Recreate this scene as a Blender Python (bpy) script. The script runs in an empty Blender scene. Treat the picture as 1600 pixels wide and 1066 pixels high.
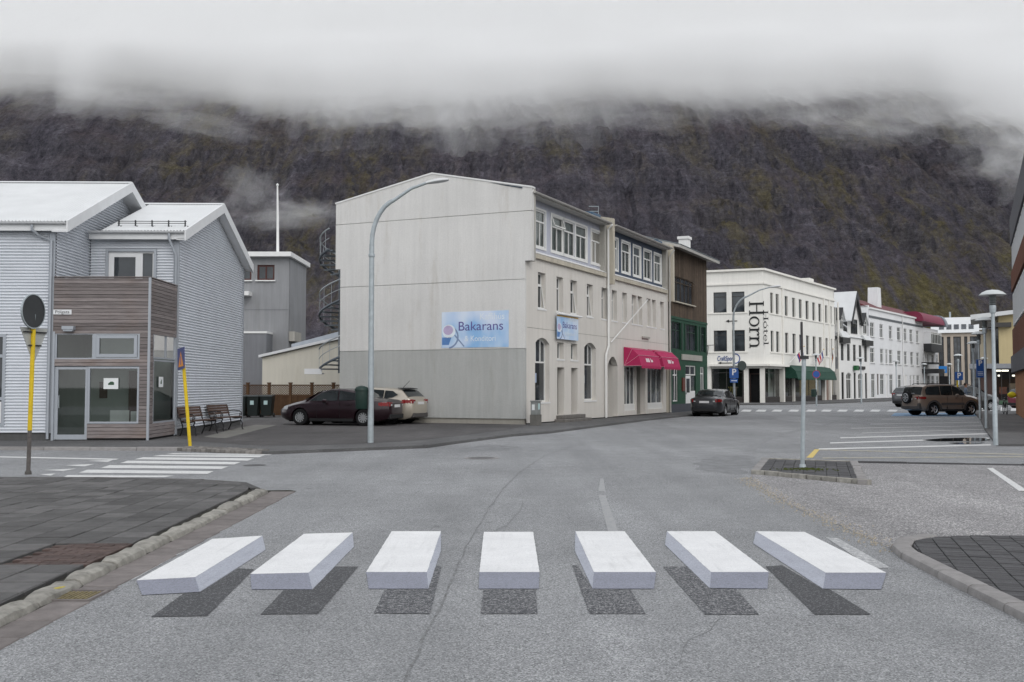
import bpy, bmesh, math, random
from mathutils import Vector, Matrix, noise
R = math.radians
rnd = random.Random(7)
SC = bpy.context.scene
COL = SC.collection

# ------------------------------------------------------------ camera
F, CX, CY, YH, CH = 1555.0, 800.0, 533.0, 602.0, 1.65   # focal length in px of the 1600 px frame, centre, horizon row, eye height
PITCH = math.atan((YH - CY) / F)
cam = bpy.data.cameras.new('camera'); cam_ob = bpy.data.objects.new('camera', cam); COL.objects.link(cam_ob)
cam.sensor_width = 36; cam.lens = 36 * F / 1600; cam.clip_end = 6000; cam.clip_start = 0.1
cam_ob.location = (0, 0, CH); cam_ob.rotation_euler = (R(90) + PITCH, 0, 0)
SC.camera = cam_ob

# ------------------------------------------------------------ overcast sky, weak broad sun
W = bpy.data.worlds.new('World'); SC.world = W; W.use_nodes = True
wn, wl = W.node_tree.nodes, W.node_tree.links
wn.clear()
wo = wn.new('ShaderNodeOutputWorld'); bg = wn.new('ShaderNodeBackground'); wl.new(bg.outputs[0], wo.inputs[0])
sky = wn.new('ShaderNodeTexSky'); sky.sky_type = 'NISHITA'; sky.sun_disc = False
SUN_EL, SUN_AZ = R(36), R(160)
sky.sun_elevation = SUN_EL; sky.sun_rotation = SUN_AZ
tc = wn.new('ShaderNodeTexCoord'); sp = wn.new('ShaderNodeSeparateXYZ'); wl.new(tc.outputs['Generated'], sp.inputs[0])
mr = wn.new('ShaderNodeMapRange'); mr.inputs['From Min'].default_value = 0.0; mr.inputs['From Max'].default_value = 0.95
wl.new(sp.outputs['Z'], mr.inputs['Value'])
mx = wn.new('ShaderNodeMixRGB'); wl.new(mr.outputs[0], mx.inputs[0])          # overcast: zenith brighter than horizon
mx.inputs[1].default_value = (1.24, 1.26, 1.29, 1); mx.inputs[2].default_value = (0.98, 1.01, 1.06, 1)
nz = wn.new('ShaderNodeTexNoise'); nz.inputs['Scale'].default_value = 2.2; nz.inputs['Detail'].default_value = 4
wl.new(tc.outputs['Generated'], nz.inputs['Vector'])
nm = wn.new('ShaderNodeMapRange'); nm.inputs['To Min'].default_value = 0.9; nm.inputs['To Max'].default_value = 1.1
wl.new(nz.outputs['Fac'], nm.inputs['Value'])
mm = wn.new('ShaderNodeMixRGB'); mm.blend_type = 'MULTIPLY'; mm.inputs[0].default_value = 1
wl.new(mx.outputs[0], mm.inputs[1]); wl.new(nm.outputs[0], mm.inputs[2])
sk = wn.new('ShaderNodeMixRGB'); sk.blend_type = 'ADD'; sk.inputs[0].default_value = 0.012
wl.new(mm.outputs[0], sk.inputs[1]); wl.new(sky.outputs[0], sk.inputs[2])
wl.new(sk.outputs[0], bg.inputs['Color']); bg.inputs['Strength'].default_value = 0.92
sun = bpy.data.lights.new('sun', 'SUN'); sun.energy = 1.05; sun.angle = R(40); sun.color = (1.0, 0.97, 0.93)
sun_ob = bpy.data.objects.new('sun', sun); COL.objects.link(sun_ob)
_d = Vector((math.sin(SUN_AZ) * math.cos(SUN_EL), math.cos(SUN_AZ) * math.cos(SUN_EL), math.sin(SUN_EL)))
sun_ob.rotation_euler = _d.to_track_quat('Z', 'Y').to_euler()
SC.view_settings.view_transform = 'Standard'; SC.view_settings.look = 'None'
SC.view_settings.exposure = 0.0; SC.view_settings.gamma = 1.0
SC.cycles.use_denoising = True
SC.cycles.max_bounces = 12; SC.cycles.diffuse_bounces = 3; SC.cycles.glossy_bounces = 3
SC.cycles.transparent_max_bounces = 12; SC.cycles.volume_bounces = 6; SC.cycles.volume_step_rate = 1.0
SC.cycles.volume_max_steps = 256; SC.cycles.use_adaptive_sampling = True; SC.cycles.adaptive_threshold = 0.02
SC.cycles.caustics_reflective = False; SC.cycles.caustics_refractive = False

# ------------------------------------------------------------ measuring: a pixel of the 1600x1066 photo seen from the eye point
_cp, _sp = math.cos(PITCH), math.sin(PITCH)
def ray(px, py):
    x, u = (px - CX) / F, (CY - py) / F
    return Vector((x, _cp - u * _sp, _sp + u * _cp))
def G(px, py, z=0.0):
    d = ray(px, py); t = (z - CH) / d.z
    return Vector((d.x * t, d.y * t, z))
def at(px, py, Y):
    d = ray(px, py); t = Y / d.y
    return Vector((d.x * t, Y, CH + d.z * t))

# ------------------------------------------------------------ mesh building
class MB:
    def __init__(self): self.v, self.f, self.smooth = [], [], False
    def add(self, vs, fs):
        o = len(self.v); self.v += [tuple(p) for p in vs]; self.f += [tuple(i + o for i in f) for f in fs]; return self
    def box(self, x0, x1, y0, y1, z0, z1):
        return self.add([(x0,y0,z0),(x1,y0,z0),(x1,y1,z0),(x0,y1,z0),(x0,y0,z1),(x1,y0,z1),(x1,y1,z1),(x0,y1,z1)],
                        [(0,3,2,1),(4,5,6,7),(0,1,5,4),(1,2,6,5),(2,3,7,6),(3,0,4,7)])
    def quad(self, a, b, c, d): return self.add([a, b, c, d], [(0, 1, 2, 3)])
    def poly(self, pts): return self.add(pts, [tuple(range(len(pts)))])
    def prism(self, pts, off):
        n = len(pts); off = Vector(off); p = [Vector(q) for q in pts]
        return self.add(p + [q + off for q in p], [tuple(range(n - 1, -1, -1)), tuple(range(n, 2 * n))] +
                        [(i, (i + 1) % n, n + (i + 1) % n, n + i) for i in range(n)])
    def tube(self, path, r, n=8, cap=True):
        path = [Vector(p) for p in path]; rs = r if isinstance(r, (list, tuple)) else [r] * len(path)
        vs, fs = [], []; ref = None
        for i, p in enumerate(path):
            t = (path[min(i + 1, len(path) - 1)] - path[max(i - 1, 0)]).normalized()
            if ref is None: ref = Vector((1, 0, 0)) if abs(t.x) < 0.8 else Vector((0, 1, 0))
            a = (ref - t * ref.dot(t)).normalized(); ref = a; b = t.cross(a)
            for k in range(n):
                q = 2 * math.pi * k / n; vs.append(p + (a * math.cos(q) + b * math.sin(q)) * rs[i])
        for i in range(len(path) - 1):
            for k in range(n):
                k2 = (k + 1) % n; fs.append((i * n + k, i * n + k2, (i + 1) * n + k2, (i + 1) * n + k))
        if cap: fs += [tuple(range(n - 1, -1, -1)), tuple((len(path) - 1) * n + k for k in range(n))]
        return self.add(vs, fs)
    def lathe(self, prof, c=(0, 0, 0), n=20, axis='z'):
        vs, fs = [], []
        for r, h in prof:
            for k in range(n):
                q = 2 * math.pi * k / n
                if axis == 'z': vs.append((c[0] + r * math.cos(q), c[1] + r * math.sin(q), c[2] + h))
                elif axis == 'y': vs.append((c[0] + r * math.cos(q), c[1] + h, c[2] + r * math.sin(q)))
                else: vs.append((c[0] + h, c[1] + r * math.cos(q), c[2] + r * math.sin(q)))
        for i in range(len(prof) - 1):
            for k in range(n):
                k2 = (k + 1) % n; fs.append((i * n + k, i * n + k2, (i + 1) * n + k2, (i + 1) * n + k))
        return self.add(vs, fs)
    def build(self, name, material, parent=None, bevel=0.0, smooth=None):
        me = bpy.data.meshes.new(name); me.from_pydata(self.v, [], self.f); me.update()
        bm = bmesh.new(); bm.from_mesh(me); bmesh.ops.recalc_face_normals(bm, faces=bm.faces)
        if bevel:
            es = [e for e in bm.edges if len(e.link_faces) == 2 and e.calc_face_angle(0) > 0.6]
            bmesh.ops.bevel(bm, geom=es, offset=bevel, segments=1, affect='EDGES', clamp_overlap=True)
        bm.to_mesh(me); bm.free()
        if smooth or (smooth is None and self.smooth):
            for p in me.polygons: p.use_smooth = True
            try: me.set_sharp_from_angle(angle=R(38))
            except Exception: pass
        return link(name, me, material, parent)
def link(name, me, material=None, parent=None):
    o = bpy.data.objects.new(name, me); COL.objects.link(o)
    if material is not None and not me.materials: me.materials.append(material)
    if parent is not None: o.parent = parent
    return o
def bxo(name, material, parent, *b, bevel=0.0): return MB().box(*b).build(name, material, parent, bevel)
def empty(name, loc=(0, 0, 0), rz=0.0):
    o = bpy.data.objects.new(name, None); COL.objects.link(o); o.location = loc; o.rotation_euler = (0, 0, rz); o.empty_display_size = 0.2
    return o
def tag(o, label=None, cat=None, group=None, kind=None):
    if label: o['label'] = label
    if cat: o['category'] = cat
    if group: o['group'] = group
    if kind: o['kind'] = kind
    return o
def copy_tree(o, parent=None):
    c = o.copy(); COL.objects.link(c); c.parent = parent
    for ch in [x for x in bpy.data.objects if x.parent == o]: copy_tree(ch, c)
    return c
class Fr:
    """a facade frame: origin on the ground, local x along the wall (left to right from outside), local y inwards, z up"""
    def __init__(self, p0, p1, z=0.0):
        self.o = Vector((p0[0], p0[1], z)); d = Vector((p1[0] - p0[0], p1[1] - p0[1], 0)); self.len = d.length
        self.a = math.atan2(d.y, d.x); self.u = d.normalized(); self.n = Vector((-self.u.y, self.u.x, 0))
    def uw(self, px, py, v=0.0):
        d = ray(px, py); e = Vector((0, 0, CH)); q = self.o + self.n * v
        t = (q - e).dot(self.n) / d.dot(self.n); p = e + d * t - self.o
        return p.dot(self.u), p.z
    def rect(self, px0, py0, px1, py1, v=0.0):
        u0, _ = self.uw(px0, py0, v); u1, _ = self.uw(px1, py0, v); um = (px0 + px1) / 2
        return u0, u1, self.uw(um, py1, v)[1], self.uw(um, py0, v)[1]
    def empty(self, name): return empty(name, self.o, self.a)
    def sub(self, name, parent): # child frame under a building empty whose own frame differs
        e = empty(name); e.parent = parent; return e

# ------------------------------------------------------------ materials
MATS = {}
def srgb(r, g, b):
    f = lambda c: (c / 12.92 if c <= 0.04045 else ((c + 0.055) / 1.055) ** 2.4)
    return (f(r / 255), f(g / 255), f(b / 255))
class NT:
    def __init__(self, name):
        self.m = bpy.data.materials.new(name); self.m.use_nodes = True; self.t = self.m.node_tree; self.t.nodes.clear()
        self.out = self.n('ShaderNodeOutputMaterial')
    def n(self, t, **k):
        x = self.t.nodes.new(t)
        for a, b in k.items():
            if a.startswith('_'): setattr(x, a[1:], b)
            else: x.inputs[a.replace('__', ' ')].default_value = b
        return x
    def l(self, a, b): self.t.links.new(a, b)
    def coord(self, kind='Object', scale=(1, 1, 1)):
        if kind == 'World': g = self.n('ShaderNodeNewGeometry'); s = g.outputs['Position']
        else: s = self.n('ShaderNodeTexCoord').outputs[kind]
        mp = self.n('ShaderNodeMapping'); mp.inputs['Scale'].default_value = scale; self.l(s, mp.inputs['Vector']); return mp.outputs[0]
    def noise(self, vec, scale, detail=4, rough=0.55, lo=0.3, hi=0.7, a=0.0, b=1.0, dist=0.0):
        x = self.n('ShaderNodeTexNoise', Scale=scale, Detail=detail, Roughness=rough, Distortion=dist); self.l(vec, x.inputs['Vector'])
        y = self.n('ShaderNodeMapRange'); y.inputs['From Min'].default_value = lo; y.inputs['From Max'].default_value = hi
        y.inputs['To Min'].default_value = a; y.inputs['To Max'].default_value = b; self.l(x.outputs['Fac'], y.inputs['Value']); return y.outputs[0]
    def mix(self, fac, c1, c2, mode='MIX'):
        x = self.n('ShaderNodeMixRGB'); x.blend_type = mode
        for i, c in ((0, fac), (1, c1), (2, c2)):
            if hasattr(c, 'is_output'): self.l(c, x.inputs[i])
            elif i == 0: x.inputs[0].default_value = c
            else: x.inputs[i].default_value = (*c, 1) if isinstance(c, (tuple, list)) and len(c) == 3 else ((c, c, c, 1) if not isinstance(c, (tuple, list)) else c)
        return x.outputs[0]
    def math(self, op, a, b=0.0, clamp=False):
        x = self.n('ShaderNodeMath'); x.operation = op; x.use_clamp = clamp
        for i, c in ((0, a), (1, b)):
            if hasattr(c, 'is_output'): self.l(c, x.inputs[i])
            else: x.inputs[i].default_value = c
        return x.outputs[0]
    def rand(self): return self.n('ShaderNodeObjectInfo').outputs['Random']
    def bump(self, h, strength=0.3, dist=0.01):
        x = self.n('ShaderNodeBump', Strength=strength, Distance=dist); self.l(h, x.inputs['Height']); return x.outputs[0]
    def pbr(self, col, rough=0.7, spec=0.4, metal=0.0, normal=None, coat=0.0):
        p = self.n('ShaderNodeBsdfPrincipled')
        for k, c in (('Base Color', col), ('Roughness', rough), ('Specular IOR Level', spec), ('Metallic', metal), ('Coat Weight', coat)):
            if hasattr(c, 'is_output'): self.l(c, p.inputs[k])
            else: p.inputs[k].default_value = (*c, 1) if isinstance(c, (tuple, list)) and len(c) == 3 else c
        if normal is not None: self.l(normal, p.inputs['Normal'])
        self.l(p.outputs[0], self.out.inputs['Surface']); return self.m
def simple(name, col, rough=0.6, spec=0.4, metal=0.0, var=0.12, scale=3.0, bump=0.0, bscale=60.0, coat=0.0, rv=0.0):
    if name in MATS: return MATS[name]
    t = NT(name); v = t.coord('Object')
    c = t.mix(1.0, col, t.noise(v, scale, 5, 0.6, 0.25, 0.75, 1 - var, 1 + var), 'MULTIPLY')
    if rv: 
        q = t.math('ADD', t.math('MULTIPLY', t.rand(), 2 * rv), 1 - rv); c = t.mix(1.0, c, q, 'MULTIPLY')
    nrm = t.bump(t.noise(v, bscale, 3, 0.6, 0.2, 0.8), bump, 0.01) if bump else None
    MATS[name] = t.pbr(c, rough, spec, metal, nrm, coat); return MATS[name]
def plaster(name, col, streak=0.10, var=0.06, grain=0.5, dirt=(0.62, 0.56, 0.47), dirt_amt=0.35):
    if name in MATS: return MATS[name]
    t = NT(name); v = t.coord('Object')
    c = t.mix(1.0, col, t.noise(v, 0.35, 4, 0.6, 0.3, 0.7, 1 - var, 1 + var), 'MULTIPLY')
    vs = t.coord('Object', (3.0, 3.0, 0.18))
    s = t.noise(vs, 1.6, 5, 0.65, 0.30, 0.72, 1 - streak, 1 + streak * 0.6)
    c = t.mix(1.0, c, s, 'MULTIPLY')
    d = t.noise(t.coord('Object', (2.0, 2.0, 0.3)), 0.9, 6, 0.7, 0.56, 0.8, 0, dirt_amt)
    c = t.mix(d, c, tuple(a * b for a, b in zip(col, dirt)))
    g = t.noise(v, 38, 3, 0.7, 0.25, 0.75, 1 - 0.09, 1 + 0.09); c = t.mix(1.0, c, g, 'MULTIPLY')
    MATS[name] = t.pbr(c, 0.9, 0.2, 0, t.bump(t.noise(v, 55, 3, 0.7, 0.2, 0.8), grain, 0.02)); return MATS[name]
def glass(name, tint=(0.02, 0.024, 0.028), rough=0.04):
    if name in MATS: return MATS[name]
    t = NT(name); v = t.coord('Object')
    c = t.mix(t.noise(v, 0.9, 3, 0.5, 0.35, 0.7), tint, tuple(a * 2.6 + 0.01 for a in tint))
    MATS[name] = t.pbr(c, rough, 0.6, 0, t.bump(t.noise(v, 0.8, 2, 0.5, 0.2, 0.8), 0.12, 0.05)); return MATS[name]
def clear_glass(name='clear_glass', refl=0.05):
    if name in MATS: return MATS[name]
    t = NT(name); tr = t.n('ShaderNodeBsdfTransparent'); tr.inputs[0].default_value = (0.82, 0.88, 0.87, 1)
    gl = t.n('ShaderNodeBsdfGlossy'); gl.inputs['Roughness'].default_value = 0.02
    fr = t.n('ShaderNodeFresnel', IOR=1.5); f = t.math('ADD', fr.outputs[0], refl, True)
    m = t.n('ShaderNodeMixShader'); t.l(f, m.inputs[0]); t.l(tr.outputs[0], m.inputs[1]); t.l(gl.outputs[0], m.inputs[2])
    t.l(m.outputs[0], t.out.inputs['Surface']); MATS[name] = t.m; return t.m
def asphalt(name, dark, light, stone=(0.42, 0.42, 0.43), amt=0.5, patch=0.16, sscale=120.0, wet=0.0):
    t = NT(name); v = t.coord('World')
    c = t.mix(t.noise(v, 70, 4, 0.75, 0.32, 0.68), dark, light)
    vo = t.n('ShaderNodeTexVoronoi', Scale=sscale); t.l(v, vo.inputs['Vector'])
    vr = t.n('ShaderNodeSeparateColor'); t.l(vo.outputs['Color'], vr.inputs[0])
    k = t.math('MULTIPLY', t.math('GREATER_THAN', vr.outputs[0], 0.70), amt)
    c = t.mix(k, c, stone)
    k2 = t.math('MULTIPLY', t.math('LESS_THAN', vr.outputs[1], 0.22), 0.6)
    c = t.mix(k2, c, tuple(a * 0.45 for a in dark))
    p = t.noise(v, 0.22, 5, 0.6, 0.28, 0.72, 1 - patch, 1 + patch); c = t.mix(1.0, c, p, 'MULTIPLY')
    p = t.noise(v, 1.7, 5, 0.65, 0.28, 0.72, 1 - patch * 0.55, 1 + patch * 0.55); c = t.mix(1.0, c, p, 'MULTIPLY')
    s = t.noise(t.coord('World', (1.6, 0.12, 1)), 1.0, 4, 0.6, 0.3, 0.7, 0.94, 1.06); c = t.mix(1.0, c, s, 'MULTIPLY')
    st = t.noise(t.coord('World'), 0.8, 6, 0.7, 0.60, 0.76, 0, 0.42); c = t.mix(st, c, tuple(a * 0.7 for a in dark))
    sp = t.noise(t.coord('World'), 2.6, 3, 0.5, 0.70, 0.76, 0, 0.5); c = t.mix(sp, c, tuple(a * 0.5 for a in dark))        # oil spots
    ld = t.noise(t.coord('World', (0.9, 0.05, 1)), 1.3, 3, 0.5, 0.42, 0.68, 0, 0.30); c = t.mix(ld, c, tuple(a * 0.95 for a in dark))   # wheel tracks
    h = t.math('ADD', vo.outputs['Distance'], t.noise(v, 60, 3, 0.7, 0.2, 0.8))
    ro = t.noise(v, 0.5, 4, 0.6, 0.3, 0.7, 0.72, 0.92)
    MATS[name] = t.pbr(c, ro, 0.3, 0, t.bump(h, 0.5, 0.008)); return MATS[name]
def paint(name, col, worn=0.25, under=(0.26, 0.265, 0.27), scale=26.0, lo=0.54, hi=0.62, grain=0.08, rough=0.7):
    """road paint with asphalt showing through where worn"""
    if name in MATS: return MATS[name]
    t = NT(name); v = t.coord('World')
    c = t.mix(1.0, col, t.noise(v, 90, 4, 0.7, 0.3, 0.7, 1 - grain, 1 + grain), 'MULTIPLY')
    c = t.mix(1.0, c, t.noise(v, 2.2, 5, 0.65, 0.3, 0.7, 0.91, 1.05), 'MULTIPLY')
    c = t.mix(1.0, c, t.noise(t.coord('World', (9, 0.8, 1)), 1.4, 4, 0.6, 0.55, 0.75, 1.0, 0.86), 'MULTIPLY')
    w = t.math('MULTIPLY', t.noise(v, scale, 6, 0.75, lo, hi), worn)
    vo = t.n('ShaderNodeTexVoronoi', Scale=110.0); t.l(v, vo.inputs['Vector'])
    vr = t.n('ShaderNodeSeparateColor'); t.l(vo.outputs['Color'], vr.inputs[0])
    w = t.math('ADD', w, t.math('MULTIPLY', t.math('GREATER_THAN', vr.outputs[0], 0.86), min(1, worn * 1.2)), True)
    c = t.mix(w, c, under)
    MATS[name] = t.pbr(c, rough, 0.35, 0, t.bump(t.noise(v, 70, 3, 0.7, 0.2, 0.8), 0.35, 0.006)); return MATS[name]

M_white = simple('white_paint', (0.74, 0.74, 0.73), 0.5, 0.4, var=0.06)
M_frame = simple('window_frame_white', (0.70, 0.70, 0.68), 0.5, 0.4, var=0.05)
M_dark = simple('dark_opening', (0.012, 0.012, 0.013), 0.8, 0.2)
M_black = simple('black_metal', (0.018, 0.019, 0.021), 0.45, 0.5, var=0.2)
M_galv = simple('galvanised_steel', (0.36, 0.40, 0.42), 0.5, 0.5, 0.35, var=0.16, scale=9.0)
M_glass = glass('window_glass')
M_glass2 = glass('window_glass_grey', (0.045, 0.052, 0.055))
M_clear = clear_glass()
# ============================================================ SETTING: ground, mountain, cloud
M_road = asphalt('road_asphalt', (0.145, 0.149, 0.154), (0.315, 0.32, 0.326), (0.52, 0.52, 0.525), 0.45, 0.17, 100.0)
M_yard = asphalt('yard_asphalt', (0.050, 0.047, 0.048), (0.115, 0.108, 0.106), (0.2, 0.19, 0.19), 0.3, 0.25)
M_pave = asphalt('pavement_asphalt', (0.07, 0.07, 0.072), (0.145, 0.143, 0.142), (0.24, 0.24, 0.24), 0.3, 0.2)
M_chip = asphalt('chipped_lot', (0.125, 0.122, 0.125), (0.30, 0.295, 0.297), (0.56, 0.54, 0.53), 0.7, 0.2, 66.0)
M_field = simple('terrain_grass', (0.05, 0.055, 0.03), 0.9, 0.2, var=0.4, scale=0.02)

def sheet(name, pts, m, z=None):
    return tag(MB().poly([(p[0], p[1], p[2] if z is None else z) for p in pts]).build(name, m), kind='structure')
def slab(name, pts, z0, z1, m):
    return tag(MB().prism([(p[0], p[1], z0) for p in pts], (0, 0, z1 - z0)).build(name, m), kind='structure')
sheet('ground', [(-2500, -600), (2500, -600), (2500, 1500), (-2500, 1500)], M_field, -0.25)
_rd = MB()
for i in range(-6, 14):
    for j in range(-2, 22):
        _rd.add([(i * 10, j * 10, 0), (i * 10 + 10, j * 10, 0), (i * 10 + 10, j * 10 + 10, 0), (i * 10, j * 10 + 10, 0)], [(0, 1, 2, 3)])
tag(_rd.build('road', M_road), kind='structure')

# ---- mountain: a long steep face with rock bands and gullies
def mount_h(x, y, fine=True):
    w = noise.noise((x * 0.0016, y * 0.0010, 3.1)) * 70
    yy = y + w * 0.6 + 0.02 * x
    d = max(0.0, yy - 690)
    h = d * 0.86 - 0.00018 * d * d
    if h > 385: h = 385 + 25 * (1 - math.exp(-(h - 385) / 25)) - 0.10 * max(0.0, d - 580)
    amp = min(1.0, max(0.0, (yy - 700) / 160)); hi = max(0.0, min(1.0, (h - 235) / 110)); amp *= 1 - 0.78 * hi * hi * (3 - 2 * hi)
    gx = x + 0.30 * yy + 26 * noise.noise((x * 0.01, y * 0.01, 4.4))    # gullies running down the face, leaning as they do in the place
    g = abs(noise.noise((gx * 0.009, yy * 0.0022, 0.7))) + 0.5 * abs(noise.noise((gx * 0.026, yy * 0.006, 5.2)))
    h -= (0.55 - min(g, 0.55)) * 32 * amp
    h -= (0.4 - min(0.4, abs(noise.noise((gx * 0.07, yy * 0.012, 8.1))))) * 16 * amp
    if not fine: return h
    b = h / 40.0 + 0.9 * noise.noise((x * 0.004, y * 0.002, 9.0)); fb = b - math.floor(b)    # rock bands
    cliff = max(0.0, noise.noise((x * 0.006, y * 0.003, 2.0)) * 0.9 + 0.45)
    st = (1 / (1 + math.exp(-(fb - 0.5) * 16))) - fb
    h += st * 22 * cliff * amp
    h += noise.fractal((x * 0.03, y * 0.03, h * 0.02), 0.9, 2.0, 6) * 6 * (0.15 + amp)
    return h + noise.noise((x * 0.16, y * 0.07, 1.0)) * 3.2 * amp
def mountain():
    nx, ny = 700, 300
    x0, x1, y0, y1 = -1150.0, 1150.0, 560.0, 1500.0
    vs, fs = [], []
    for j in range(ny):
        y = y0 + (y1 - y0) * (j / (ny - 1)) ** 1.15
        for i in range(nx):
            x = x0 + (x1 - x0) * i / (nx - 1)
            h = mount_h(x, y)
            vs.append((x, y, h - 1.0))
    for j in range(ny - 1):
        for i in range(nx - 1):
            a = j * nx + i; fs.append((a, a + 1, a + nx + 1, a + nx))
    me = bpy.data.meshes.new('mountain'); me.from_pydata(vs, [], fs); me.update()
    t = NT('mountain_slope'); v = t.coord('World')
    gul = t.noise(t.coord('World', (1.0, 0.16, 0.10)), 0.06, 7, 0.70, 0.34, 0.66)          # streaks down the fall line
    led = t.noise(t.coord('World', (0.10, 0.10, 2.2)), 0.035, 6, 0.7, 0.40, 0.62)            # level rock ledges
    rock = t.mix(gul, srgb(68, 64, 74), srgb(132, 128, 138))  # rock tones lifted towards purple grey, standing in for distance haze
    rock = t.mix(t.noise(v, 0.012, 6, 0.65, 0.42, 0.62, 0, 0.6), rock, srgb(98, 87, 90))
    rock = t.mix(t.math('MULTIPLY', led, 0.55), rock, srgb(80, 79, 88))
    moss = t.mix(t.noise(v, 0.07, 6, 0.7, 0.3, 0.7), srgb(92, 85, 62), srgb(126, 118, 82))
    mk = t.math('MULTIPLY', t.noise(t.coord('World', (1.0, 0.24, 0.16)), 0.030, 9, 0.74, 0.45, 0.59), t.noise(v, 0.0045, 4, 0.55, 0.40, 0.56, 0.12, 1.0), True)
    sepz = t.n('ShaderNodeSeparateXYZ'); t.l(v, sepz.inputs[0])
    low = t.n('ShaderNodeMapRange'); low.inputs['From Min'].default_value = 260; low.inputs['From Max'].default_value = 70
    low.inputs['To Min'].default_value = 0.55; low.inputs['To Max'].default_value = 1.15; t.l(sepz.outputs['Z'], low.inputs['Value'])
    mk = t.math('MULTIPLY', mk, low.outputs[0], True)
    c = t.mix(mk, rock, moss)
    ge = t.n('ShaderNodeNewGeometry'); ns = t.n('ShaderNodeSeparateXYZ'); t.l(ge.outputs['Normal'], ns.inputs[0])
    stp = t.n('ShaderNodeMapRange'); stp.inputs['From Min'].default_value = 0.70; stp.inputs['From Max'].default_value = 0.50; t.l(ns.outputs['Z'], stp.inputs['Value'])
    c = t.mix(t.math('MULTIPLY', stp.outputs[0], 0.75), c, t.mix(t.noise(t.coord('World', (1, 1, .25)), 0.16, 5, .7, .3, .7), srgb(66, 64, 74), srgb(112, 110, 118)))
    c = t.mix(1.0, c, t.noise(t.coord('World', (1, 0.6, 0.6)), 0.26, 6, 0.8, 0.32, 0.68, 0.52, 1.48), 'MULTIPLY')
    c = t.mix(1.0, c, t.noise(t.coord('World', (1, 0.7, 0.7)), 1.1, 4, 0.8, 0.3, 0.7, 0.68, 1.32), 'MULTIPLY')
    hgt = t.math('ADD', t.noise(v, 0.20, 8, 0.78, 0.2, 0.8), t.math('ADD', gul, led))
    m = t.pbr(t.mix(1.0, c, 0.77, 'MULTIPLY'), 0.95, 0.1, 0, t.bump(hgt, 1.0, 4.0))
    tag(link('mountain', me, m), kind='structure')
mountain()

# ---- the cloud resting on the mountain: closed bodies of mist with an even density, thin at their lower edge
def mist(name, dens, g=0.0):
    t = NT(name); pv = t.n('ShaderNodeVolumePrincipled'); pv.inputs['Color'].default_value = (0.998, 0.999, 1.0, 1)
    pv.inputs['Anisotropy'].default_value = g; pv.inputs['Density'].default_value = dens
    t.l(pv.outputs[0], t.out.inputs['Volume']); return t.m
ROWS = [(-400, 161), (0, 161), (300, 176), (390, 208), (560, 208), (700, 212), (850, 198), (1000, 191), (1300, 188), (1450, 182), (1520, 221), (1600, 271), (2000, 271)]
def base_row(px):
    for (a, ra), (b, rb) in zip(ROWS, ROWS[1:]):
        if px <= b: f = max(0.0, (px - a) / (b - a)); f = f * f * (3 - 2 * f); return ra + (rb - ra) * f
    return ROWS[-1][1]
NXC = 200
_prof, _edge = [], []
for i in range(NXC):
    x = -1300 + 2600 * i / (NXC - 1); col, m, best = [], -1e9, (0, 0, 0)
    for j in range(100):
        y = 640 + j * 7.0; h = max(mount_h(x + q, y, False) for q in (-12, 0, 12)); m = max(m + 0.02, h); col.append((m, y))
        if h / y > best[0]: best = (h / y, h, y)
    _prof.append(col); _edge.append(best)
_edge = [tuple(sum(_edge[max(0, min(NXC - 1, i + k))][c] for k in range(-9, 10)) / 19 for c in range(3)) for i in range(NXC)]
def slope_y(col, z):
    for (h0, y0), (h1, y1) in zip(col, col[1:]):
        if z <= h1: return y0 + (y1 - y0) * max(0.0, min(1.0, (z - h0) / max(h1 - h0, 1e-6)))
    return col[-1][1]
def cloud_body(seed, drow, thick, dens, ragged, up):
    """mist lying against the slope: nothing at its lower edge, deepest at the mountain's brow, thinning again into the bright sky above"""
    nx, nz = NXC, 44
    vs, bk, fs = [], [], []
    zs = []
    for i in range(nx):
        x = -1300 + 2600 * i / (nx - 1); col = _prof[i]
        row = base_row(800 + 1555 * x / 1080) + drow + ragged * noise.fractal((x * 0.0085, seed * 7.3, 0.2), 0.9, 2.0, 5)
        tb = (YH - row) / F
        zs.append(next((h for h, y in col if (h - CH) / y >= tb), 300.0))
    for k in range(nz):
        for i in range(nx):
            x = -1300 + 2600 * i / (nx - 1); e = zs[i]; zr = _edge[i][1]; yr = _edge[i][2]; z = e + (700 - e) * (k / (nz - 1)) ** 1.5
            ym = min(slope_y(_prof[i], z), yr)
            a = max(0.0, (z - e) / max(zr - e, 20.0))
            T = (a * a * (3 - 2 * a)) if a < 1 else 1.0 / (1 + ((z - zr) / up) ** 2)
            T *= thick * (1 + 0.28 * noise.fractal((x * 0.006, z * 0.008, seed * 3.0), 1.0, 2.0, 3))
            lift = min(1.0, a * 3.0) * 20
            vs.append((x, ym - lift - max(T, 0.0) + 6, z)); bk.append((x, ym + 34 if k else ym + 34, z - (3 if k == 0 else 0)))
    for k in range(nz - 1):
        for i in range(nx - 1): fs.append((k * nx + i, k * nx + i + 1, (k + 1) * nx + i + 1, (k + 1) * nx + i))
    n0 = len(vs); vs += bk
    for k in range(nz - 1):
        for i in range(nx - 1): fs.append((n0 + k * nx + i, n0 + (k + 1) * nx + i, n0 + (k + 1) * nx + i + 1, n0 + k * nx + i + 1))
    for i in range(nx - 1):
        fs.append((i, n0 + i, n0 + i + 1, i + 1)); b = (nz - 1) * nx; fs.append((b + i, b + i + 1, n0 + b + i + 1, n0 + b + i))
    for k in range(nz - 1):
        a = k * nx; fs.append((a, a + nx, n0 + a + nx, n0 + a)); a += nx - 1; fs.append((a, n0 + a, n0 + a + nx, a + nx))
    return MB().add(vs, fs).build('cloud_layer', mist('cloud_mist', dens), cl, smooth=True)
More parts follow.
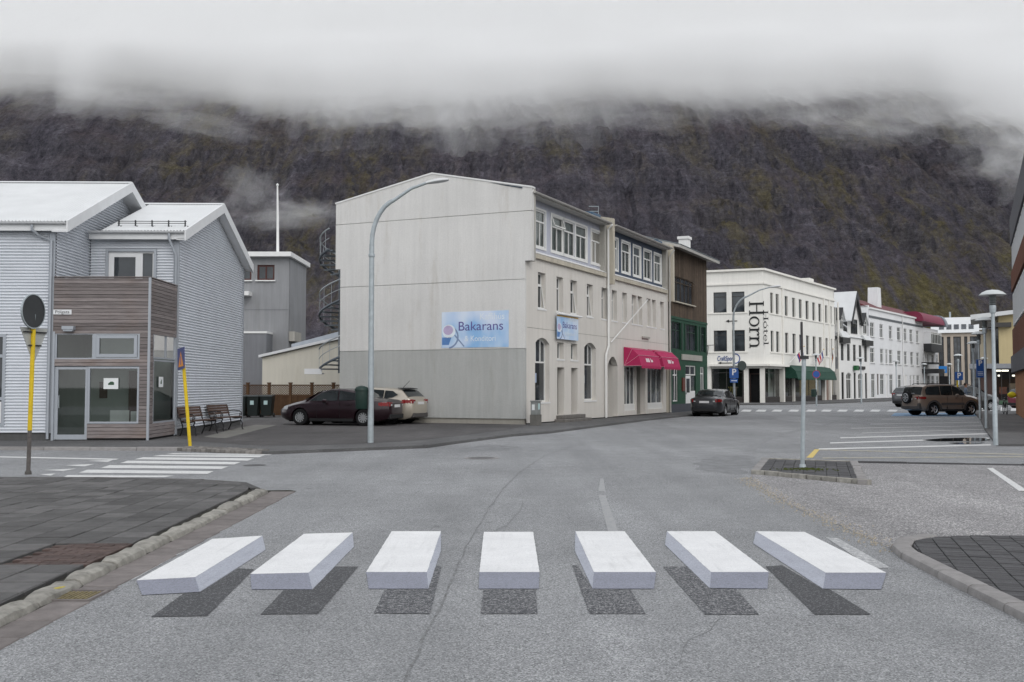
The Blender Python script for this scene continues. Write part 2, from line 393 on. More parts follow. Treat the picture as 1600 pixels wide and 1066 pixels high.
WISPS = [(385, 292, 860, 20, 17, .0030), (432, 338, 830, 46, 8, .0036), (350, 325, 850, 20, 9, .0026), (492, 326, 840, 26, 7, .0032), (330, 195, 960, 50, 12, .0040), (412, 306, 845, 24, 18, .0022), (448, 336, 835, 30, 11, .0024), (470, 345, 835, 40, 6, .003),
         (560, 180, 960, 44, 11, .0042), (670, 188, 960, 38, 14, .0042), (1330, 200, 940, 50, 14, .0036), (1390, 188, 950, 44, 15, .0042),
         (1572, 195, 900, 46, 42, .0060), (1596, 248, 850, 34, 26, .0065), (1545, 258, 850, 28, 8, .0034), (1250, 185, 960, 38, 10, .003), (1010, 186, 960, 46, 9, .003), (180, 152, 980, 64, 9, .004), (1490, 182, 940, 40, 12, .0045), (90, 160, 960, 44, 11, .003), (850, 190, 960, 40, 9, .003)]
cl = tag(empty('cloud', (0, 0, 0)), 'pale grey cloud bank hiding the mountain top', 'cloud', kind='stuff')
for _k, (_dr, _th, _de, _ra, _up) in enumerate([(-48, 90, .0090, 14, 36), (-34, 75, .0085, 20, 42), (-21, 58, .0085, 26, 50), (-9, 44, .0080, 32, 60), (3, 32, .0080, 38, 70), (15, 24, .0075, 44, 80)]): cloud_body(_k + 1, _dr, _th, _de, _ra, _up)
def wisp(px, py, Y, w, h, dens, seed):
    c = at(px, py, Y); bm = bmesh.new(); bmesh.ops.create_icosphere(bm, subdivisions=4, radius=1.0)
    for v in bm.verts:
        d = v.co.copy(); n = noise.fractal(d * 1.9 + Vector((seed * 3.1, 0, seed)), 0.9, 2.0, 5)
        v.co = d * max(0.2, 1 + 0.7 * n); v.co.x *= w; v.co.z *= h; v.co.y *= 26
        v.co.z += v.co.x * 0.12 * math.sin(seed)
    me = bpy.data.meshes.new('wisp'); bm.to_mesh(me); bm.free()
    for p in me.polygons: p.use_smooth = True
    o = link('wisp', me, mist('wisp_mist', dens), cl); o.location = c
for i, (px, py, Y, w, h, d) in enumerate(WISPS): wisp(px, py, Y, w, h, d, i + 1)
# ============================================================ PAVEMENTS, KERBS, MARKINGS
M_kerb = simple('kerb_granite', (0.25, 0.24, 0.215), 0.85, 0.25, var=0.45, scale=7.0, bump=0.6, bscale=45, rv=0.16)
M_kerb2 = simple('kerb_concrete', (0.25, 0.24, 0.235), 0.85, 0.25, var=0.2, scale=9.0, bump=0.5, bscale=60, rv=0.08)
M_slab = simple('paving_slab', (0.088, 0.085, 0.084), 0.8, 0.3, var=0.26, scale=6.0, bump=0.4, bscale=70, rv=0.30)
M_brick = simple('paving_brick_red', (0.082, 0.058, 0.052), 0.85, 0.25, var=0.25, scale=14.0, bump=0.4, rv=0.2)
M_block = simple('paving_block_dark', (0.066, 0.065, 0.068), 0.8, 0.3, var=0.22, scale=16.0, bump=0.4, rv=0.22)
M_joint = simple('joint_sand', (0.042, 0.040, 0.034), 0.95, 0.1, var=0.35, scale=5.0)
M_gut = simple('gutter_slab_concrete', (0.165, 0.148, 0.142), 0.85, 0.25, var=0.25, scale=6.0, bump=0.4, rv=0.14)
M_seal = simple('bitumen', (0.055, 0.055, 0.057), 0.7, 0.3, var=0.3, scale=20)
M_moss = simple('moss', (0.06, 0.075, 0.02), 0.95, 0.1, var=0.4, scale=20, bump=0.6)

# ---- pavement on the far side of the side street: land under the houses and yard
far_edge = [(-70, 25.4), (-13.07, 25.4), (-8.26, 25.1), (-6.9, 24.4), (-5.8, 23.76), (-3.6, 25.3), (-2.24, 26.2), (-1.43, 28.5), (0, 32.1), (1.32, 34.2), (3.7, 40.1), (6.6, 47.1), (8.8, 51.8), (13.9, 62.3), (14.3, 65.5), (13.4, 67.0)]
slab('pavement_far', far_edge + [(-10, 78), (-70, 78)], -0.2, 0.075, M_pave)
# the parking yard of darker tarmac between the houses
sheet('yard', [(-10.3, 30.6), (-9.0, 28.2), (-6.6, 26.0), (-4.4, 26.6), (-2.6, 28.6), (-0.2, 35.0), (0.7, 39.5), (-8, 46), (-12, 46), (-11, 39)], M_yard, 0.080)
sheet('concrete_strip', [G(318, 682, .1), G(352, 684, .1), G(432, 664, .1), G(400, 663, .1), G(372, 668, .1)], simple('concrete_strip', (0.19, 0.185, 0.17), 0.9, 0.2, var=0.2, bump=0.3), 0.084)
def kerb_run(parent, pts, h, w, step, m, name='kerb_stone', z0=-0.05, round_=0.02, jit=0.006):
    """individual kerb stones along a polyline; pts is the road-side foot, stones lie to its left"""
    segs = [Vector((p[0], p[1], 0)) for p in pts]; out = []
    for a, b in zip(segs, segs[1:]):
        L = (b - a).length; n = max(1, round(L / step)); t = (b - a).normalized(); s = Vector((-t.y, t.x, 0))
        for k in range(n):
            p = a + t * (L * k / n + 0.009); q = a + t * (L * (k + 1) / n - 0.009); j = rnd.uniform(-jit, jit)
            hh = h + rnd.uniform(-jit, jit); r = round_
            prof = [(0, z0), (0, hh - r * 1.2), (r * .35, hh - r * .35), (r * 1.2, hh), (w - r * .6, hh), (w, hh - r * .6), (w, z0)]
            if jit > 0.01:     # hewn stones: uneven along their length
                mb = MB(); ns = 7; np_ = len(prof); vs, fs = [], []
                for i in range(ns):
                    c = p.lerp(q, i / (ns - 1)); en = 0.016 if i in (0, ns - 1) else 0.0
                    for u, z in prof:
                        w_ = noise.noise(Vector((c.x * 7, c.y * 7, u * 9 + z * 11))) * 0.016 if z > 0 else 0.0
                        cc = s * (u + j + w_ + (en if u < w / 2 else -en)); vs.append((c.x + cc.x, c.y + cc.y, z + (w_ * .8 - en if z > 0.02 else 0)))
                for i in range(ns - 1): fs += [(i * np_ + k_, i * np_ + (k_ + 1) % np_, (i + 1) * np_ + (k_ + 1) % np_, (i + 1) * np_ + k_) for k_ in range(np_)]
                fs += [tuple(range(np_)), tuple((ns - 1) * np_ + k_ for k_ in range(np_))]; mb.add(vs, fs)
            else: mb = MB().prism([tuple(p + s * (u + j)) [:2] + (z,) for u, z in prof], q - p)
            out.append(mb.build(name, m, parent, smooth=True))
    return out
fk = tag(empty('kerb_far', (0, 0, 0)), kind='structure')
kerb_run(fk, [(-26, 25.39), (-13.07, 25.39), (-8.26, 25.09)], 0.09, 0.14, 1.3, M_kerb2)
kerb_run(fk, [(-2.24, 26.18), (-1.43, 28.48), (0, 32.08), (1.32, 34.18), (3.7, 40.08), (6.6, 47.08), (8.8, 51.78), (13.9, 62.28)], 0.088, 0.13, 1.3, M_pave)
# dropped kerb of small setts by the crossing
st = tag(empty('sett_strip', (0, 0, 0)), kind='structure')
_sm = MB().box(-0.075, 0.075, -0.055, 0.055, -0.06, 0.03).build('sett', simple('sett_stone', (0.17, 0.16, 0.15), 0.85, 0.25, var=0.2, rv=0.3), st, 0.012)
A, B = Vector((-8.3, 25.02, 0)), Vector((-5.9, 23.80, 0)); n = 17
_first = True
for r in range(3):
    for k in range(n):
        p = A.lerp(B, (k + .5 * (r % 2)) / n) + Vector((0.05, 0.12, 0)) * r
        o = _sm if _first else _sm.copy()
        if not _first: COL.objects.link(o)
        _first = False; o.location = (p.x, p.y, 0.055 + .012 * r + rnd.uniform(-.006, .006)); o.rotation_euler = (rnd.uniform(-.03, .03), rnd.uniform(-.03, .03), -0.47)

# ---- near left pavement of square slabs
LZ = 0.055
left_poly = [(-3.55, 2.0), (-3.52, 6.7), (-3.80, 14.6), (-3.95, 15.6), (-4.4, 16.5), (-5.2, 16.9), (-7.2, 17.3), (-12, 17.6), (-40, 18.0), (-40, 2.0)]
slab('pavement_left', left_poly, -0.2, LZ - 0.03, M_joint)
pl = bpy.data.objects['pavement_left']
def inside(p, poly):
    c = False; n = len(poly)
    for i in range(n):
        (x1, y1), (x2, y2) = poly[i][:2], poly[i - 1][:2]
        if (y1 > p[1]) != (y2 > p[1]) and p[0] < (x2 - x1) * (p[1] - y1) / (y2 - y1) + x1: c = not c
    return c
def clip(poly, quad):
    """convex clip of a small quad (list of 2D) by keeping it only if it lies in the polygon; partly covered ones are trimmed at the kerb"""
    ins = [inside(q, poly) for q in quad]
    if all(ins): return quad
    if not any(ins): return None
    out = []
    for i in range(len(quad)):
        a, b = Vector(quad[i - 1]), Vector(quad[i]); ia, ib = ins[i - 1], ins[i]
        if ia != ib:
            lo, hi = (a, b) if ia else (b, a)
            for _ in range(14):
                m = (lo + hi) / 2
                if inside(m, poly): lo = m
                else: hi = m
            out.append(tuple(lo))
        if ib: out.append(tuple(b))
    return out if len(out) >= 3 else None
def pave(parent, poly, org, ang, su, sv, nu, nv, z, m, name, gap=0.006, thick=0.05, stagger=0.0, skip=None, tilt=0.004, limit=300):
    """paving units as objects of their own; the nearest 'limit' of them, the rest joined"""
    c, s = math.cos(ang), math.sin(ang); units = []
    for j in range(nv[0], nv[1]):
        for i in range(nu[0], nu[1]):
            u0, v0 = (i + (stagger if j % 2 else 0)) * su + gap / 2, j * sv + gap / 2; u1, v1 = u0 + su - gap, v0 + sv - gap
            q = [(org[0] + u * c - v * s, org[1] + u * s + v * c) for u, v in ((u0, v0), (u1, v0), (u1, v1), (u0, v1))]
            cx, cy = sum(p[0] for p in q) / 4, sum(p[1] for p in q) / 4
            if cy < 4.5 or abs(cx) > cy * 0.535 + 0.3: continue
            if skip and skip(cx, cy): continue
            k = clip(poly, q)
            if k: units.append((cx * cx + cy * cy, k))
    units.sort(key=lambda a: a[0]); rest = MB()
    for idx, (_, k) in enumerate(units):
        dz = rnd.uniform(-0.004, 0.003); tx, ty = rnd.uniform(-tilt, tilt), rnd.uniform(-tilt, tilt); k0 = k[0]
        top = [(p[0], p[1], z + dz + (p[0] - k0[0]) * tx + (p[1] - k0[1]) * ty) for p in k]; n = len(k)
        cxy = (sum(p[0] for p in k) / n, sum(p[1] for p in k) / n)
        mid = [(p[0], p[1], p[2] - 0.006) for p in top]
        top = [(p[0] + (cxy[0] - p[0]) * 0.03, p[1] + (cxy[1] - p[1]) * 0.03, p[2]) for p in top]
        low = [(p[0], p[1], z - thick) for p in k]
        tgt = MB() if idx < limit else rest
        tgt.add(top + mid + low, [tuple(range(n))] + [(i, n + i, n + (i + 1) % n, (i + 1) % n) for i in range(n)] + [(n + i, 2 * n + i, 2 * n + (i + 1) % n, n + (i + 1) % n) for i in range(n)])
        if idx < limit: tgt.build(name, m, parent)
    if rest.v: tag(rest.build(name + '_field', m, parent), kind='stuff')
red = lambda x, y: -4.56 < x < -3.3 and 8.95 < y < 10.15
slab_poly = [(p[0] - (0.20 if i < 3 else 0.12), p[1]) if i < 8 else p for i, p in enumerate(left_poly)]
pave(pl, slab_poly, (-3.72, 4.15), 0.018, 0.4, 0.4, (-26, 2), (0, 36), LZ, M_slab, 'paving_slab', 0.015, skip=red, limit=295)
pave(pl, slab_poly, (-4.56, 8.96), 0.018, 0.2, 0.1, (0, 6), (0, 12), LZ - 0.004, M_brick, 'brick', 0.006, stagger=0.5)
# granite kerb stones, half sunk and rounded, one splashed with yellow paint
lk = tag(empty('kerb_left', (0, 0, 0)), kind='structure')
ks = kerb_run(lk, [(-3.50, 3.0), (-3.47, 6.7), (-3.72, 15.3)], 0.074, 0.20, 0.8, M_kerb, round_=0.05, jit=0.014)
for a, b, in (((-3.9, 15.55), (-4.35, 16.45)), ((-4.35, 16.45), (-5.2, 16.95)), ((-5.2, 16.95), (-7.2, 17.35)), ((-7.2, 17.35), (-12, 17.65))):
    ks += kerb_run(lk, [a, b], LZ + .004, 0.14, 1.2, M_slab)
Y_spot = simple('kerb_yellow_paint', (0.40, 0.33, 0.06), 0.8, 0.3, var=0.35, scale=30)
_p = G(92, 921, 0.088); _yb = MB()
for k in range(7):
    a = rnd.uniform(0, 6.28); r = rnd.uniform(0.0, 0.05); s_ = rnd.uniform(.015, .03)
    _yb.add([(_p.x - .02 + r * math.cos(a) + s_ * math.cos(q * 1.05) * .7, _p.y + .02 + r * math.sin(a) + s_ * math.sin(q * 1.05) * 1.6, 0.0935 + k * .0004) for q in range(6)], [(0, 1, 2, 3, 4, 5)])
_yb.build('yellow_paint_splash', Y_spot, lk)
# gutter slabs along the kerb, and the yellow drain grate
gl = tag(empty('gutter_left', (0, 0, 0)), kind='structure')
y = 4.0
while y < 15.4:
    L = rnd.uniform(0.38, 0.62); x0 = -3.47 - 0.030 * max(0, y - 6.7); x1 = -3.20 - 0.018 * max(0, y - 6.7)
    L = min(L, 15.5 - y)
    MB().prism([(x0, y + .008, -.05), (x1 + rnd.uniform(-.015, .015), y + .008, -.05), (x1, y + L - .008, -.05), (x0 - .01, y + L - .008, -.05)], (0, 0, 0.056 + rnd.uniform(0, .006))).build('gutter_slab', M_gut, gl, 0.006)
    y += L
sheet('gutter_bed', [(-3.5, 3.5), (-3.17, 3.5), (-3.36, 15.6), (-3.5, 15.75), (-3.86, 15.7)], M_joint, 0.0025)
dg = tag(empty('drain_grate', G(122, 931, 0.008), -0.02), 'yellow iron drain grate in the gutter by the left kerb', 'drain grate')
MB().box(-.17, -.145, -.2, .2, -.01, .012).box(.145, .17, -.2, .2, -.01, .012).box(-.145, .145, -.2, -.175, -.01, .012).box(-.145, .145, .175, .2, -.01, .012).build('frame', M_gut, dg)
for k in range(8): MB().box(-.135 + k * .034, -.117 + k * .034, -.14, .14, -.008, .007).build('bar', simple('grate_worn_yellow', (.17, .14, .07), .8, var=.5, scale=30), dg)

# ---- near right pavement of small blocks with a curved kerb
right_poly = [(3.72, 2.0), (3.74, 6.7), (3.82, 8.6), (3.90, 9.55), (3.98, 9.95), (4.15, 10.32), (4.45, 10.56), (4.9, 10.66), (6.2, 10.64), (9.5, 10.5), (9.5, 2.0)]
slab('pavement_right', right_poly, -0.2, LZ - 0.03, M_joint)
pave(bpy.data.objects['pavement_right'], right_poly, (4.3, 6.0), -0.29, 0.2, 0.1, (-12, 22), (-40, 62), LZ, M_block, 'paving_block', 0.008, limit=298)
rk = tag(empty('kerb_right', (0, 0, 0)), kind='structure')
rev = [(3.55, 3.0), (3.56, 6.7), (3.64, 8.6), (3.70, 9.55), (3.80, 10.05), (4.02, 10.48), (4.40, 10.74)]
kerb_run(rk, rev[::-1], 0.068, 0.18, 0.75, M_kerb2, round_=0.03, jit=0.003)
for i in range(0): pass

# ---- the chipped lot between the pavement and the island
lot = [(3.75, 9.0), (3.82, 10.2), (3.86, 11.8), (3.80, 13.2), (3.95, 15.5), (4.2, 17.6), (4.6, 19.2), (7.0, 21.3), (10.5, 20.4), (24, 17.0), (24, 9.0)]
sheet('parking_lot', lot, M_chip, 0.004)
_e = MB()   # crumbled edge of loose chippings
for k in range(900):
    t = rnd.random(); y = 9.9 + t * 8; x = 3.84 + rnd.gauss(0, .10) + (0.3 * max(0, (y - 14) / 4)); s_ = rnd.uniform(.006, .016)
    _e.add([(x - s_, y - s_, .002), (x + s_, y - s_ * .6, .002), (x + s_ * .5, y + s_, .002), (x, y, .004 + s_)], [(0, 1, 3), (1, 2, 3), (2, 0, 3)])
tag(_e.build('loose_gravel', simple('gravel_chips', (0.30, 0.27, 0.22), 0.9, 0.2, var=0.5, scale=40)), 'loose pale gravel chips along the edge of the lot', 'gravel', kind='stuff')

# ---- traffic island
isl = [Vector((4.44, 18.57)), Vector((5.87, 16.5)), Vector((7.17, 20.7)), Vector((5.4, 21.6))]
_c = sum(isl, Vector((0, 0))) / 4; isl_o = slab('traffic_island', [_c + (p - _c) * .95 for p in isl], -0.1, 0.05, M_joint)
ip = [(4.62, 18.6), (5.83, 16.85), (6.98, 20.6), (5.48, 21.35)]
pave(isl_o, ip, (4.6, 16.6), -0.3, 0.2, 0.2, (-8, 14), (-6, 30), 0.075, M_block, 'paving_block', 0.006)
for a, b, st_ in ((isl[3], isl[0], 0.6), (isl[0], isl[1], 0.3), (isl[1], isl[2], 0.6), (isl[2], isl[3], 0.8)):
    kerb_run(isl_o, [a, b], 0.083, 0.16 if st_ == 0.6 else 0.11, st_, M_kerb2 if st_ == 0.6 else M_kerb, round_=0.015)
_m = MB()
for k in range(160):
    a = rnd.uniform(0, 6.28); r = abs(rnd.gauss(0, .22)); x, y = 5.5 + r * 1.5 * math.cos(a), 18.7 + r * .8 * math.sin(a); s_ = rnd.uniform(.012, .03)
    _m.add([(x - s_, y, .078), (x + s_, y - s_ * .4, .078), (x, y + s_, .078), (x, y, .082 + s_ * .6)], [(0, 1, 3), (1, 2, 3), (2, 0, 3)])
tag(_m.build('moss_tufts', M_moss), 'small moss tufts around the pole foot on the island', 'moss', kind='stuff')
lowk = tag(empty('kerb_lot', (0, 0, 0)), kind='structure')
kerb_run(lowk, [(26.0, 17.2), (10.5, 20.62), (7.25, 21.35)], 0.035, 0.10, 1.0, M_block)

# ---- right pavement with the lamps, pavement before the hotel
slab('pavement_lamps', [(13.1, 27.0), (17.6, 37.2), (22.7, 48.4), (29.3, 63.6), (90, 63.6), (90, 26.0), (24, 26.6)], -0.2, 0.06, M_pave)
slab('pavement_hotel', [(6, 84.5), (17, 82.0), (23.5, 83.2), (37.5, 100.5), (62, 133), (75, 146), (75, 190), (6, 190)], -0.2, 0.10, M_pave)

# ============================================================ ROAD MARKINGS
P_white = paint('crossing_white', (0.69, 0.69, 0.69), 0.30, (0.45, 0.45, 0.455), lo=0.54, hi=0.74, grain=0.08)
P_side = paint('crossing_side_grey', (0.34, 0.355, 0.405), 0.28, (0.16, 0.165, 0.18), scale=34, lo=0.48, hi=0.72, grain=0.26)
P_front = paint('crossing_front_grey', (0.225, 0.235, 0.285), 0.35, (0.10, 0.105, 0.115), scale=34, lo=0.48, hi=0.72, grain=0.3)
P_shade = paint('crossing_dark_grey', (0.045, 0.046, 0.050), 0.5, (0.22, 0.22, 0.225), lo=0.55, hi=0.75, grain=0.2)
P_shade2 = paint('crossing_dark_grey_worn', (0.050, 0.052, 0.058), 0.75, (0.30, 0.30, 0.305), lo=0.50, hi=0.66, grain=0.2)
P_old = paint('old_white', (0.55, 0.55, 0.55), 0.9, lo=0.40, hi=0.54, scale=20)
P_line = paint('line_white', (0.62, 0.62, 0.61), 0.35, lo=0.5, hi=0.66)
P_worn = paint('line_white_worn', (0.52, 0.52, 0.51), 0.95, lo=0.36, hi=0.60, scale=9)
P_faint = paint('line_white_faint', (0.36, 0.36, 0.36), 0.9, (0.25, 0.255, 0.26), lo=0.30, hi=0.62, scale=12)
P_yel = paint('line_yellow', (0.60, 0.45, 0.12), 0.3, lo=0.5, hi=0.66)
P_yelw = paint('line_yellow_worn', (0.45, 0.38, 0.20), 0.95, lo=0.34, hi=0.55, scale=8)
P_blue = paint('bay_blue', (0.13, 0.25, 0.40), 0.6, lo=0.5, hi=0.66)
def decal(name, pts, m, z, parent=None):
    """a coat of road paint: flat on the tarmac; pts are photo pixels on the road plane"""
    q = [G(x, y) for x, y in pts]; out = []
    for i in range(len(q)):      # brushed edges are never ruler-straight
        a, b = q[i], q[(i + 1) % len(q)]; n = max(1, min(28, int((b - a).length / 0.045)))
        for k in range(n):
            p = a.lerp(b, k / n); j = 0.0 if k == 0 else 0.0045
            out.append((p.x + j * noise.noise(p * 14), p.y + j * 1.6 * noise.noise(p * 14 + Vector((9, 3, 1))), z))
    return MB().poly(out).build(name, m, parent)
# the painted blocks of the trick crossing (white top, two grey sides, dark grey "shadow"), all flat paint
BLK = [ # top quad (front left, front right, back right, back left) / front lower edge (left, right) / side: near-bottom, far-bottom ; shadow polygon
 ('at the left kerb, leftmost', [(213,908),(305,903),(410,838),(332,843)], [(222,931),(312,926)], [(312,926),(415,860),(410,838)], 'r', [(236,965),(324,963),(397,890),(372,889),(312,927),(288,927)]),
 ('second from the left kerb', [(391,898),(482,896),(551,833),(475,835)], [(393,922),(488,922)], [(488,922),(553,855),(551,833)], 'r', [(407,961),(497,960),(560,886),(521,886),(488,923),(443,923)]),
 ('third from the left kerb', [(572,895),(667,895),(689,831),(612,831)], [(576,921),(669,921)], [(669,921),(689,861),(689,831)], 'r', [(584,959),(672,960),(690,887),(682,884),(669,922),(601,922)]),
 ('in the middle of the road', [(749,895),(843,895),(833,832),(756,832)], [(748,921),(842,921)], None, '', [(751,960),(840,960),(837,922),(755,922)]),
 ('third from the right edge', [(928,895),(1025,895),(976,831),(899,831)], [(926,921),(1022,921)], [(926,921),(898,861),(899,831)], 'l', [(921,960),(1009,960),(985,922),(926,922),(903,884),(894,884)]),
 ('second from the right edge', [(1111,895),(1201,895),(1117,831),(1042,831)], [(1109,920),(1199,921)], [(1109,920),(1039,852),(1042,831)], 'l', [(1102,961),(1186,961),(1150,921),(1109,921),(1075,886),(1036,886)]),
 ('at the right edge, rightmost', [(1290,896),(1385,896),(1257,832),(1181,831)], [(1286,921),(1377,922)], [(1286,921),(1177,850),(1181,831)], 'l', [(1273,961),(1361,961),(1297,922),(1286,922),(1222,884),(1196,886)]),
]
for i, (where, top, low, side, sd, shd) in enumerate(BLK):
    e = tag(empty('painted_crossing_block', (0, 0, 0)), 'white floating block of the painted crossing, ' + where, 'road marking', 'blocks painted across the road')
    decal('top_paint', top, P_white, 0.0062, e)
    decal('front_paint', [top[0], top[1], low[1], low[0]], P_front, 0.0056, e)
    if sd == 'r': decal('side_paint', [top[1], side[0], side[1], side[2]], P_side, 0.0050, e)
    if sd == 'l': decal('side_paint', [top[0], side[0], side[1], side[2]], P_side, 0.0050, e)
    decal('dark_paint', shd, P_shade if i < 2 or i == 6 else P_shade2, 0.0042, e)
def mark(name, pts, m, label, z=0.005, group=None): return tag(decal(name, pts, m, z), label, 'road marking', group)
mark('faded_stripe', [(188, 906), (208, 907), (330, 838), (312, 838)], P_old, 'worn old white stripe beside the leftmost painted block', 0.004)
mark('faded_stripe', [(1290, 840), (1310, 842), (1392, 888), (1362, 888)], P_old, 'worn old white stripe beside the rightmost painted block', 0.004)
#mark('faded_stripe', [(556, 839), (586, 838), (560, 880), (542, 868)], P_faint, 'ghost of an old stripe between the second and third painted blocks', 0.004)
mark('centre_dash', [(935, 774), (946, 774), (966, 831), (950, 831)], P_faint, 'faint worn white centre dash behind the painted blocks', 0.004)
mark('centre_dash', [(938, 748), (943, 748), (946, 768), (935, 768)], P_faint, 'very faint centre dash farther up the road', 0.004)
Z2 = lambda L: [(x / 3.3333, 690 + y / 3.3333) for x, y in L]
ST = [[(325,190),(350,177),(905,179),(860,187)], [(410,164),(455,148),(1112,156),(1080,170)], [(525,139),(570,124),(1190,131),(1155,144)],
      [(625,114),(665,101),(1255,108),(1220,121)], [(700,94),(745,83),(1325,89),(1290,101)], [(790,78),(840,71),(1378,73),(1350,83)], [(865,67),(905,62),(1424,66),(1400,72)]]
for i, q in enumerate(ST):
    mark('zebra_stripe', Z2(q), P_line, 'white stripe of the side street crossing, %s' % ['nearest the left pavement', 'second from the left pavement', 'third from the left pavement', 'fourth from the left pavement', 'third from the corrugated house', 'second from the corrugated house', 'nearest the corrugated house'][i], group='stripes of the side street crossing')
TR = [[(205,172),(290,168),(262,179)], [(225,150),(397,142),(330,155)], [(335,125),(492,118),(440,131)], [(455,102),(592,96),(560,108)]]
for i, q in enumerate(TR):
    mark('give_way_triangle', Z2(q), P_line, 'white give way triangle left of the crossing, %s' % ['nearest', 'second nearest', 'third nearest', 'farthest'][i], group='give way triangles')
mark('edge_line', Z2([(0, 78), (620, 91), (600, 97), (0, 84)]), P_line, 'thin white line along the side street')
PK = [((1378, 655.5), (1523, 653)), ((1360, 663), (1530, 660)), ((1346, 677), (1542, 671)), ((1330, 669.5), (1536, 665.5)), ((1313, 684.5), (1546, 678)), ((1297, 692.5), (1546, 685)), ((1279, 702), (1548, 695.5))]
for i, ((a, b), (c, d)) in enumerate(sorted(PK, key=lambda q: q[0][1])):
    h = 0.28 + 0.012 * (b - 650)
    mark('parking_line', [(a, b - h), (c, d - h), (c, d + h), (a, b + h)], P_worn if i < 4 else P_line, 'thin white parking line, %s counting back from the traffic island' % ['seventh', 'sixth', 'fifth', 'fourth', 'third', 'second', 'first'][i], 0.0045, 'parking lines before the lamps')
mark('yellow_mark', [(1260, 715.5), (1270, 715.5), (1281, 702.5), (1273, 702.5)], P_yel, 'short thick yellow line behind the traffic island')
mark('yellow_line', [(1281, 702.4), (1600, 709.5), (1600, 711.5), (1281, 704)], P_yelw, 'long worn yellow line running right from the island', 0.0048)
mark('yellow_line', [(1285, 715.2), (1600, 713.2), (1600, 715), (1285, 716.8)], P_yelw, 'worn yellow line just behind the lot kerb', 0.0044)
mark('bay_line', [(1542, 732), (1551, 732), (1606, 768), (1592, 768)], P_line, 'broad white bay line on the chipped lot', 0.009)
mark('disabled_bay', [(1398, 645.5), (1526, 645.5), (1530, 650.8), (1392, 650.4)], P_blue, 'blue painted parking bay under the gold car', 0.0046)
for i, x in enumerate([1166, 1189, 1214, 1240, 1267, 1291, 1316, 1342, 1367, 1394]):
    mark('zebra_stripe', [(x - 9, 643.2), (x + 6, 643.6), (x + 9, 640.6), (x - 4, 640.3)], P_line, 'white stripe of the crossing before the hotel, %s from the left' % ['first', 'second', 'third', 'fourth', 'fifth', 'sixth', 'seventh', 'eighth', 'ninth', 'tenth'][i], 0.005, 'stripes of the hotel crossing')
for i, x in enumerate([1536, 1552, 1568, 1584]):
    p = [(x - 5, 642.3), (x + 6, 642.3), (x + 6, 636.5), (x - 4, 636.5)]; q = [G(a, b, 0.06) for a, b in p]
    tag(MB().poly([(v.x, v.y, 0.067) for v in q]).build('pavement_stripe', P_line), 'pale stripe before the pavilion, %s from the left' % ['first', 'second', 'third', 'fourth'][i], 'road marking', 'pale stripes before the pavilion')
# sealed crack wandering up the road, tyre arcs, manhole, puddle
def ribbon(name, pts, wpx, m, z, label, cat='crack', kind=None):
    q = [G(x, y) for x, y in pts]; L, Rr = [], []; fine = []
    for a, b in zip(q, q[1:]):
        for k in range(8): fine.append(a.lerp(b, k / 8))
    fine.append(q[-1])
    for i, p in enumerate(fine):
        t = (fine[min(i + 1, len(fine) - 1)] - fine[max(i - 1, 0)]).normalized(); s = Vector((-t.y, t.x, 0))
        j = s * (0.03 * noise.noise(p * 1.7)); w = wpx * (0.6 + 0.7 * abs(noise.noise(p * 5.0)))
        L.append(p + j - s * w); Rr.append(p + j + s * w)
    n = len(L); vs = [(v.x, v.y, z) for v in L + Rr]
    return tag(MB().add(vs, [(i, n + i, n + i + 1, i + 1) for i in range(n - 1)]).build(name, m), label, cat, kind=kind)
M_crack = paint('crack_seal', (0.10, 0.10, 0.10), 0.9, (0.22, 0.225, 0.23), lo=0.40, hi=0.6, scale=9)
M_tyre = paint('tyre_marks', (0.13, 0.132, 0.136), 0.85, lo=0.36, hi=0.62, scale=6)
ribbon('road_crack', [(622, 1090), (640, 1045), (660, 1000), (690, 945), (712, 890), (735, 842), (760, 800), (785, 765), (812, 738), (850, 713), (895, 697), (960, 686), (1010, 679)], 0.010, M_crack, 0.0030, 'dark sealed crack curving up the road')
ribbon('road_crack', [(735, 842), (752, 838), (790, 822), (812, 800), (818, 782)], 0.005, M_crack, 0.0031, 'hairline side branch of the road crack')
ribbon('road_crack', [(470, 980), (486, 950), (520, 930), (528, 905)], 0.004, M_crack, 0.0029, 'short hairline crack near the second painted block')
ribbon('road_crack', [(1060, 1040), (1075, 1000), (1110, 985), (1125, 965)], 0.004, M_crack, 0.0029, 'short hairline crack in front of the right painted blocks')
M_damp = paint('damp_patch', (0.12, 0.122, 0.125), 0.9, (0.21, 0.214, 0.22), lo=0.36, hi=0.60, scale=3)
for pts, lab in (([(1085, 724), (1120, 712), (1172, 712), (1178, 728), (1150, 742), (1100, 738)], 'dark damp patch left of the traffic island'), ([(700, 700), (770, 695), (810, 699), (780, 705), (720, 706)], 'dark damp streak behind the manhole'), ([(1130, 652), (1210, 650), (1215, 655), (1140, 656)], 'dark stain behind the grey saloon')):
    q = [G(x, y) for x, y in pts]; out = []
    for k in range(len(q)):
        a, b = q[k], q[(k + 1) % len(q)]
        for j in range(10): p = a.lerp(b, j / 10); out.append((p.x + .25 * noise.noise(p * 1.3), p.y + .3 * noise.noise(p * 1.7), 0.0022))
    tag(MB().poly(out).build('damp_patch', M_damp), lab, 'stain')
ribbon('tyre_mark', [(1170, 704), (1185, 692), (1215, 680), (1260, 670), (1310, 660), (1340, 650)], 0.16, M_tyre, 0.0032, 'dark curved tyre mark near the hotel crossing', 'tyre mark')
ribbon('tyre_mark', [(1168, 706), (1220, 707), (1300, 703), (1380, 699)], 0.10, M_tyre, 0.0034, 'dark streak across the road behind the island', 'tyre mark')
mh = tag(empty('manhole_cover', G(752, 716, 0.004)), 'round dark iron manhole cover in the road', 'manhole cover')
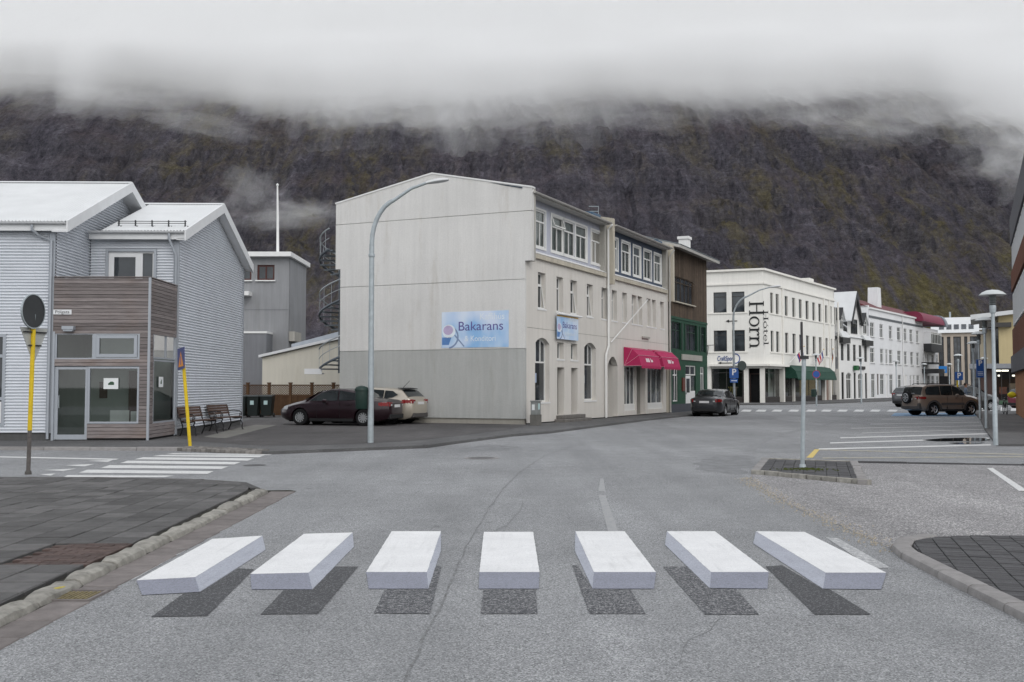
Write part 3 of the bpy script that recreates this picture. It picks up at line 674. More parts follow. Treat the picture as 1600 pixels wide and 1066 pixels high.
MB().lathe([(0, .004), (.30, .004), (.31, 0)], n=28).build('lid', simple('cast_iron', (0.07, 0.07, 0.072), 0.6, 0.5, 0.3, var=0.2), mh)
MB().lathe([(.315, 0), (.32, .006), (.39, .006), (.40, 0)], n=28).build('rim', M_kerb2, mh)
mh2 = tag(empty('manhole_cover', G(398, 727, 0.004)), 'small dark manhole cover beside the zebra crossing', 'manhole cover')
MB().lathe([(0, .004), (.22, .004), (.23, 0)], n=24).build('lid', MATS['cast_iron'], mh2)
# puddle
t = NT('puddle_water'); M_water = t.pbr((0.02, 0.021, 0.022), 0.02, 0.6, 0)
for pts, z, lab in (([(1440, 688), (1470, 685.5), (1505, 684.5), (1540, 685), (1549, 688), (1535, 690), (1500, 690), (1465, 690)], 0.0085, 'long shallow puddle by the nearest mushroom lamp'),
                    ([(1480, 692.6), (1510, 691.5), (1540, 692), (1530, 694), (1495, 694)], 0.0085, 'small puddle in front of the long one')):
    q = [G(x, y) for x, y in pts]; tag(MB().poly([(p.x + .1 * noise.noise(p * 3), p.y, z) for p in q]).build('puddle', M_water), lab, 'puddle')
# ============================================================ BUILDINGS
def place(o, fr, base):
    """put a part built in the frame fr under a building whose own frame is base"""
    d = fr.o - base.o; o.location = (d.dot(base.u), d.dot(base.n), d.z); o.rotation_euler = (0, 0, fr.a - base.a); return o
def r2(fr, x0, y0, x1, y1, v=0.0):
    """opening measured in the photo: (left, top, right, bottom) pixels -> (u0, u1, w0, w1) on the wall plane"""
    u0, w1 = fr.uw(x0, y0, v); u1, _ = fr.uw(x1, y0, v); _, w0 = fr.uw(x1 if y1 < YH else x0, y1, v)
    return (u0, u1, w0, w1)
def arc_pts(u0, u1, w, rise, n=8):
    return [(u0 + (u1 - u0) * k / n, w + rise * math.sin(math.pi * k / n) ** 0.8) for k in range(n + 1)]
def wall(name, m, parent, u0, u1, w0, w1, holes=(), v=0.0, reveal=0.25, archs={}, back=None):
    """a wall with real openings and reveals"""
    us = sorted({u0, u1, *[h[0] for h in holes], *[h[1] for h in holes]}); ws = sorted({w0, w1, *[h[2] for h in holes], *[h[3] for h in holes]})
    us = [u for u in us if u0 <= u <= u1]; ws = [w for w in ws if w0 <= w <= w1]
    b = MB()
    for i in range(len(us) - 1):
        for j in range(len(ws) - 1):
            cu, cw = (us[i] + us[i + 1]) / 2, (ws[j] + ws[j + 1]) / 2
            if any(h[0] < cu < h[1] and h[2] < cw < h[3] for h in holes): continue
            b.quad((us[i], v, ws[j]), (us[i + 1], v, ws[j]), (us[i + 1], v, ws[j + 1]), (us[i], v, ws[j + 1]))
    for k, h in enumerate(holes):
        a, c, d, e = h[:4]; y = v + reveal; top = e
        if k in archs:
            rise = archs[k]; top = e - rise; ap = arc_pts(a, c, top, rise)
            for (p, q), (p2, q2) in zip(ap, ap[1:]):
                b.quad((p, v, q), (p2, v, q2), (p2, v, e + .001), (p, v, e + .001)); b.quad((p, v, q), (p2, v, q2), (p2, y, q2), (p, y, q))
        else: b.quad((a, v, e), (c, v, e), (c, y, e), (a, y, e))
        b.quad((a, v, d), (a, v, top), (a, y, top), (a, y, d)); b.quad((c, v, d), (c, v, top), (c, y, top), (c, y, d)); b.quad((a, v, d), (c, v, d), (c, y, d), (a, y, d))
    me = bpy.data.meshes.new(name); me.from_pydata(b.v, [], b.f); me.update(); return link(name, me, m, parent)
def window(parent, u0, u1, w0, w1, v, mull=(), trans=(), fw=0.06, m=None, g=None, arch=0.0, sill=None, d=0.05, vent=None, place_fr=None, base=None, curtain_or_dark_sheet=None):
    """a window: frame with bars, pane behind, optional sill; mull and trans are fractions of width and height"""
    m = m or M_frame; g = g or M_glass; b = MB()
    b.box(u0, u0 + fw, v, v + d, w0, w1 - arch).box(u1 - fw, u1, v, v + d, w0, w1 - arch).box(u0 + fw, u1 - fw, v + .002, v + d, w0, w0 + fw)
    if arch:
        ap = arc_pts(u0, u1, w1 - arch, arch)
        for (p, q), (p2, q2) in zip(ap, ap[1:]): b.prism([(p, v, q), (p2, v, q2), (p2, v, q2 - fw), (p, v, q - fw)], (0, d, 0))
    else: b.box(u0 + fw, u1 - fw, v + .002, v + d, w1 - fw, w1)
    for x in mull:
        lo, hi = (x[1], x[2]) if isinstance(x, tuple) else (0, 1); xx = x[0] if isinstance(x, tuple) else x
        c = u0 + (u1 - u0) * xx; b.box(c - fw * .4, c + fw * .4, v + .004, v + d, w0 + (w1 - w0) * lo + .001, w0 + (w1 - w0) * hi - fw * .5)
    for x in trans:
        c = w0 + (w1 - w0) * x; b.box(u0 + fw, u1 - fw, v + .001, v + d, c - fw * .5, c + fw * .5)
    o = b.build('window', m, parent)
    if arch:
        pts = [(u0 + .01, v + d * .7, w0 + .01), (u1 - .01, v + d * .7, w0 + .01)] + [(p, v + d * .7, q - .01) for p, q in reversed(arc_pts(u0 + .01, u1 - .01, w1 - arch, arch))]
        MB().poly(pts).build('pane', g, o)
    else: MB().quad((u0 + .01, v + d * .7, w0 + .01), (u1 - .01, v + d * .7, w0 + .01), (u1 - .01, v + d * .7, w1 - .01), (u0 + .01, v + d * .7, w1 - .01)).build('pane', g, o)
    if sill: bxo('sill', sill if not isinstance(sill, bool) else M_white, o, u0 - .08, u1 + .08, v - .22, v + .02, w0 - .07, w0 - .003)
    if curtain_or_dark_sheet:
        c = MB(); n = 24
        for k in range(n):
            a, e = u0 + .03 + (u1 - u0 - .06) * k / n, u0 + .03 + (u1 - u0 - .06) * (k + 1) / n; z = lambda q: v + d + .06 + .025 * math.sin(q * 40)
            c.quad((a, z(a), w0), (e, z(e), w0), (e, z(e), w1), (a, z(a), w1))
        c.build('curtain_or_dark_sheet', curtain_or_dark_sheet, o)
    if vent:   # a tilted top-hung sash
        p0, p1, q0, q1 = u0 + (u1 - u0) * vent[0], u0 + (u1 - u0) * vent[1], w0 + (w1 - w0) * vent[2], w0 + (w1 - w0) * vent[3]
        s = MB(); t = vent[4]
        for (a, c, e, f) in ((p0, p1, 0, .05), (p0, p1, 1, -.05)):
            z = q1 - (q1 - q0) * e; z2 = z - f; ya = v - t * e; yb = v - t * (e + f / max(q1 - q0, .01))
            s.prism([(a, ya - .02, z), (c, ya - .02, z), (c, yb - .02, z2), (a, yb - .02, z2)], (0, .03, 0))
        for a in (p0, p1 - .05): s.prism([(a, v - .02, q1), (a + .05, v - .02, q1), (a + .05, v - t - .02, q0), (a, v - t - .02, q0)], (0, .03, 0))
        s.build('open_sash', m, o)
    return o
def gable_prism(b, prof, u0, u1): return b.prism([(u0, y, z) for y, z in prof], (u1 - u0, 0, 0))
def pipe(name, parent, pts, r=0.045, m=None): return MB().tube(pts, r, 8).build(name, m or M_white, parent, smooth=True)

# ------------------------------------------------------------ corrugated house on the left
M_corr = simple('corrugated_silver', (0.625, 0.65, 0.69), 0.5, 0.4, 0.05, var=0.07, scale=1.5)
M_roofw = simple('roof_pale_metal', (0.60, 0.61, 0.615), 0.6, 0.4, 0.0, var=0.07, scale=1.2)
M_trimg = simple('trim_grey_metal', (0.36, 0.385, 0.42), 0.45, 0.5, 0.3, var=0.05)
M_fasc = simple('fascia_white', (0.68, 0.69, 0.70), 0.5, 0.4, var=0.05)
t = NT('weathered_plank'); v = t.coord('Object', (0.8, 0.8, 22)); rr = t.rand()
ov = t.n('ShaderNodeVectorMath'); ov.operation = 'ADD'; t.l(v, ov.inputs[0]); cb = t.n('ShaderNodeCombineXYZ'); t.l(t.math('MULTIPLY', rr, 37.0), cb.inputs[0]); t.l(cb.outputs[0], ov.inputs[1])
c = t.mix(t.noise(ov.outputs[0], 2.0, 6, 0.7, 0.3, 0.7), srgb(98, 90, 90), srgb(150, 143, 141))
c = t.mix(t.noise(t.coord('Object', (0.5, 0.5, 0.9)), 1.2, 4, 0.6, 0.5, 0.75, 0, 0.35), c, srgb(122, 98, 78))
c = t.mix(1.0, c, t.math('ADD', t.math('MULTIPLY', rr, 0.45), 0.72), 'MULTIPLY')
M_plank = t.pbr(c, 0.85, 0.2, 0, t.bump(t.noise(ov.outputs[0], 6, 5, 0.7, 0.2, 0.8), 0.4, 0.004))
HC = Fr((-13.14, 28.5), (-12.14, 28.5225))
hc = tag(HC.empty('corrugated_house'), 'house clad in silver corrugated metal with pale roofs and timber porch', 'house')
ZB = 0.30
def corrugated(parent, name, w0, w1, uf0, uf1, holes=(), pitch=0.088, amp=0.024):
    """horizontal corrugation; uf0/uf1 give the left and right limits at height w (for gables)"""
    n = int((w1 - w0) / pitch * 6); ws = [w0 + (w1 - w0) * k / n for k in range(n + 1)]; b = MB()
    edges = sorted({h[0] for h in holes} | {h[1] for h in holes})
    for k in range(n):
        a, c = ws[k], ws[k + 1]; y = lambda w: amp * math.cos(2 * math.pi * w / pitch)
        l0, l1, r0, r1 = uf0(a), uf0(c), uf1(a), uf1(c)
        if r0 <= l0 and r1 <= l1: continue
        cuts = [None] + [e for e in edges if max(l0, l1) < e < min(r0, r1)] + [None]
        for i in range(len(cuts) - 1):
            A0, A1 = (l0, l1) if cuts[i] is None else (cuts[i],) * 2; B0, B1 = (max(l0, r0), max(l1, r1)) if cuts[i + 1] is None else (cuts[i + 1],) * 2
            cu, cw = (A0 + B0) / 2, (a + c) / 2
            if any(h[0] < cu < h[1] and h[2] < cw < h[3] for h in holes): continue
            b.quad((A0, y(a), a), (B0, y(a), a), (B1, y(c), c), (A1, y(c), c))
    b.smooth = True; return b.build(name, M_corr, parent)
# wall of the left wing with its window
WR = (-3.6, -1.34, 0.47, 3.12)
o = corrugated(hc, 'corrugated_wall', ZB, 6.2, lambda w: -9.0, lambda w: -0.16, [WR])
bxo('foundation', plaster('plinth', (0.10, 0.10, 0.10)), hc, -9, -0.02, 0.03, 0.4, 0, ZB - .002)
bxo('corner_trim', M_trimg, hc, -0.17, -0.001, -0.03, 0.03, ZB - .02, 6.22, bevel=0.008)
wd = window(hc, *WR, -0.02, (0.5,), (0.76, 0.30), 0.09, m=M_trimg)
bxo('white_panel', M_fasc, hc, WR[0] + .1, WR[1] - .1, -0.012, 0.01, 0.57, 1.18)
# side wall of the left wing (its gable), facing the porch
S1 = Fr(HC.o + HC.u * 0.0, HC.o + HC.n * 1.0)
gz = lambda y: 6.30 + (8.36 - 6.30) * (1 - abs(y - 4.75) / 4.85)
o = corrugated(hc, 'corrugated_gable_wall', ZB, 8.3, lambda w: max(0.05, 4.75 - 4.85 * (1 - (w - 6.3) / 2.06)) if w > 6.3 else 0.05, lambda w: min(9.4, 4.75 + 4.85 * (1 - (w - 6.3) / 2.06)) if w > 6.3 else 9.4)
place(o, S1, HC)
# set-back wall above the porch with the balcony door
BD = HC.rect(169, 392, 243, 470, 2.45)
o = corrugated(hc, 'corrugated_wall', 3.6, 6.45, lambda w: 0.03, lambda w: 2.62, [(BD[0], BD[1], 3.5, BD[3])]); o.location = (0, 2.45, 0)
f = bxo('door_surround', M_trimg, hc, BD[0] - .05, BD[0] + .03, 2.38, 2.5, 3.6, BD[3] + .05); bxo('door_surround', M_trimg, hc, BD[1] - .03, BD[1] + .05, 2.38, 2.5, 3.6, BD[3] + .05); bxo('door_surround', M_trimg, hc, BD[0] + .03, BD[1] - .03, 2.381, 2.5, BD[3] - .03, BD[3] + .05)
um = BD[0] + (BD[1] - BD[0]) * .70
dr = bxo('balcony_door', M_fasc, hc, BD[0] + .03, um, 2.44, 2.50, 3.65, BD[3] - .03)
MB().quad((BD[0] + .2, 2.436, 3.9), (um - .17, 2.436, 3.9), (um - .17, 2.436, BD[3] - .2), (BD[0] + .2, 2.436, BD[3] - .2)).build('pane', M_glass, dr)
bxo('handle', M_black, dr, um - .09, um - .06, 2.40, 2.44, 4.55, 4.67)
window(hc, um, BD[1] - .03, 3.65, BD[3] - .03, 2.44, fw=.05, m=M_fasc)
# right gable wall
S2 = Fr(HC.o + HC.u * 2.75 + HC.n * 2.45, HC.o + HC.u * 2.75 + HC.n * 3.45)
o = corrugated(hc, 'corrugated_gable_wall', 0.28, 7.95, lambda w: max(0.04, 4.12 - 4.2 * (1 - (w - 6.45) / 1.5)) if w > 6.45 else 0.04, lambda w: min(8.2, 4.12 + 4.2 * (1 - (w - 6.45) / 1.5)) if w > 6.45 else 8.2)
place(o, S2, HC)
bxo('corner_trim', M_trimg, hc, 2.62, 2.78, 2.40, 2.50, 0.12, 6.45); bxo('corner_trim', M_trimg, hc, 2.68, 2.78, 10.60, 10.72, 0.12, 6.45)
bxo('foundation', MATS['plinth'], hc, 2.3, 2.73, 2.6, 10.6, 0, 0.277)
# roofs: ribbed sheets with thickness, ridge caps, bargeboards, gutters
def ribbed(parent, u0, u1, y0, z0, y1, z1, name='roof_sheet', m=None, rib=0.10):
    n = int((u1 - u0) / rib * 5); b = MB(); d = Vector((0, y1 - y0, z1 - z0)).normalized(); nv = Vector((0, -d.z, d.y)) * (1 if d.y > 0 else -1); vs = []
    for k in range(n + 1):
        u = u0 + (u1 - u0) * k / n; h = 0.013 * math.cos(2 * math.pi * u / rib)
        for (y, z) in ((y0, z0), (y1, z1)):
            vs += [(u, y + nv.y * (h + .03), z + nv.z * (h + .03)), (u, y + nv.y * (h + .018), z + nv.z * (h + .018))]
    fs = []
    for k in range(n):
        a, e = 4 * k, 4 * k + 4; fs += [(a, e, e + 2, a + 2), (a + 1, a + 3, e + 3, e + 1), (a, a + 1, e + 1, e)]
    b.add(vs, fs); b.smooth = True; return b.build(name, m or M_roofw, parent)
ribbed(hc, -9, 0.42, -0.30, 6.30, 4.75, 8.44); ribbed(hc, -9, 0.42, 9.8, 6.30, 4.75, 8.44)
ribbed(hc, 0.45, 3.02, 2.15, 6.42, 6.57, 8.06); ribbed(hc, 0.02, 3.02, 10.98, 6.42, 6.57, 8.06)
MB().prism([(-9, 4.55, 8.42), (-9, 4.75, 8.50), (-9, 4.95, 8.42)], (9.44, 0, 0)).build('ridge_cap', M_roofw, hc)
MB().prism([(.03, 6.37, 8.04), (.03, 6.57, 8.12), (.03, 6.77, 8.04)], (3.01, 0, 0)).build('ridge_cap', M_roofw, hc)
def barge(u0, u1, y0, z0, y1, z1, h=0.30): return MB().prism([(u0, y0, z0 + .03), (u0, y1, z1 + .03), (u0, y1, z1 - h), (u0, y0, z0 - h)], (u1 - u0, 0, 0)).build('bargeboard', M_fasc, hc)
barge(0.425, 0.47, -0.32, 6.31, 4.75, 8.45); barge(0.425, 0.47, 9.8, 6.31, 4.75, 8.45); barge(3.025, 3.07, 2.13, 6.43, 6.57, 8.07); barge(3.025, 3.07, 11.0, 6.43, 6.57, 8.07)
MB().prism([(0.0, -.28, 6.02), (0.0, 4.75, 8.14), (0.0, 4.75, 8.20), (0.0, -.28, 6.08)], (.42, 0, 0)).prism([(0.0, 9.7, 6.02), (0.0, 4.75, 8.14), (0.0, 4.75, 8.20), (0.0, 9.7, 6.08)], (.42, 0, 0)).build('soffit', M_fasc, hc)
MB().prism([(2.76, 2.2, 6.16), (2.76, 6.57, 7.75), (2.76, 6.57, 7.81), (2.76, 2.2, 6.22)], (.26, 0, 0)).prism([(2.76, 10.9, 6.16), (2.76, 6.57, 7.75), (2.76, 6.57, 7.81), (2.76, 10.9, 6.22)], (.26, 0, 0)).build('soffit', M_fasc, hc)
bxo('fascia', M_fasc, hc, -9, 0.42, -0.24, -0.20, 6.06, 6.30); bxo('fascia', M_fasc, hc, 0.06, 3.02, 2.20, 2.24, 6.18, 6.42)
def gutter(u0, u1, y, z): return MB().prism([(u0, y - .06 + .06 * math.cos(q), z + .06 * math.sin(q)) for q in [math.pi + k * math.pi / 6 for k in range(7)]], (u1 - u0, 0, 0)).build('gutter', M_fasc, hc, smooth=True)
gutter(-9, .40, -0.25, 6.30); gutter(.06, 3.0, 2.19, 6.42)
pipe('downpipe', hc, [(-0.55, -0.30, 6.22), (-0.55, -0.30, 6.08), (-0.40, -0.09, 5.92), (-0.09, -0.08, 5.8), (-0.09, -0.08, 0.12)], .04, M_trimg)
pipe('downpipe', hc, [(2.55, 2.13, 6.36), (2.55, 2.13, 6.2), (2.70, 2.34, 5.7), (2.72, 2.34, 0.1)], .04, M_trimg)
sg = MB().tube([(0.75, 2.75, 6.83), (2.9, 2.75, 6.83)], .012, 6).tube([(0.75, 2.70, 6.76), (2.9, 2.70, 6.76)], .012, 6)
for k in range(5):
    u = .78 + k * .52; sg.box(u - .012, u + .012, 2.70, 2.78, 6.66, 6.86).box(u, u + .10, 2.735, 2.75, 6.66, 6.685)
sg.build('snow_guard', M_black, hc)
# timber porch with balcony parapet
def planks(fr_o, rot, length, z0, z1, holes, pitch=0.103, name='plank'):
    z = z0
    while z < z1 - 0.02:
        h = min(pitch, z1 - z) - 0.011; cuts = [(0.0, length)]
        for (a, c, d, e) in holes:
            if d < z + h * .5 < e: cuts = [s for p, q in cuts for s in ((p, min(q, a)), (max(p, c), q)) if s[1] - s[0] > 0.02]
        for p, q in cuts:
            o = MB().box(p, q, -0.022 + rnd.uniform(-.003, .003), 0.0, z, z + h).build(name, M_plank, hc); o.location = fr_o; o.rotation_euler = (0, 0, rot)
        z += pitch
PF = Fr(HC.o - HC.n * 0.03, HC.o - HC.n * 0.03 + HC.u)
T1 = PF.rect(78, 520, 219, 562); T2 = PF.rect(78, 573, 138, 690); T3 = PF.rect(138, 573, 218, 662)
ZT = 4.73
H_f = [(0.0, T1[1], T1[2], T1[3]), (0.0, T2[1], 0.0, T2[3]), (T3[0], T3[1], T3[2], T3[3])]
planks((0.0, -0.03, 0), 0, 2.72, 0.14, ZT, H_f)
SF = Fr(HC.o + HC.u * 2.73 - HC.n * .03, HC.o + HC.u * 2.73 + HC.n * 1.0)
Q1 = SF.rect(239, 523, 277, 562); Q2 = SF.rect(239, 563, 277, 660)
H_s = [(Q1[0], 2.42, Q1[2], Q1[3]), (Q2[0], 2.42, Q2[2], Q2[3])]
planks((2.73, -0.03, 0), R(90), 2.42, 0.14, ZT, H_s)
bk = MB()   # framing behind the boards
for (a, c, d, e) in ((0.0, 2.70, T1[3], ZT - .02), (0.0, 2.70, T2[3] + .001, T1[2] - .001), (max(T1[1], T3[1]), 2.70, .1, T1[3]), (T3[0], T3[1], .1, T3[2] - .001)): bk.box(a, c, -0.03, 0.05, d, e)
for (a, c, d, e) in ((0.09, 2.40, Q1[3], ZT - .02), (0.09, Q1[0], .1, Q1[3]), (Q1[0], 2.4, .1, Q2[2] - .001)): bk.box(2.66, 2.73, a, c, d, e)
bk.build('porch_frame', M_dark, hc)
bxo('corner_trim', M_trimg, hc, 2.70, 2.765, -0.07, -0.018, 0.06, ZT + .01); bxo('parapet_cap', M_plank, hc, 0.0, 2.76, -0.065, 0.10, ZT + .012, ZT + .04); bxo('parapet_cap', M_plank, hc, 2.64, 2.765, 0.102, 2.40, ZT + .012, ZT + .04)
bxo('balcony_floor', M_trimg, hc, 0.03, 2.65, 0.06, 2.42, 3.45, 3.55)
wa = window(hc, 0.06, (T1[0] + T1[1]) / 2 - .02, T1[2], T1[3], -0.04, fw=.05, m=M_trimg, g=M_clear)
um = (T1[0] + T1[1]) / 2 - .02
window(hc, um, T1[1], T1[2], T1[3], -0.045, fw=.06, m=M_trimg, g=M_clear); window(hc, um + .07, T1[1] - .07, T1[2] + .07, T1[3] - .07, -0.065, fw=.09, m=M_trimg, g=M_clear)
bxo('post', M_trimg, hc, 0.0, 0.06, -0.06, 0.03, 0.06, T1[3] + .03)
window(hc, T3[0], T3[1], T3[2], T3[3], -0.04, fw=.055, m=M_trimg, g=M_clear)
dd = MB(); ua, ub = 0.061, T3[0] - .01
dd.box(ua, ua + .10, -0.02, .03, .1, T2[3]).box(ub - .07, ub, -0.02, .03, .1, T2[3]).box(ua + .1, ub - .07, -0.018, .03, .1, .24).box(ua + .1, ub - .07, -0.018, .03, T2[3] - .08, T2[3])
dd = dd.build('glass_door', M_trimg, hc); MB().quad((ua + .08, .01, .2), (ub - .06, .01, .2), (ub - .06, .01, T2[3] - .05), (ua + .08, .01, T2[3] - .05)).build('pane', M_clear, dd)
pipe('door_handle', dd, [(ua + .15, -.02, 1.0), (ua + .15, -.07, 1.0), (ua + .15, -.07, 1.35), (ua + .15, -.02, 1.35)], .012, M_galv)
for (q, nm) in ((Q1, 1), (Q2, 0)):
    o = window(hc, q[0], 2.42, q[2] + .004, q[3], -0.02, (0.56,) if nm else (), (), .05, m=M_trimg, g=M_clear); o.location = (2.73, -0.03, 0); o.rotation_euler = (0, 0, R(90))
# what one sees inside the porch
M_int = simple('interior_wall', (0.30, 0.32, 0.30), 0.8, 0.2, var=0.05); M_intd = simple('interior_dark_wood', (0.06, 0.035, 0.03), 0.6, 0.3)
bxo('interior_wall', M_int, hc, 0.03, 2.62, 2.30, 2.40, .1, 3.4); bxo('interior_floor', simple('interior_floor', (0.12, 0.11, 0.10), 0.5), hc, 0.03, 2.64, .06, 2.3, .06, .1)
bxo('interior_side', M_int, hc, 0.005, 0.03, .06, 2.4, .1, 3.4); bxo('partition', simple('interior_white', (0.6, 0.6, 0.58), 0.6), hc, 1.15, 2.2, 1.3, 1.36, .1, 0.9)
bxo('inner_door', M_intd, hc, 1.35, 2.0, 2.24, 2.298, .1, 2.1); bxo('picture', M_intd, hc, 0.45, 0.68, 2.26, 2.299, 1.25, 1.75); bxo('door_mat', M_dark, hc, 0.4, 1.0, .3, 1.0, .101, .115)
ch = MB().box(1.9, 1.93, .8, .83, .1, 1.0).box(2.3, 2.33, .8, .83, .1, 1.0).box(1.9, 2.33, .8, 1.2, .52, .56).box(1.9, 1.93, 1.17, 1.2, .1, .52).box(2.3, 2.33, 1.17, 1.2, .1, .52).box(1.93, 2.3, .8, .82, .88, 1.0)
tag(ch.build('indoor_chair', M_intd), 'dark wooden chair behind the porch window', 'chair'); co = bpy.data.objects['indoor_chair']; co.location = HC.o; co.rotation_euler = (0, 0, HC.a)
M_paper = simple('paper', (0.68, 0.70, 0.70), 0.7, 0.2, var=0.03); M_sketch = simple('sketch_green', (0.05, 0.09, 0.06), 0.8, 0.2)
pp = HC.rect(162, 591, 185, 608, -.05); o = bxo('window_notice', M_paper, None, pp[0], pp[1], -.052, -.049, pp[2], pp[3]); tag(o, 'white paper with a small dark drawing on the front porch window', 'notice'); o.location = HC.o; o.rotation_euler = (0, 0, HC.a)
cu, cw = (pp[0] + pp[1]) / 2, (pp[2] + pp[3]) / 2
MB().prism([(cu - .08, -.054, cw - .04), (cu + .09, -.054, cw - .04), (cu + .09, -.054, cw + .03), (cu + .04, -.054, cw + .06), (cu - .02, -.054, cw + .05), (cu - .08, -.054, cw)], (0, .002, 0)).build('drawing', M_sketch, o)
pp = SF.rect(247, 589, 254, 605); o = bxo('window_notice', M_paper, None, pp[0], pp[1], -.024, -.021, pp[2], pp[3]); tag(o, 'white paper on the side window of the timber porch', 'notice'); o.location = SF.o; o.rotation_euler = (0, 0, SF.a)
cu, cw = (pp[0] + pp[1]) / 2, (pp[2] + pp[3]) / 2; MB().box(cu - .05, cu + .06, -.026, -.0245, cw - .06, cw + .02).box(cu, cu + .06, -.026, -.0245, cw + .021, cw + .07).build('drawing', M_sketch, o)
def text(body, size, m, parent, loc, rot, name='lettering', extrude=0.004, ax='CENTER', font_scale=(1, 1), shear=0.0, weight=0.0, width=None):
    c = bpy.data.curves.new(name, 'FONT'); c.body = body; c.size = size; c.align_x = ax; c.align_y = 'CENTER'; c.extrude = extrude; c.shear = shear; c.offset = weight
    tmp = bpy.data.objects.new('tmp', c); COL.objects.link(tmp); dg_ = bpy.context.evaluated_depsgraph_get(); dg_.update()
    me = bpy.data.meshes.new_from_object(tmp.evaluated_get(dg_)); bpy.data.objects.remove(tmp); bpy.data.curves.remove(c)
    for vtx in me.vertices: vtx.co.x *= font_scale[0]; vtx.co.y *= font_scale[1]
    if width:
        xs = [vtx.co.x for vtx in me.vertices]; k = width / (max(xs) - min(xs)); c0 = (max(xs) + min(xs)) / 2
        for vtx in me.vertices: vtx.co.x = (vtx.co.x - c0) * k
    me.materials.clear(); o = link(name, me, m, parent); o.location = loc; o.rotation_euler = rot; return o
pp = HC.rect(83.5, 484, 112, 491.5, -.06)
o = bxo('street_name_sign', M_fasc, None, pp[0], pp[1], -.075, -.058, pp[2], pp[3]); tag(o, 'small white street name board on the timber porch', 'sign'); o.location = HC.o; o.rotation_euler = (0, 0, HC.a)
text('Pólgata', .15, M_black, o, ((pp[0] + pp[1]) / 2, -.077, (pp[2] + pp[3]) / 2), (R(90), 0, 0), extrude=.001, font_scale=(.95, .85))
lf = HC.rect(100, 510, 118, 517, -.06); o = MB().box(lf[0], lf[1], -.22, -.055, lf[2] + .03, lf[3]).box(lf[0] + .03, lf[1] - .03, -.2, -.08, lf[2] - .02, lf[2] + .03).build('porch_light', M_trimg); tag(o, 'grey box light above the porch door', 'wall lamp'); o.location = HC.o; o.rotation_euler = (0, 0, HC.a)
# ------------------------------------------------------------ the cafe house and its neighbour (one long plastered terrace)
PA = Vector((0.57, 40.0)); UF = Vector((0.4437, 0.8962)).normalized(); GD = Vector((-0.918, 0.397)).normalized()
FB = Fr(PA, PA + UF); FG = Fr(PA + GD * 8.75, PA)
M_wallB = plaster('plaster_warm_grey', (0.665, 0.635, 0.59), 0.07, 0.05)
M_gabU = plaster('plaster_gable_upper', (0.665, 0.655, 0.635), 0.065, 0.05, 0.6, dirt_amt=.5)
M_gabL = plaster('plaster_gable_lower', (0.455, 0.46, 0.445), 0.09, 0.06, 0.8, dirt_amt=.5)
M_corn = plaster('cornice_cream', (0.50, 0.46, 0.38), 0.2, 0.08)
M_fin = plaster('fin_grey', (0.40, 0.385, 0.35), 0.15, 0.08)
def boards(name, col, pitch=0.11):
    return simple(name, col, 0.6, 0.3, var=0.08, scale=2.0, rv=0.05)
M_lav = boards('board_lavender', (0.44, 0.455, 0.52)); M_navy = boards('board_navy', (0.055, 0.075, 0.115))
M_gut2 = simple('gutter_pale', (0.42, 0.41, 0.385), 0.6, 0.4, var=0.15, scale=4)
M_roofb = simple('roof_blue_metal', (0.05, 0.10, 0.16), 0.5, 0.4, var=0.15); M_curt = simple('curtain_white', (0.50, 0.51, 0.50), 0.8, 0.2, var=0.08)
h1 = tag(FB.empty('plastered_house'), 'big plastered house with blank grey gable and lavender upper floor', 'house')
h2 = tag(FB.empty('plastered_house'), 'plastered house with dark navy boarded upper floor and red awnings', 'house')
SPL = 9.12; END = 18.9
# gable: concrete panels with open joints, thin plinth under them
def gpart(b, name, m): o = b.build(name, m, h1); return place(o, FG, FB)
J = 0.012
W8 = FG.len
P = [([(0, .30), (W8, .30), (W8, 3.12 - J), (0, 3.12 - J)], M_gabL), ([(0, 3.12 + J), (W8, 3.12 + J), (W8, 5.92 - J), (0, 5.92 - J)], M_gabU),
     ([(0, 5.92 + J), (W8, 5.92 + J), (W8, 6.66), (W8 + .30, 6.66), (W8 + .30, 8.68 - J), (-.25, 8.68 - J), (-.25, 6.72), (0, 6.72)], M_gabU),
     ([(-.25, 8.68 + J), (W8 + .30, 8.68 + J), (W8 + .30, 9.62), (4.51, 10.56), (-.25, 9.62)], M_gabU)]
for pts, m in P: gpart(MB().prism([(u, -0.12, w) for u, w in pts], (0, 0.24, 0)), 'wall_panel', m)
gpart(MB().prism([(u, -0.09, w) for u, w in [(.03, .3), (W8 - .03, .3), (W8 - .03, 9.3), (4.51, 10.2), (.03, 9.3)]], (0, 0.15, 0)), 'panel_backing', M_gabL)
gpart(MB().box(.05, W8 - .05, -.06, .2, 0, .31), 'plinth', plaster('plinth_pale', (0.36, 0.34, 0.30)))
gpart(MB().prism([(u, -.15, w) for u, w in [(-.28, 9.60), (4.51, 10.54), (W8 + .33, 9.60), (W8 + .33, 9.66), (4.51, 10.60), (-.28, 9.66)]], (0, .34, 0)), 'coping', M_white)
gpart(MB().box(W8 + .02, W8 + .30, .12, .30, 6.66, 9.60), 'fin', M_fin)
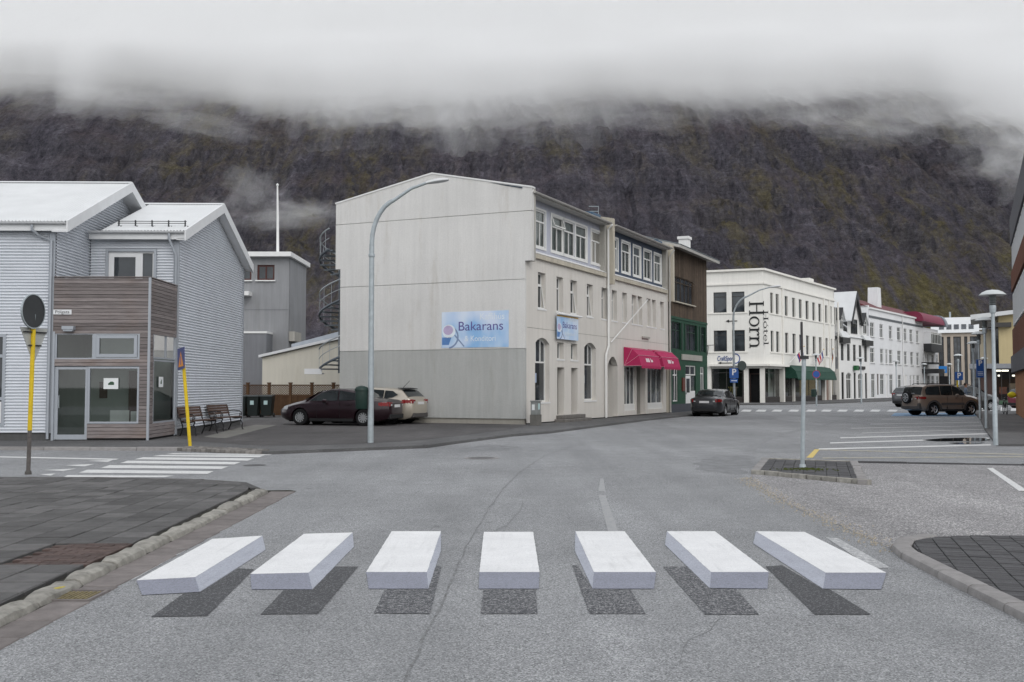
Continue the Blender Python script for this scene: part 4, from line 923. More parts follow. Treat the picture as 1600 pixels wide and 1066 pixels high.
# facade openings
def pxs(fr, L, v=0): return [r2(fr, *q, v) for q in L]
W2a = pxs(FB, [(840.6,422.4,852.6,483.2),(869.7,430.6,880,486),(891.4,435.8,902,489.4),(917,442.6,926.3,495.6),(940,448,948.8,500)])
W2b = pxs(FB, [(956,453,964,501.3),(972.3,457,979.5,504.4),(987.3,461,995,508),(996.3,463,1003.2,509.5),(1010.4,467.7,1016.6,511),(1018.9,468.8,1024.9,513),(1031.5,473,1037.3,514)])
wt = sum(w[3] for w in W2a + W2b) / 12; wb = sum(w[2] for w in W2a + W2b) / 12
W2a = [(a, b, wb, wt) for a, b, _, _ in W2a]; W2b = [(a, b, wb, wt) for a, b, _, _ in W2b]
G1 = pxs(FB, [(836,529,858.4,627), (912.9,536.7,931,624)]); G2 = pxs(FB, [(870.8,532,880.9,559.6),(892.2,534,902,560.5)]); G3 = pxs(FB, [(870.8,574,881.9,650),(892.6,574.5,902.5,648.8)])
zc = 6.86
G1 = [(a, b, 0.95, 3.62) for a, b, _, _ in G1]; G2 = [(a, b, 2.78, 3.50) for a, b, _, _ in G2]; G3 = [(a, b, 0.36, 2.42) for a, b, _, _ in G3]
JZ = FB.uw(890, 519.5)[1]
hl = [q for q in G1 + G2 + G3]
wall('wall', M_wallB, h1, 0.02, SPL, 0.12, JZ - .01, hl, 0, 0.34, {0: .25, 1: .25}); wall('wall', M_wallB, h1, 0.02, SPL, JZ + .01, zc, W2a, 0, 0.34)
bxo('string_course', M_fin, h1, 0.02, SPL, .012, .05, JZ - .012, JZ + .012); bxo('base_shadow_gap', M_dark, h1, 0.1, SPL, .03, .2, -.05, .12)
for i, q in enumerate(W2a): window(h1, *q, .20, (), (.68,), .06, sill=True, vent=None if i in (1, 4) else (0, 1, 0.0, .66, .14))
for q in G1: window(h1, *q, .20, ((.33, .62, 1), (.66, .62, 1)), (.62,), .07, sill=True, arch=.25)
for q in G2: window(h1, *q, .20, (.5,), (), .05, sill=True)
for q in G3:
    d_ = bxo('door', simple('door_dark', (0.035, 0.033, 0.03), 0.6), h1, q[0] + .01, q[1] - .01, .30, .36, q[2], q[3]); bxo('handle', M_galv, d_, q[0] + .08, q[0] + .11, .25, .30, 1.3, 1.42)
stp = MB().box(G3[0][0] - .35, G3[1][1] + .35, -.55, -.01, 0, .20).box(G3[0][0] - .15, G3[1][1] + .15, -.33, -.01, .201, .36)
stp.build('doorstep', simple('stone_step', (0.16, 0.15, 0.14), 0.9, 0.2, var=0.25, scale=6, bump=.5), h1, 0.02)
bxo('paper_notice', simple('notice_blue', (0.35, 0.42, 0.55), 0.7), h1, G1[0][0] + .1, G1[0][0] + .55, .195, .199, 1.75, 2.15); bxo('paper_notice', M_paper, h1, G1[1][0] + .1, G1[1][0] + .5, .195, .199, 1.75, 2.1)
# neighbour: archway, shop windows
AR = r2(FB, 944, 560, 965, 646); AR = (AR[0], AR[1], .12, 3.05); SH = pxs(FB, [(975.4,572.4,993,639.5),(1011.5,573.5,1035.8,638.5)])
SH = [(a, b, .35, 2.62) for a, b, _, _ in SH]; DR = (SH[0][1] + .15, SH[1][0] - .35, .12, 2.62)
AR = (max(AR[0], SPL + .05), AR[1], AR[2], AR[3])
wall('wall', M_wallB, h2, SPL, END, 0.12, JZ - .01, [AR] + SH + [DR], 0, 0.3, {0: .45}); wall('wall', M_wallB, h2, SPL, END, JZ + .01, zc, W2b, 0, 0.34)
bxo('string_course', M_fin, h2, SPL, END, .012, .05, JZ - .012, JZ + .012)
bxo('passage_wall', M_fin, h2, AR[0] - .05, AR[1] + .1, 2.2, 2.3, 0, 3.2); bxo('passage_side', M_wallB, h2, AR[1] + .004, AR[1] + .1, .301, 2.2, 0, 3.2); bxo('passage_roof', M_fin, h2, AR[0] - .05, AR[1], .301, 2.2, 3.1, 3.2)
for i, q in enumerate(W2b): window(h2, *q, .20, (), (.68,), .06, sill=True)
for q in SH:
    window(h2, *q, .10, (.34, .67), (.14,), .05, sill=False, g=M_glass2); bxo('stall_riser', M_frame, h2, q[0], q[1], .06, .098, q[2], q[2] + .32)
d_ = bxo('shop_door', M_fin, h2, DR[0] + .03, DR[1] - .03, .8, .86, .12, 2.5); MB().quad((DR[0] + .2, .795, .5), (DR[1] - .2, .795, .5), (DR[1] - .2, .795, 2.2), (DR[0] + .2, .795, 2.2)).build('pane', M_glass, d_)
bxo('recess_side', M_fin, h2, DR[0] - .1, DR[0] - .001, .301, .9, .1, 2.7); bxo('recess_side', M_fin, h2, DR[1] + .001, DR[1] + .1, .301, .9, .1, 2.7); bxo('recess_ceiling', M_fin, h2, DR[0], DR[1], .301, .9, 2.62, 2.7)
bxo('corner_strip', M_corn, h2, END - .45, END, -.04, .0, .1, 2.9)
# upper floors: vertical boards behind the cornice, fins between, gutter, roof edge
Ua = pxs(FB, [(836,323,851,378.5),(861,332.4,879,387.5),(880.2,340.8,897,393.7),(898.8,348.7,915.7,400),(923,357.7,938,407.2)], .25)
Ub = pxs(FB, [(958,372,964.4,415),(970.8,377,983.2,422.4),(988.8,384.2,1000,427.5),(1005.3,391.4,1016.6,433.7),(1021.4,398,1032,437.8)], .25)
Ua = [(a, b, 7.46, 9.02) for a, b, _, _ in Ua]; Ub = [(a, b, 7.46, 9.02) for a, b, _, _ in Ub]
def upper(h, u0, u1, wins, m, gm):
    MB().prism([(u0, -.12, zc), (u0, -.12, zc + .20), (u0, .23, zc + .36), (u0, .3, zc)], (u1 - u0, 0, 0)).build('cornice', M_corn, h)
    MB().prism([(u0, -.14, zc + .205), (u0, .24, zc + .385), (u0, .24, zc + .36), (u0, -.12, zc + .19)], (u1 - u0, 0, 0)).build('cornice_flashing', M_white, h)
    b0 = zc + .36; u = u0 + .02
    while u < u1 - .02:
        w = min(.115, u1 - u)
        segs = [(b0, 9.40)]
        for a, c, d, e in wins:
            if a < u + w / 2 < c: segs = [(b0, d), (e, 9.40)]
        for p, q in segs: bxo('board', m, h, u + .006, u + w - .006, .235, .262, p, q)
        u += .115
    # backing with openings
    wall('board_backing', gm, h, u0, u1, b0, 9.4, wins, .262, .12)
    for i, q in enumerate(wins):
        cas = MB(); f_ = .09; a, c, d, e = q
        cas.box(a - f_, a, .205, .25, d - f_, e + f_).box(c, c + f_, .205, .25, d - f_, e + f_).box(a, c, .207, .25, e, e + f_).box(a, c, .2, .25, d - f_, d)
        cas.build('casing', M_frame, h)
        window(h, *q, .25, ((.5, 0, .68),), (.69,), .065, g=M_clear if m is M_lav or i % 2 else M_glass2, curtain_or_dark_sheet=M_curt if m is M_lav or i % 2 else None, vent=(0.02, .98, .69, 1, .16) if (m is M_lav and i == 1) else None)
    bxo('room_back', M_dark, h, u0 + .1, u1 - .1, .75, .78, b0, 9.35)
    MB().prism([(u0, .22, 9.40), (u0, -.28, 9.36), (u0, -.28, 9.50), (u0, .1, 9.62), (u0, .5, 9.62), (u0, .5, 9.40)], (u1 - u0, 0, 0)).build('eave', M_gut2, h)
    MB().prism([(u0, -.30 - .07 + .07 * math.cos(q), 9.47 + .07 * math.sin(q)) for q in [math.pi + k * math.pi / 6 for k in range(7)]], (u1 - u0, 0, 0)).build('gutter', M_gut2, h, smooth=True)
upper(h1, .02, SPL - .35, Ua, M_lav, M_lav); upper(h2, SPL + .25, END - .35, Ub, M_navy, M_navy)
for h, u in ((h1, SPL - .35), (h2, END - .35)): bxo('fin_return', M_fin, h, u, u + .34, -.02, .6, zc, 9.42)
MB().prism([(SPL + .001, -.32, 6.55), (SPL + .001, -.32, 9.75), (SPL + .001, 4.2, 10.7), (SPL + .001, 4.2, 6.55)], (.245, 0, 0)).build('party_wall', M_corn, h2)
MB().prism([(END, -.32, 6.45), (END, -.32, 9.7), (END, 4.2, 10.6), (END, 4.2, 6.45)], (.24, 0, 0)).build('party_wall', M_corn, h2)
for h, a, c in ((h1, -.2, SPL - .01), (h2, SPL + .26, END - .01)):
    ribbed(h, a, c, .1, 9.60, 4.3, 10.50, m=M_roofb); ribbed(h, a, c, 8.9, 9.60, 4.3, 10.50, m=M_roofb); bxo('rear_wall', M_gabL, h, a + .25, c, 8.4, 8.6, 0, 9.6)
bxo('gable_end', M_gabL, h2, END - .25, END - .01, .35, 8.6, 0, 9.6)
MB().prism([(SPL - 1.1, .3, 9.66), (SPL - 1.1, .3, 9.95), (SPL - 1.1, 1.4, 10.1), (SPL - 1.1, 1.4, 9.7)], (1.05, 0, 0)).build('roof_hatch', M_roofb, h1)
MB().prism([(END - 1.0, .3, 9.66), (END - 1.0, .3, 9.9), (END - 1.0, 1.4, 10.05), (END - 1.0, 1.4, 9.7)], (.95, 0, 0)).build('roof_hatch', M_roofb, h2)
au, az = FB.uw(935, 322, 1.2); ae = MB().tube([(au, 1.2, 9.7), (au, 1.2, az)], .014, 6).tube([(au - .02, 1.2, az - .03), (au - .1, 1.68, az - .0)], .022, 6).tube([(au - .02, 1.2, az - .28), (au - .1, 1.65, az - .26)], .022, 6)
o = tag(ae.build('roof_aerial', M_galv), 'thin metal aerial on the roof of the plastered house', 'aerial'); o.location = FB.o; o.rotation_euler = (0, 0, FB.a)
pz = [(SPL - .12, -.33, 9.42), (SPL - .08, -.10, 9.2), (SPL - .08, -.10, 3.55), (SPL - .42, -.10, 3.12), (SPL - .46, -.10, 2.9), (SPL - .46, -.10, .1)]
pipe('downpipe', h1, pz, .055, M_frame); pipe('downpipe', h2, [(END + .02, -.38, 9.4), (END - .06, -.12, 9.0), (END - .06, -.12, .1)], .05, M_gut2)
# awnings: two, each a ribbed canopy on arms
M_awn = simple('awning_crimson', (0.40, 0.028, 0.10), 0.75, 0.2, var=0.08); M_awt = simple('awning_lettering', (0.8, 0.75, 0.76), 0.7)
def canopy(FBx, u0, u1, lab, zt, dep, hgt, mat, rib, name, group, marks=None):
    e = tag(FBx.empty(name), lab, 'awning', group)
    prof = [(-.02, zt), (-.48 * dep, zt - .12 * hgt), (-.85 * dep, zt - .46 * hgt), (-dep, zt - hgt)]
    b = MB()
    for (y0, z0), (y1, z1) in zip(prof, prof[1:]): b.quad((u0, y0, z0), (u1, y0, z0), (u1, y1, z1), (u0, y1, z1))
    for u in (u0, u1): b.poly([(u, y, z) for y, z in prof] + [(u, -.02, zt - hgt)])
    b.build('cover', mat, e)
    n = max(4, int((u1 - u0) / .22)); sc = MB()
    for k in range(n):
        a, c = u0 + (u1 - u0) * k / n, u0 + (u1 - u0) * (k + 1) / n; z = zt - hgt
        sc.poly([(a, -dep - .004, z), (c, -dep - .004, z), (c, -dep - .004, z - .10), ((a + c) / 2, -dep - .004, z - .16), (a, -dep - .004, z - .10)])
    sc.build('valance', mat, e)
    r = MB()
    for y, z in prof[1:3]: r.tube([(u0, y - .006, z + .012), (u1, y - .006, z + .012)], .013, 5)
    for u in (u0, u1):
        for y, z in prof[1:]: r.tube([(u, -.03, zt - hgt), (u, y, z)], .012, 5)
    r.build('frame', rib, e)
    if marks:
        y0, z0 = prof[2]; y1, z1 = prof[3]; d = Vector((0, y1 - y0, z1 - z0)); mk = MB(); nrm = Vector((0, -(z0 - z1), -(y0 - y1))).normalized() * 0.006
        nrm = Vector((0, d.z, -d.y)).normalized() * .006
        for (p, q, lo, hi) in ((.30, .335, .25, .62), (.345, .38, .25, .62), (.39, .425, .25, .62), (.435, .47, .25, .62), (.53, .55, .22, .6), (.56, .59, .36, .6), (.60, .63, .36, .6)):
            a, c = u0 + (u1 - u0) * p, u0 + (u1 - u0) * q; A_, B_ = Vector((0, y0, z0)) + d * lo + nrm, Vector((0, y0, z0)) + d * hi + nrm
            mk.quad((a, A_.y, A_.z), (c, A_.y, A_.z), (c, B_.y, B_.z), (a, B_.y, B_.z))
        tag(mk.build('illegible_lettering', marks, e), kind='stuff')
    return e
M_awf = simple('awning_piping', (0.62, 0.28, 0.36), 0.7)
canopy(FB, SH[0][0] - .12, SH[1][0] - .55, 'crimson shop awning, the nearer of the two over the shop windows', 3.58, .95, .95, M_awn, M_awf, 'shop_awning', 'crimson awnings of the shop', M_awt); canopy(FB, SH[1][0] - .02, SH[1][1] + .25, 'crimson shop awning, the farther of the two next to the green house', 3.58, .95, .95, M_awn, M_awf, 'shop_awning', 'crimson awnings of the shop', M_awt)
bxo('sign_bar', M_fin, h2, SH[0][1] + 1.0, SH[1][0] + .2, -.1, -.01, 4.15, 4.24)
# flagstaff slanting from the wall
o = tag(MB().tube([(FB.uw(954.7, 535, -.05)[0], -.05, FB.uw(954.7, 535, -.05)[1]), (FB.uw(1012.5, 468, -.9)[0], -.9, FB.uw(1012.5, 468, -.9)[1])], [.026, .018], 8).build('flagstaff', M_white), 'bare white flagstaff slanting out from the plastered house wall', 'flagstaff'); o.location = FB.o; o.rotation_euler = (0, 0, FB.a)
# ---- the cafe banner on the gable and the sign over the doors
t = NT('cafe_banner_print'); gv = t.coord('Object'); sx = t.n('ShaderNodeSeparateXYZ'); t.l(gv, sx.inputs[0])
c = t.mix(t.noise(t.coord('Object', (1, 1, .35)), 1.3, 3, 0.5, 0.35, 0.65), srgb(196, 214, 232), srgb(140, 182, 224)); c = t.mix(t.noise(gv, .8, 2, .5, .45, .7, 0, .7), c, srgb(222, 226, 238))
M_ban = t.pbr(c, 0.6, 0.3)
M_purp = simple('print_purple', (0.10, 0.085, 0.28), 0.6); M_pale = simple('print_white', (0.70, 0.76, 0.82), 0.6); M_blu = simple('print_blue', (0.10, 0.22, 0.48), 0.6); M_lil = simple('print_lilac', (0.48, 0.40, 0.58), 0.6); M_grb = simple('print_grey_blue', (0.20, 0.27, 0.42), 0.6); M_yl = simple('print_yellow', (0.6, 0.38, 0.1), 0.6)
def disc(b, cx, cz, rx, rz, y, a0=0, a1=6.2832, inner=0.0, n=22):
    vs, fs = [], []
    for k in range(n + 1):
        a = a0 + (a1 - a0) * k / n; vs += [(cx + rx * math.cos(a), y, cz + rz * math.sin(a)), (cx + rx * inner * math.cos(a), y, cz + rz * inner * math.sin(a))]
    for k in range(n): fs.append((2 * k, 2 * k + 1, 2 * k + 3, 2 * k + 2))
    b.add(vs, fs); return b
def banner(fr, q, lab, name, full=True, v=-.13):
    u0, u1, w0, w1 = q; e = tag(fr.empty(name), lab, 'banner'); W_, H_ = u1 - u0, w1 - w0; y = v
    bxo('sheet', M_ban, e, u0, u1, y, y + .008, w0, w1)
    cx, cz = u0 + W_ * .09, w0 + H_ * .36
    b = disc(MB(), cx, cz - H_ * .06, W_ * .17, H_ * .33, y - .002, -1.4, 1.7, .86); b.build('saucer_rim', M_grb, e)
    b = disc(MB(), cx + W_ * .02, cz + H_ * .10, W_ * .10, H_ * .19, y - .003); b.build('cup_top', M_pale, e)
    b = disc(MB(), cx + W_ * .01, cz + H_ * .13, W_ * .075, H_ * .13, y - .004); b.build('coffee', M_lil, e)
    b = MB().poly([(u0 + .02, y - .003, cz - H_ * .07), (cx + W_ * .06, y - .003, cz - H_ * .07), (cx + W_ * .02, y - .003, w0 + H_ * .08), (u0 + .02, y - .003, w0 + H_ * .08)]); b.build('cup_side', M_blu, e)
    MB().prism([(cx + W_ * .10, y - .004, cz - .02 * H_), (cx + W_ * .115, y - .004, cz + .01 * H_), (cx + W_ * .26, y - .004, w0 + H_ * .04), (cx + W_ * .245, y - .004, w0 + H_ * .02)], (0, .001, 0)).build('spoon', M_grb, e)
    text('Bakarans', H_ * .36, M_purp, e, (u0 + W_ * .59, y - .004, w0 + H_ * .58), (R(90), 0, 0), extrude=.001, width=W_ * .66)
    text('Kaffihús', H_ * .25, M_pale, e, (u0 + W_ * .76, y - .004, w0 + H_ * .84), (R(90), 0, 0), extrude=.001, width=W_ * .36)
    text('& Konditori', H_ * .22, M_pale, e, (u0 + W_ * .58, y - .004, w0 + H_ * .24), (R(90), 0, 0), extrude=.001, width=W_ * .46)
    return e
q = FG.rect(690.5, 487, 795, 542, -.12); q = (q[0], q[1], FG.uw(742, 543, -.12)[1], FG.uw(742, 486.5, -.12)[1])
banner(FG, q, 'large pale blue cafe banner on the blank gable wall', 'cafe_banner', v=-.135)
q = r2(FB, 869.5, 495, 903, 528, -.12); e = banner(FB, (q[0], q[1], FB.uw(886, 531, -.12)[1], FB.uw(886, 493, -.12)[1]), 'small cafe banner hanging above the two doors', 'cafe_banner', v=-.14)
MB().tube([(q[0] - .05, -.2, FB.uw(886, 492.5, -.12)[1]), (q[1] + .25, -.2, FB.uw(886, 492.5, -.12)[1])], .05, 8).build('light_tube', M_white, e); bxo('hem', M_yl, e, q[0], q[1], -.141, -.139, FB.uw(886, 496.5, -.12)[1], FB.uw(886, 494, -.12)[1])

# ------------------------------------------------------------ brown and green timber house
FN = Fr(PA + UF * 19.2, PA + UF * 20.2); NL = 7.9
M_tim = simple('timber_brown', (0.085, 0.062, 0.045), 0.85, 0.2, var=0.3, scale=3, rv=0.25); M_grn = simple('board_green', (0.008, 0.055, 0.028), 0.6, 0.3, var=0.15, scale=2, rv=0.1)
M_groof = simple('roof_grey_metal', (0.17, 0.20, 0.22), 0.5, 0.4, 0.2, var=0.1); M_dgr = simple('frame_dark_green', (0.006, 0.03, 0.018), 0.6)
h3 = tag(FN.empty('timber_house'), 'green timber house with brown boarded top floor and white door', 'house')
def vboards(h, u0, u1, z0, z1, wins, m, pitch, v=-.02, th=.022, gap=.006, name='board'):
    u = u0
    while u < u1 - .02:
        w = min(pitch, u1 - u); segs = [(z0, z1)]
        for a, c, d, e in wins:
            if a < u + w / 2 < c: segs = [s for p, q in segs for s in ((p, min(q, d)), (max(p, e), q)) if s[1] - s[0] > .03]
        for p, q in segs: bxo(name, m, h, u + gap / 2, u + w - gap / 2, v, v + th, p, q)
        u += pitch
zg = FN.uw(1070, 498.5)[1]; zt = 9.75
WB = r2(FN, 1051, 433, 1082, 479); WB = (WB[0], WB[1], 6.55, 8.05)
Wg = pxs(FN, [(1048.5,500,1063,540),(1071,504,1087.5,544),(1094,508.5,1101,546)]); Wg = [(a, b, 3.75, 5.35) for a, b, _, _ in Wg]
Wd = pxs(FN, [(1051,573,1059,630),(1071,573.5,1086.5,632),(1093,574,1099.5,610)]); Wd = [(Wd[0][0], Wd[0][1], .7, 2.75), (Wd[1][0], Wd[1][1], .18, 2.85), (Wd[2][0], Wd[2][1], 1.1, 2.8)]
wall('wall', M_dgr, h3, 0, NL, 0, zg, Wg + Wd, 0, .2); wall('wall', M_tim, h3, 0, NL, zg, zt, [WB], 0, .2)
vboards(h3, 0, NL, .55, zg - .12, Wg + Wd, M_grn, .2); vboards(h3, 0, NL, zg + .02, zt, [WB], M_tim, .16)
bxo('band', M_grn, h3, 0, NL, -.06, -.022, zg - .12, zg + .02); bxo('plinth', simple('plinth_slate', (0.06, 0.065, 0.08), 0.8), h3, 0, NL, -.05, -.001, 0, .55)
window(h3, *WB, .02, (.2, .4, .6, .8), (.78,), .05, m=M_tim, sill=M_corn, vent=(.8, 1, .78, 1, .25))
for q in Wg: window(h3, *q, .05, (.5,), (.7,), .06, m=M_dgr)
for q in (Wd[0], Wd[2]): window(h3, *q, .03, (.5,), (.75,), .07)
for q in Wg: bxo('shutter', M_dgr, h3, q[0] - .28, q[0] - .02, -.06, -.022, q[2], q[3]); bxo('shutter', M_dgr, h3, q[1] + .02, q[1] + .28, -.06, -.022, q[2], q[3])
q = Wd[1]; fr_ = window(h3, q[0], q[1], 2.25, 2.85, .02, (.5,), (), .07)
dw = MB().box(q[0] + .03, q[0] + (q[1] - q[0]) * .55, .03, .08, q[2], 2.22).box(q[0] + (q[1] - q[0]) * .56, q[1], .03, .08, q[2], 1.3).build('white_door', M_white, h3)
bxo('pane', M_glass, dw, q[0] + .25, q[0] + (q[1] - q[0]) * .45, .022, .029, 1.2, 2.05); bxo('pane', M_glass2, dw, q[0] + (q[1] - q[0]) * .6, q[1] - .08, .05, .06, 1.32, 2.2); bxo('handle', M_galv, dw, q[0] + .12, q[0] + .17, -.03, .03, 1.1, 1.22)
bxo('sign_board', M_fin, h3, Wd[1][0] - .9, Wd[1][1] + 1.3, -.09, -.025, 3.16, 3.5); bxo('notice_case', simple('notice_case', (0.12, 0.03, 0.02), 0.5), h3, Wd[0][1] + .7, Wd[0][1] + 1.2, -.1, -.025, 1.3, 2.1)
# its roof: long eave towards the street
for (y0, z0, y1, z1) in ((-.75, zt - .05, 4.4, zt + 1.35), (9.5, zt - .05, 4.4, zt + 1.35)): ribbed(h3, -.25, NL + .6, y0, z0, y1, z1, m=M_groof)
MB().prism([(-.25, -.75, zt - .07), (-.25, 4.4, zt + 1.33), (-.25, 4.4, zt + 1.1), (-.25, -.72, zt - .22)], (NL + .85, 0, 0)).build('eave', M_gut2, h3)
bxo('side_wall', M_tim, h3, NL - .05, NL - .001, .205, 8.8, zg, zt); bxo('side_wall', M_grn, h3, NL - .06, NL - .011, .205, 8.8, 0, zg - .001)
cu_, cz_ = FN.uw(1068.5, 370.5, 4.0); chm = MB().box(cu_ - .36, cu_ + .36, 3.6, 4.3, zt + .8, cz_ - .2).box(cu_ - .44, cu_ + .44, 3.52, 4.38, cz_ - .2, cz_).build('chimney', M_white, h3)
# ------------------------------------------------------------ hotel on the corner
M_hot = plaster('hotel_cream_white', (0.78, 0.765, 0.72), 0.06, 0.04, 0.25, dirt_amt=.15); M_hotr = simple('hotel_trim', (0.76, 0.74, 0.69), 0.7, var=.06); M_wdk = simple('window_frame_dark', (0.05, 0.047, 0.045), 0.5)
HP = at(1194, 600, 88.0); HPt = Vector((HP.x, HP.y)); HS = Vector((0.552, 0.834)).normalized(); HFd = Vector((-0.925, 0.379)).normalized()
FH = Fr(HPt + HFd * 8.0, HPt); FS = Fr(HPt, HPt + HS)
ho = tag(FH.empty('hotel'), 'cream white three storey hotel with black upright lettering on the corner', 'hotel')
HZ = 11.95; S_L = 22.4
def hp(o): return place(o, FS, FH)
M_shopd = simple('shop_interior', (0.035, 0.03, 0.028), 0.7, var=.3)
# bands: ground floor top, window rows
def zat(fr, x, y): return fr.uw(x, y)[1]
zw = [(zat(FS, 1218, 505), zat(FS, 1218, 490) ), ]
z_c = zat(FH, 1150, 571.5); r1 = (zat(FH, 1150, 549), zat(FH, 1150, 516)); r0 = (zat(FH, 1150, 488), zat(FH, 1150, 456))
Hu = [FH.uw(x, 500)[0] for x in (1115, 1135.5, 1143.5, 1163.5)]
fw_ = [(Hu[0], Hu[1], r1[0], r1[1]), (Hu[2], Hu[3], r1[0], r1[1]), (Hu[0], Hu[1], r0[0], r0[1]), (Hu[2], Hu[3], r0[0], r0[1])]
fw_ += [(Hu[0] - 2.2, Hu[0] - 1.1, r1[0], r1[1]), (Hu[0] - 2.2, Hu[0] - 1.1, r0[0], r0[1])]
FHL = FH.len
wall('front_wall', M_hot, ho, 0, FHL, z_c - .25, HZ - 1.25, fw_, 0, .22)
Su = [FS.uw(x, 500)[0] for x in (1204, 1208.5, 1212.5, 1217.5, 1226.5, 1231.5, 1238, 1243, 1248.5, 1253.5, 1259, 1264, 1269.5, 1274, 1279, 1283.5, 1289.5, 1293, 1297.5, 1300, 1302.5, 1306.5)]
sw = [(Su[2 * k], Su[2 * k + 1]) for k in range(11)]; sw = [q for q in sw if q[1] - q[0] > .3]
s_holes = [(a, b, r1[0], r1[1]) for a, b in sw] + [(a, b, r0[0], r0[1]) for a, b in sw]
hp(wall('side_wall', M_hot, ho, 0, S_L, z_c - .25, HZ - 1.25, s_holes, 0, .22))
for q in fw_[:4]: window(ho, *q, .12, (), (.78,), .06, m=M_wdk, d=.06)
for q in s_holes: hp(window(ho, *q, .14, (), (.80,), .05, m=M_wdk, g=rnd.choice((M_glass, M_glass, M_glass2, M_clear)), curtain_or_dark_sheet=M_curt if rnd.random() < .4 else M_shopd))  # panes without a white curtain get a dark sheet painted as the unlit room
# parapet, cornices, pilasters, sill bands
for fr, L, f in ((FH, FHL, lambda o: o), (FS, S_L, hp)):
    f(bxo('parapet', M_hot, ho, -.0 if fr is FH else .06, L, .02, .3, HZ - 1.25, HZ - .1)); f(bxo('cornice', M_hotr, ho, -.1 if fr is FH else -.1, L + (.0 if fr is FH else .05), -.22, .3, HZ - .1, HZ + .08))
    f(bxo('string_course', M_hotr, ho, 0 if fr is FH else -.05, L, -.12, .0, HZ - 1.32, HZ - 1.18))
    for r in (r0, r1): f(bxo('sill_band', M_hotr, ho, fw_[0][0] - .5 if fr is FH else sw[0][0] - .3, fw_[1][1] + .25 if fr is FH else S_L - .4, -.07, -.002, r[0] - .14, r[0] - .03))
uS = [FS.uw(x, 500)[0] for x in (1222.5, 1287, 1295.5, 1309)]
for u in uS: hp(bxo('pilaster', M_hotr, ho, u - .18, u + .18, -.10, -.003, z_c, HZ - 1.3)); hp(bxo('pilaster', M_hotr, ho, u - .2, u + .2, -.12, .3, 0.05, z_c))
# ground floor: set-back glazing behind posts, canopy slab over it
bxo('canopy', M_hotr, ho, FH.uw(1108, 570)[0], FHL + .35, -.55, .2, z_c - .05, z_c + .14)
hp(bxo('canopy', M_hotr, ho, .1, uS[0] + .3, -.55, .2, z_c - .052, z_c + .138))
for x in (1108, 1166, 1191): u = FH.uw(x, 600)[0]; bxo('post', M_hotr, ho, u - .2, u + .2, -.05, .3, .05, z_c - .06)
u = FS.uw(1223, 600)[0]
M_shopd = simple('shop_interior', (0.035, 0.03, 0.028), 0.7, var=.3)
hp(bxo('post', M_hotr, ho, FS.uw(1241, 600)[0] - .12, FS.uw(1241, 600)[0] + .12, -.05, .2, .05, z_c - .3))
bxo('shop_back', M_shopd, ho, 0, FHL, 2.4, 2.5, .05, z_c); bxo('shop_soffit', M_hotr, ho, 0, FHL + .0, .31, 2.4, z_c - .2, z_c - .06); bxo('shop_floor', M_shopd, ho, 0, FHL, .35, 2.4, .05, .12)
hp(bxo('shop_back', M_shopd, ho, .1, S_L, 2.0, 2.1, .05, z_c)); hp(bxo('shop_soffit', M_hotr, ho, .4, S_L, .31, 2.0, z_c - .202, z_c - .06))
def shopglass(fr, x0, x1, f, v=.28, z0=.55):
    a, b = fr.uw(x0, 600, v)[0], fr.uw(x1, 600, v)[0]
    f(window(ho, a, b, z0, z_c - .07, v, (.5,), (.8,), .07, m=M_wdk, g=M_clear)); f(bxo('stall_riser', M_shopd, ho, a, b, v - .02, v + .1, .05, z0))
shopglass(FH, 1110, 1161, lambda o: o); shopglass(FS, 1196, 1221, hp); shopglass(FS, 1226, 1239, hp, .2); shopglass(FS, 1243, 1284, hp, .2); shopglass(FS, 1299, 1308, hp, .2)
hp(bxo('side_door', simple('door_brown', (0.22, 0.15, 0.12), 0.6), ho, FS.uw(1288.5, 600)[0], FS.uw(1296, 600)[0], .1, .2, .08, z_c - .3))
a, b = FH.uw(1168, 600)[0], FH.uw(1189, 600)[0]; bxo('doorway', M_dark, ho, a, b, .9, 1.0, .1, z_c - .1); MB().box(a + .1, a + .16, .8, .86, .1, 2.7).box(b - .16, b - .1, .8, .86, .1, 2.7).box(a + .16, b - .16, .8, .86, 2.62, 2.7).build('door_frame', M_intd, ho)
bxo('rear_block', M_hot, ho, 0, FHL - .2, 2.6, 9, .1, HZ - .4); bxo('flat_roof', M_groof, ho, 0, FHL - .3, .3, 9, HZ - .35, HZ - .3); hp(bxo('rear_block', M_hot, ho, 3, S_L - .02, 2.2, 9, .1, HZ - .6)); hp(bxo('end_wall', M_hot, ho, S_L - .25, S_L - .001, .02, 2.2, z_c, HZ - .2))
hp(bxo('roof_hut', M_hot, ho, S_L - 4.2, S_L - 2.6, 1.4, 2.6, HZ - .4, HZ + .95))
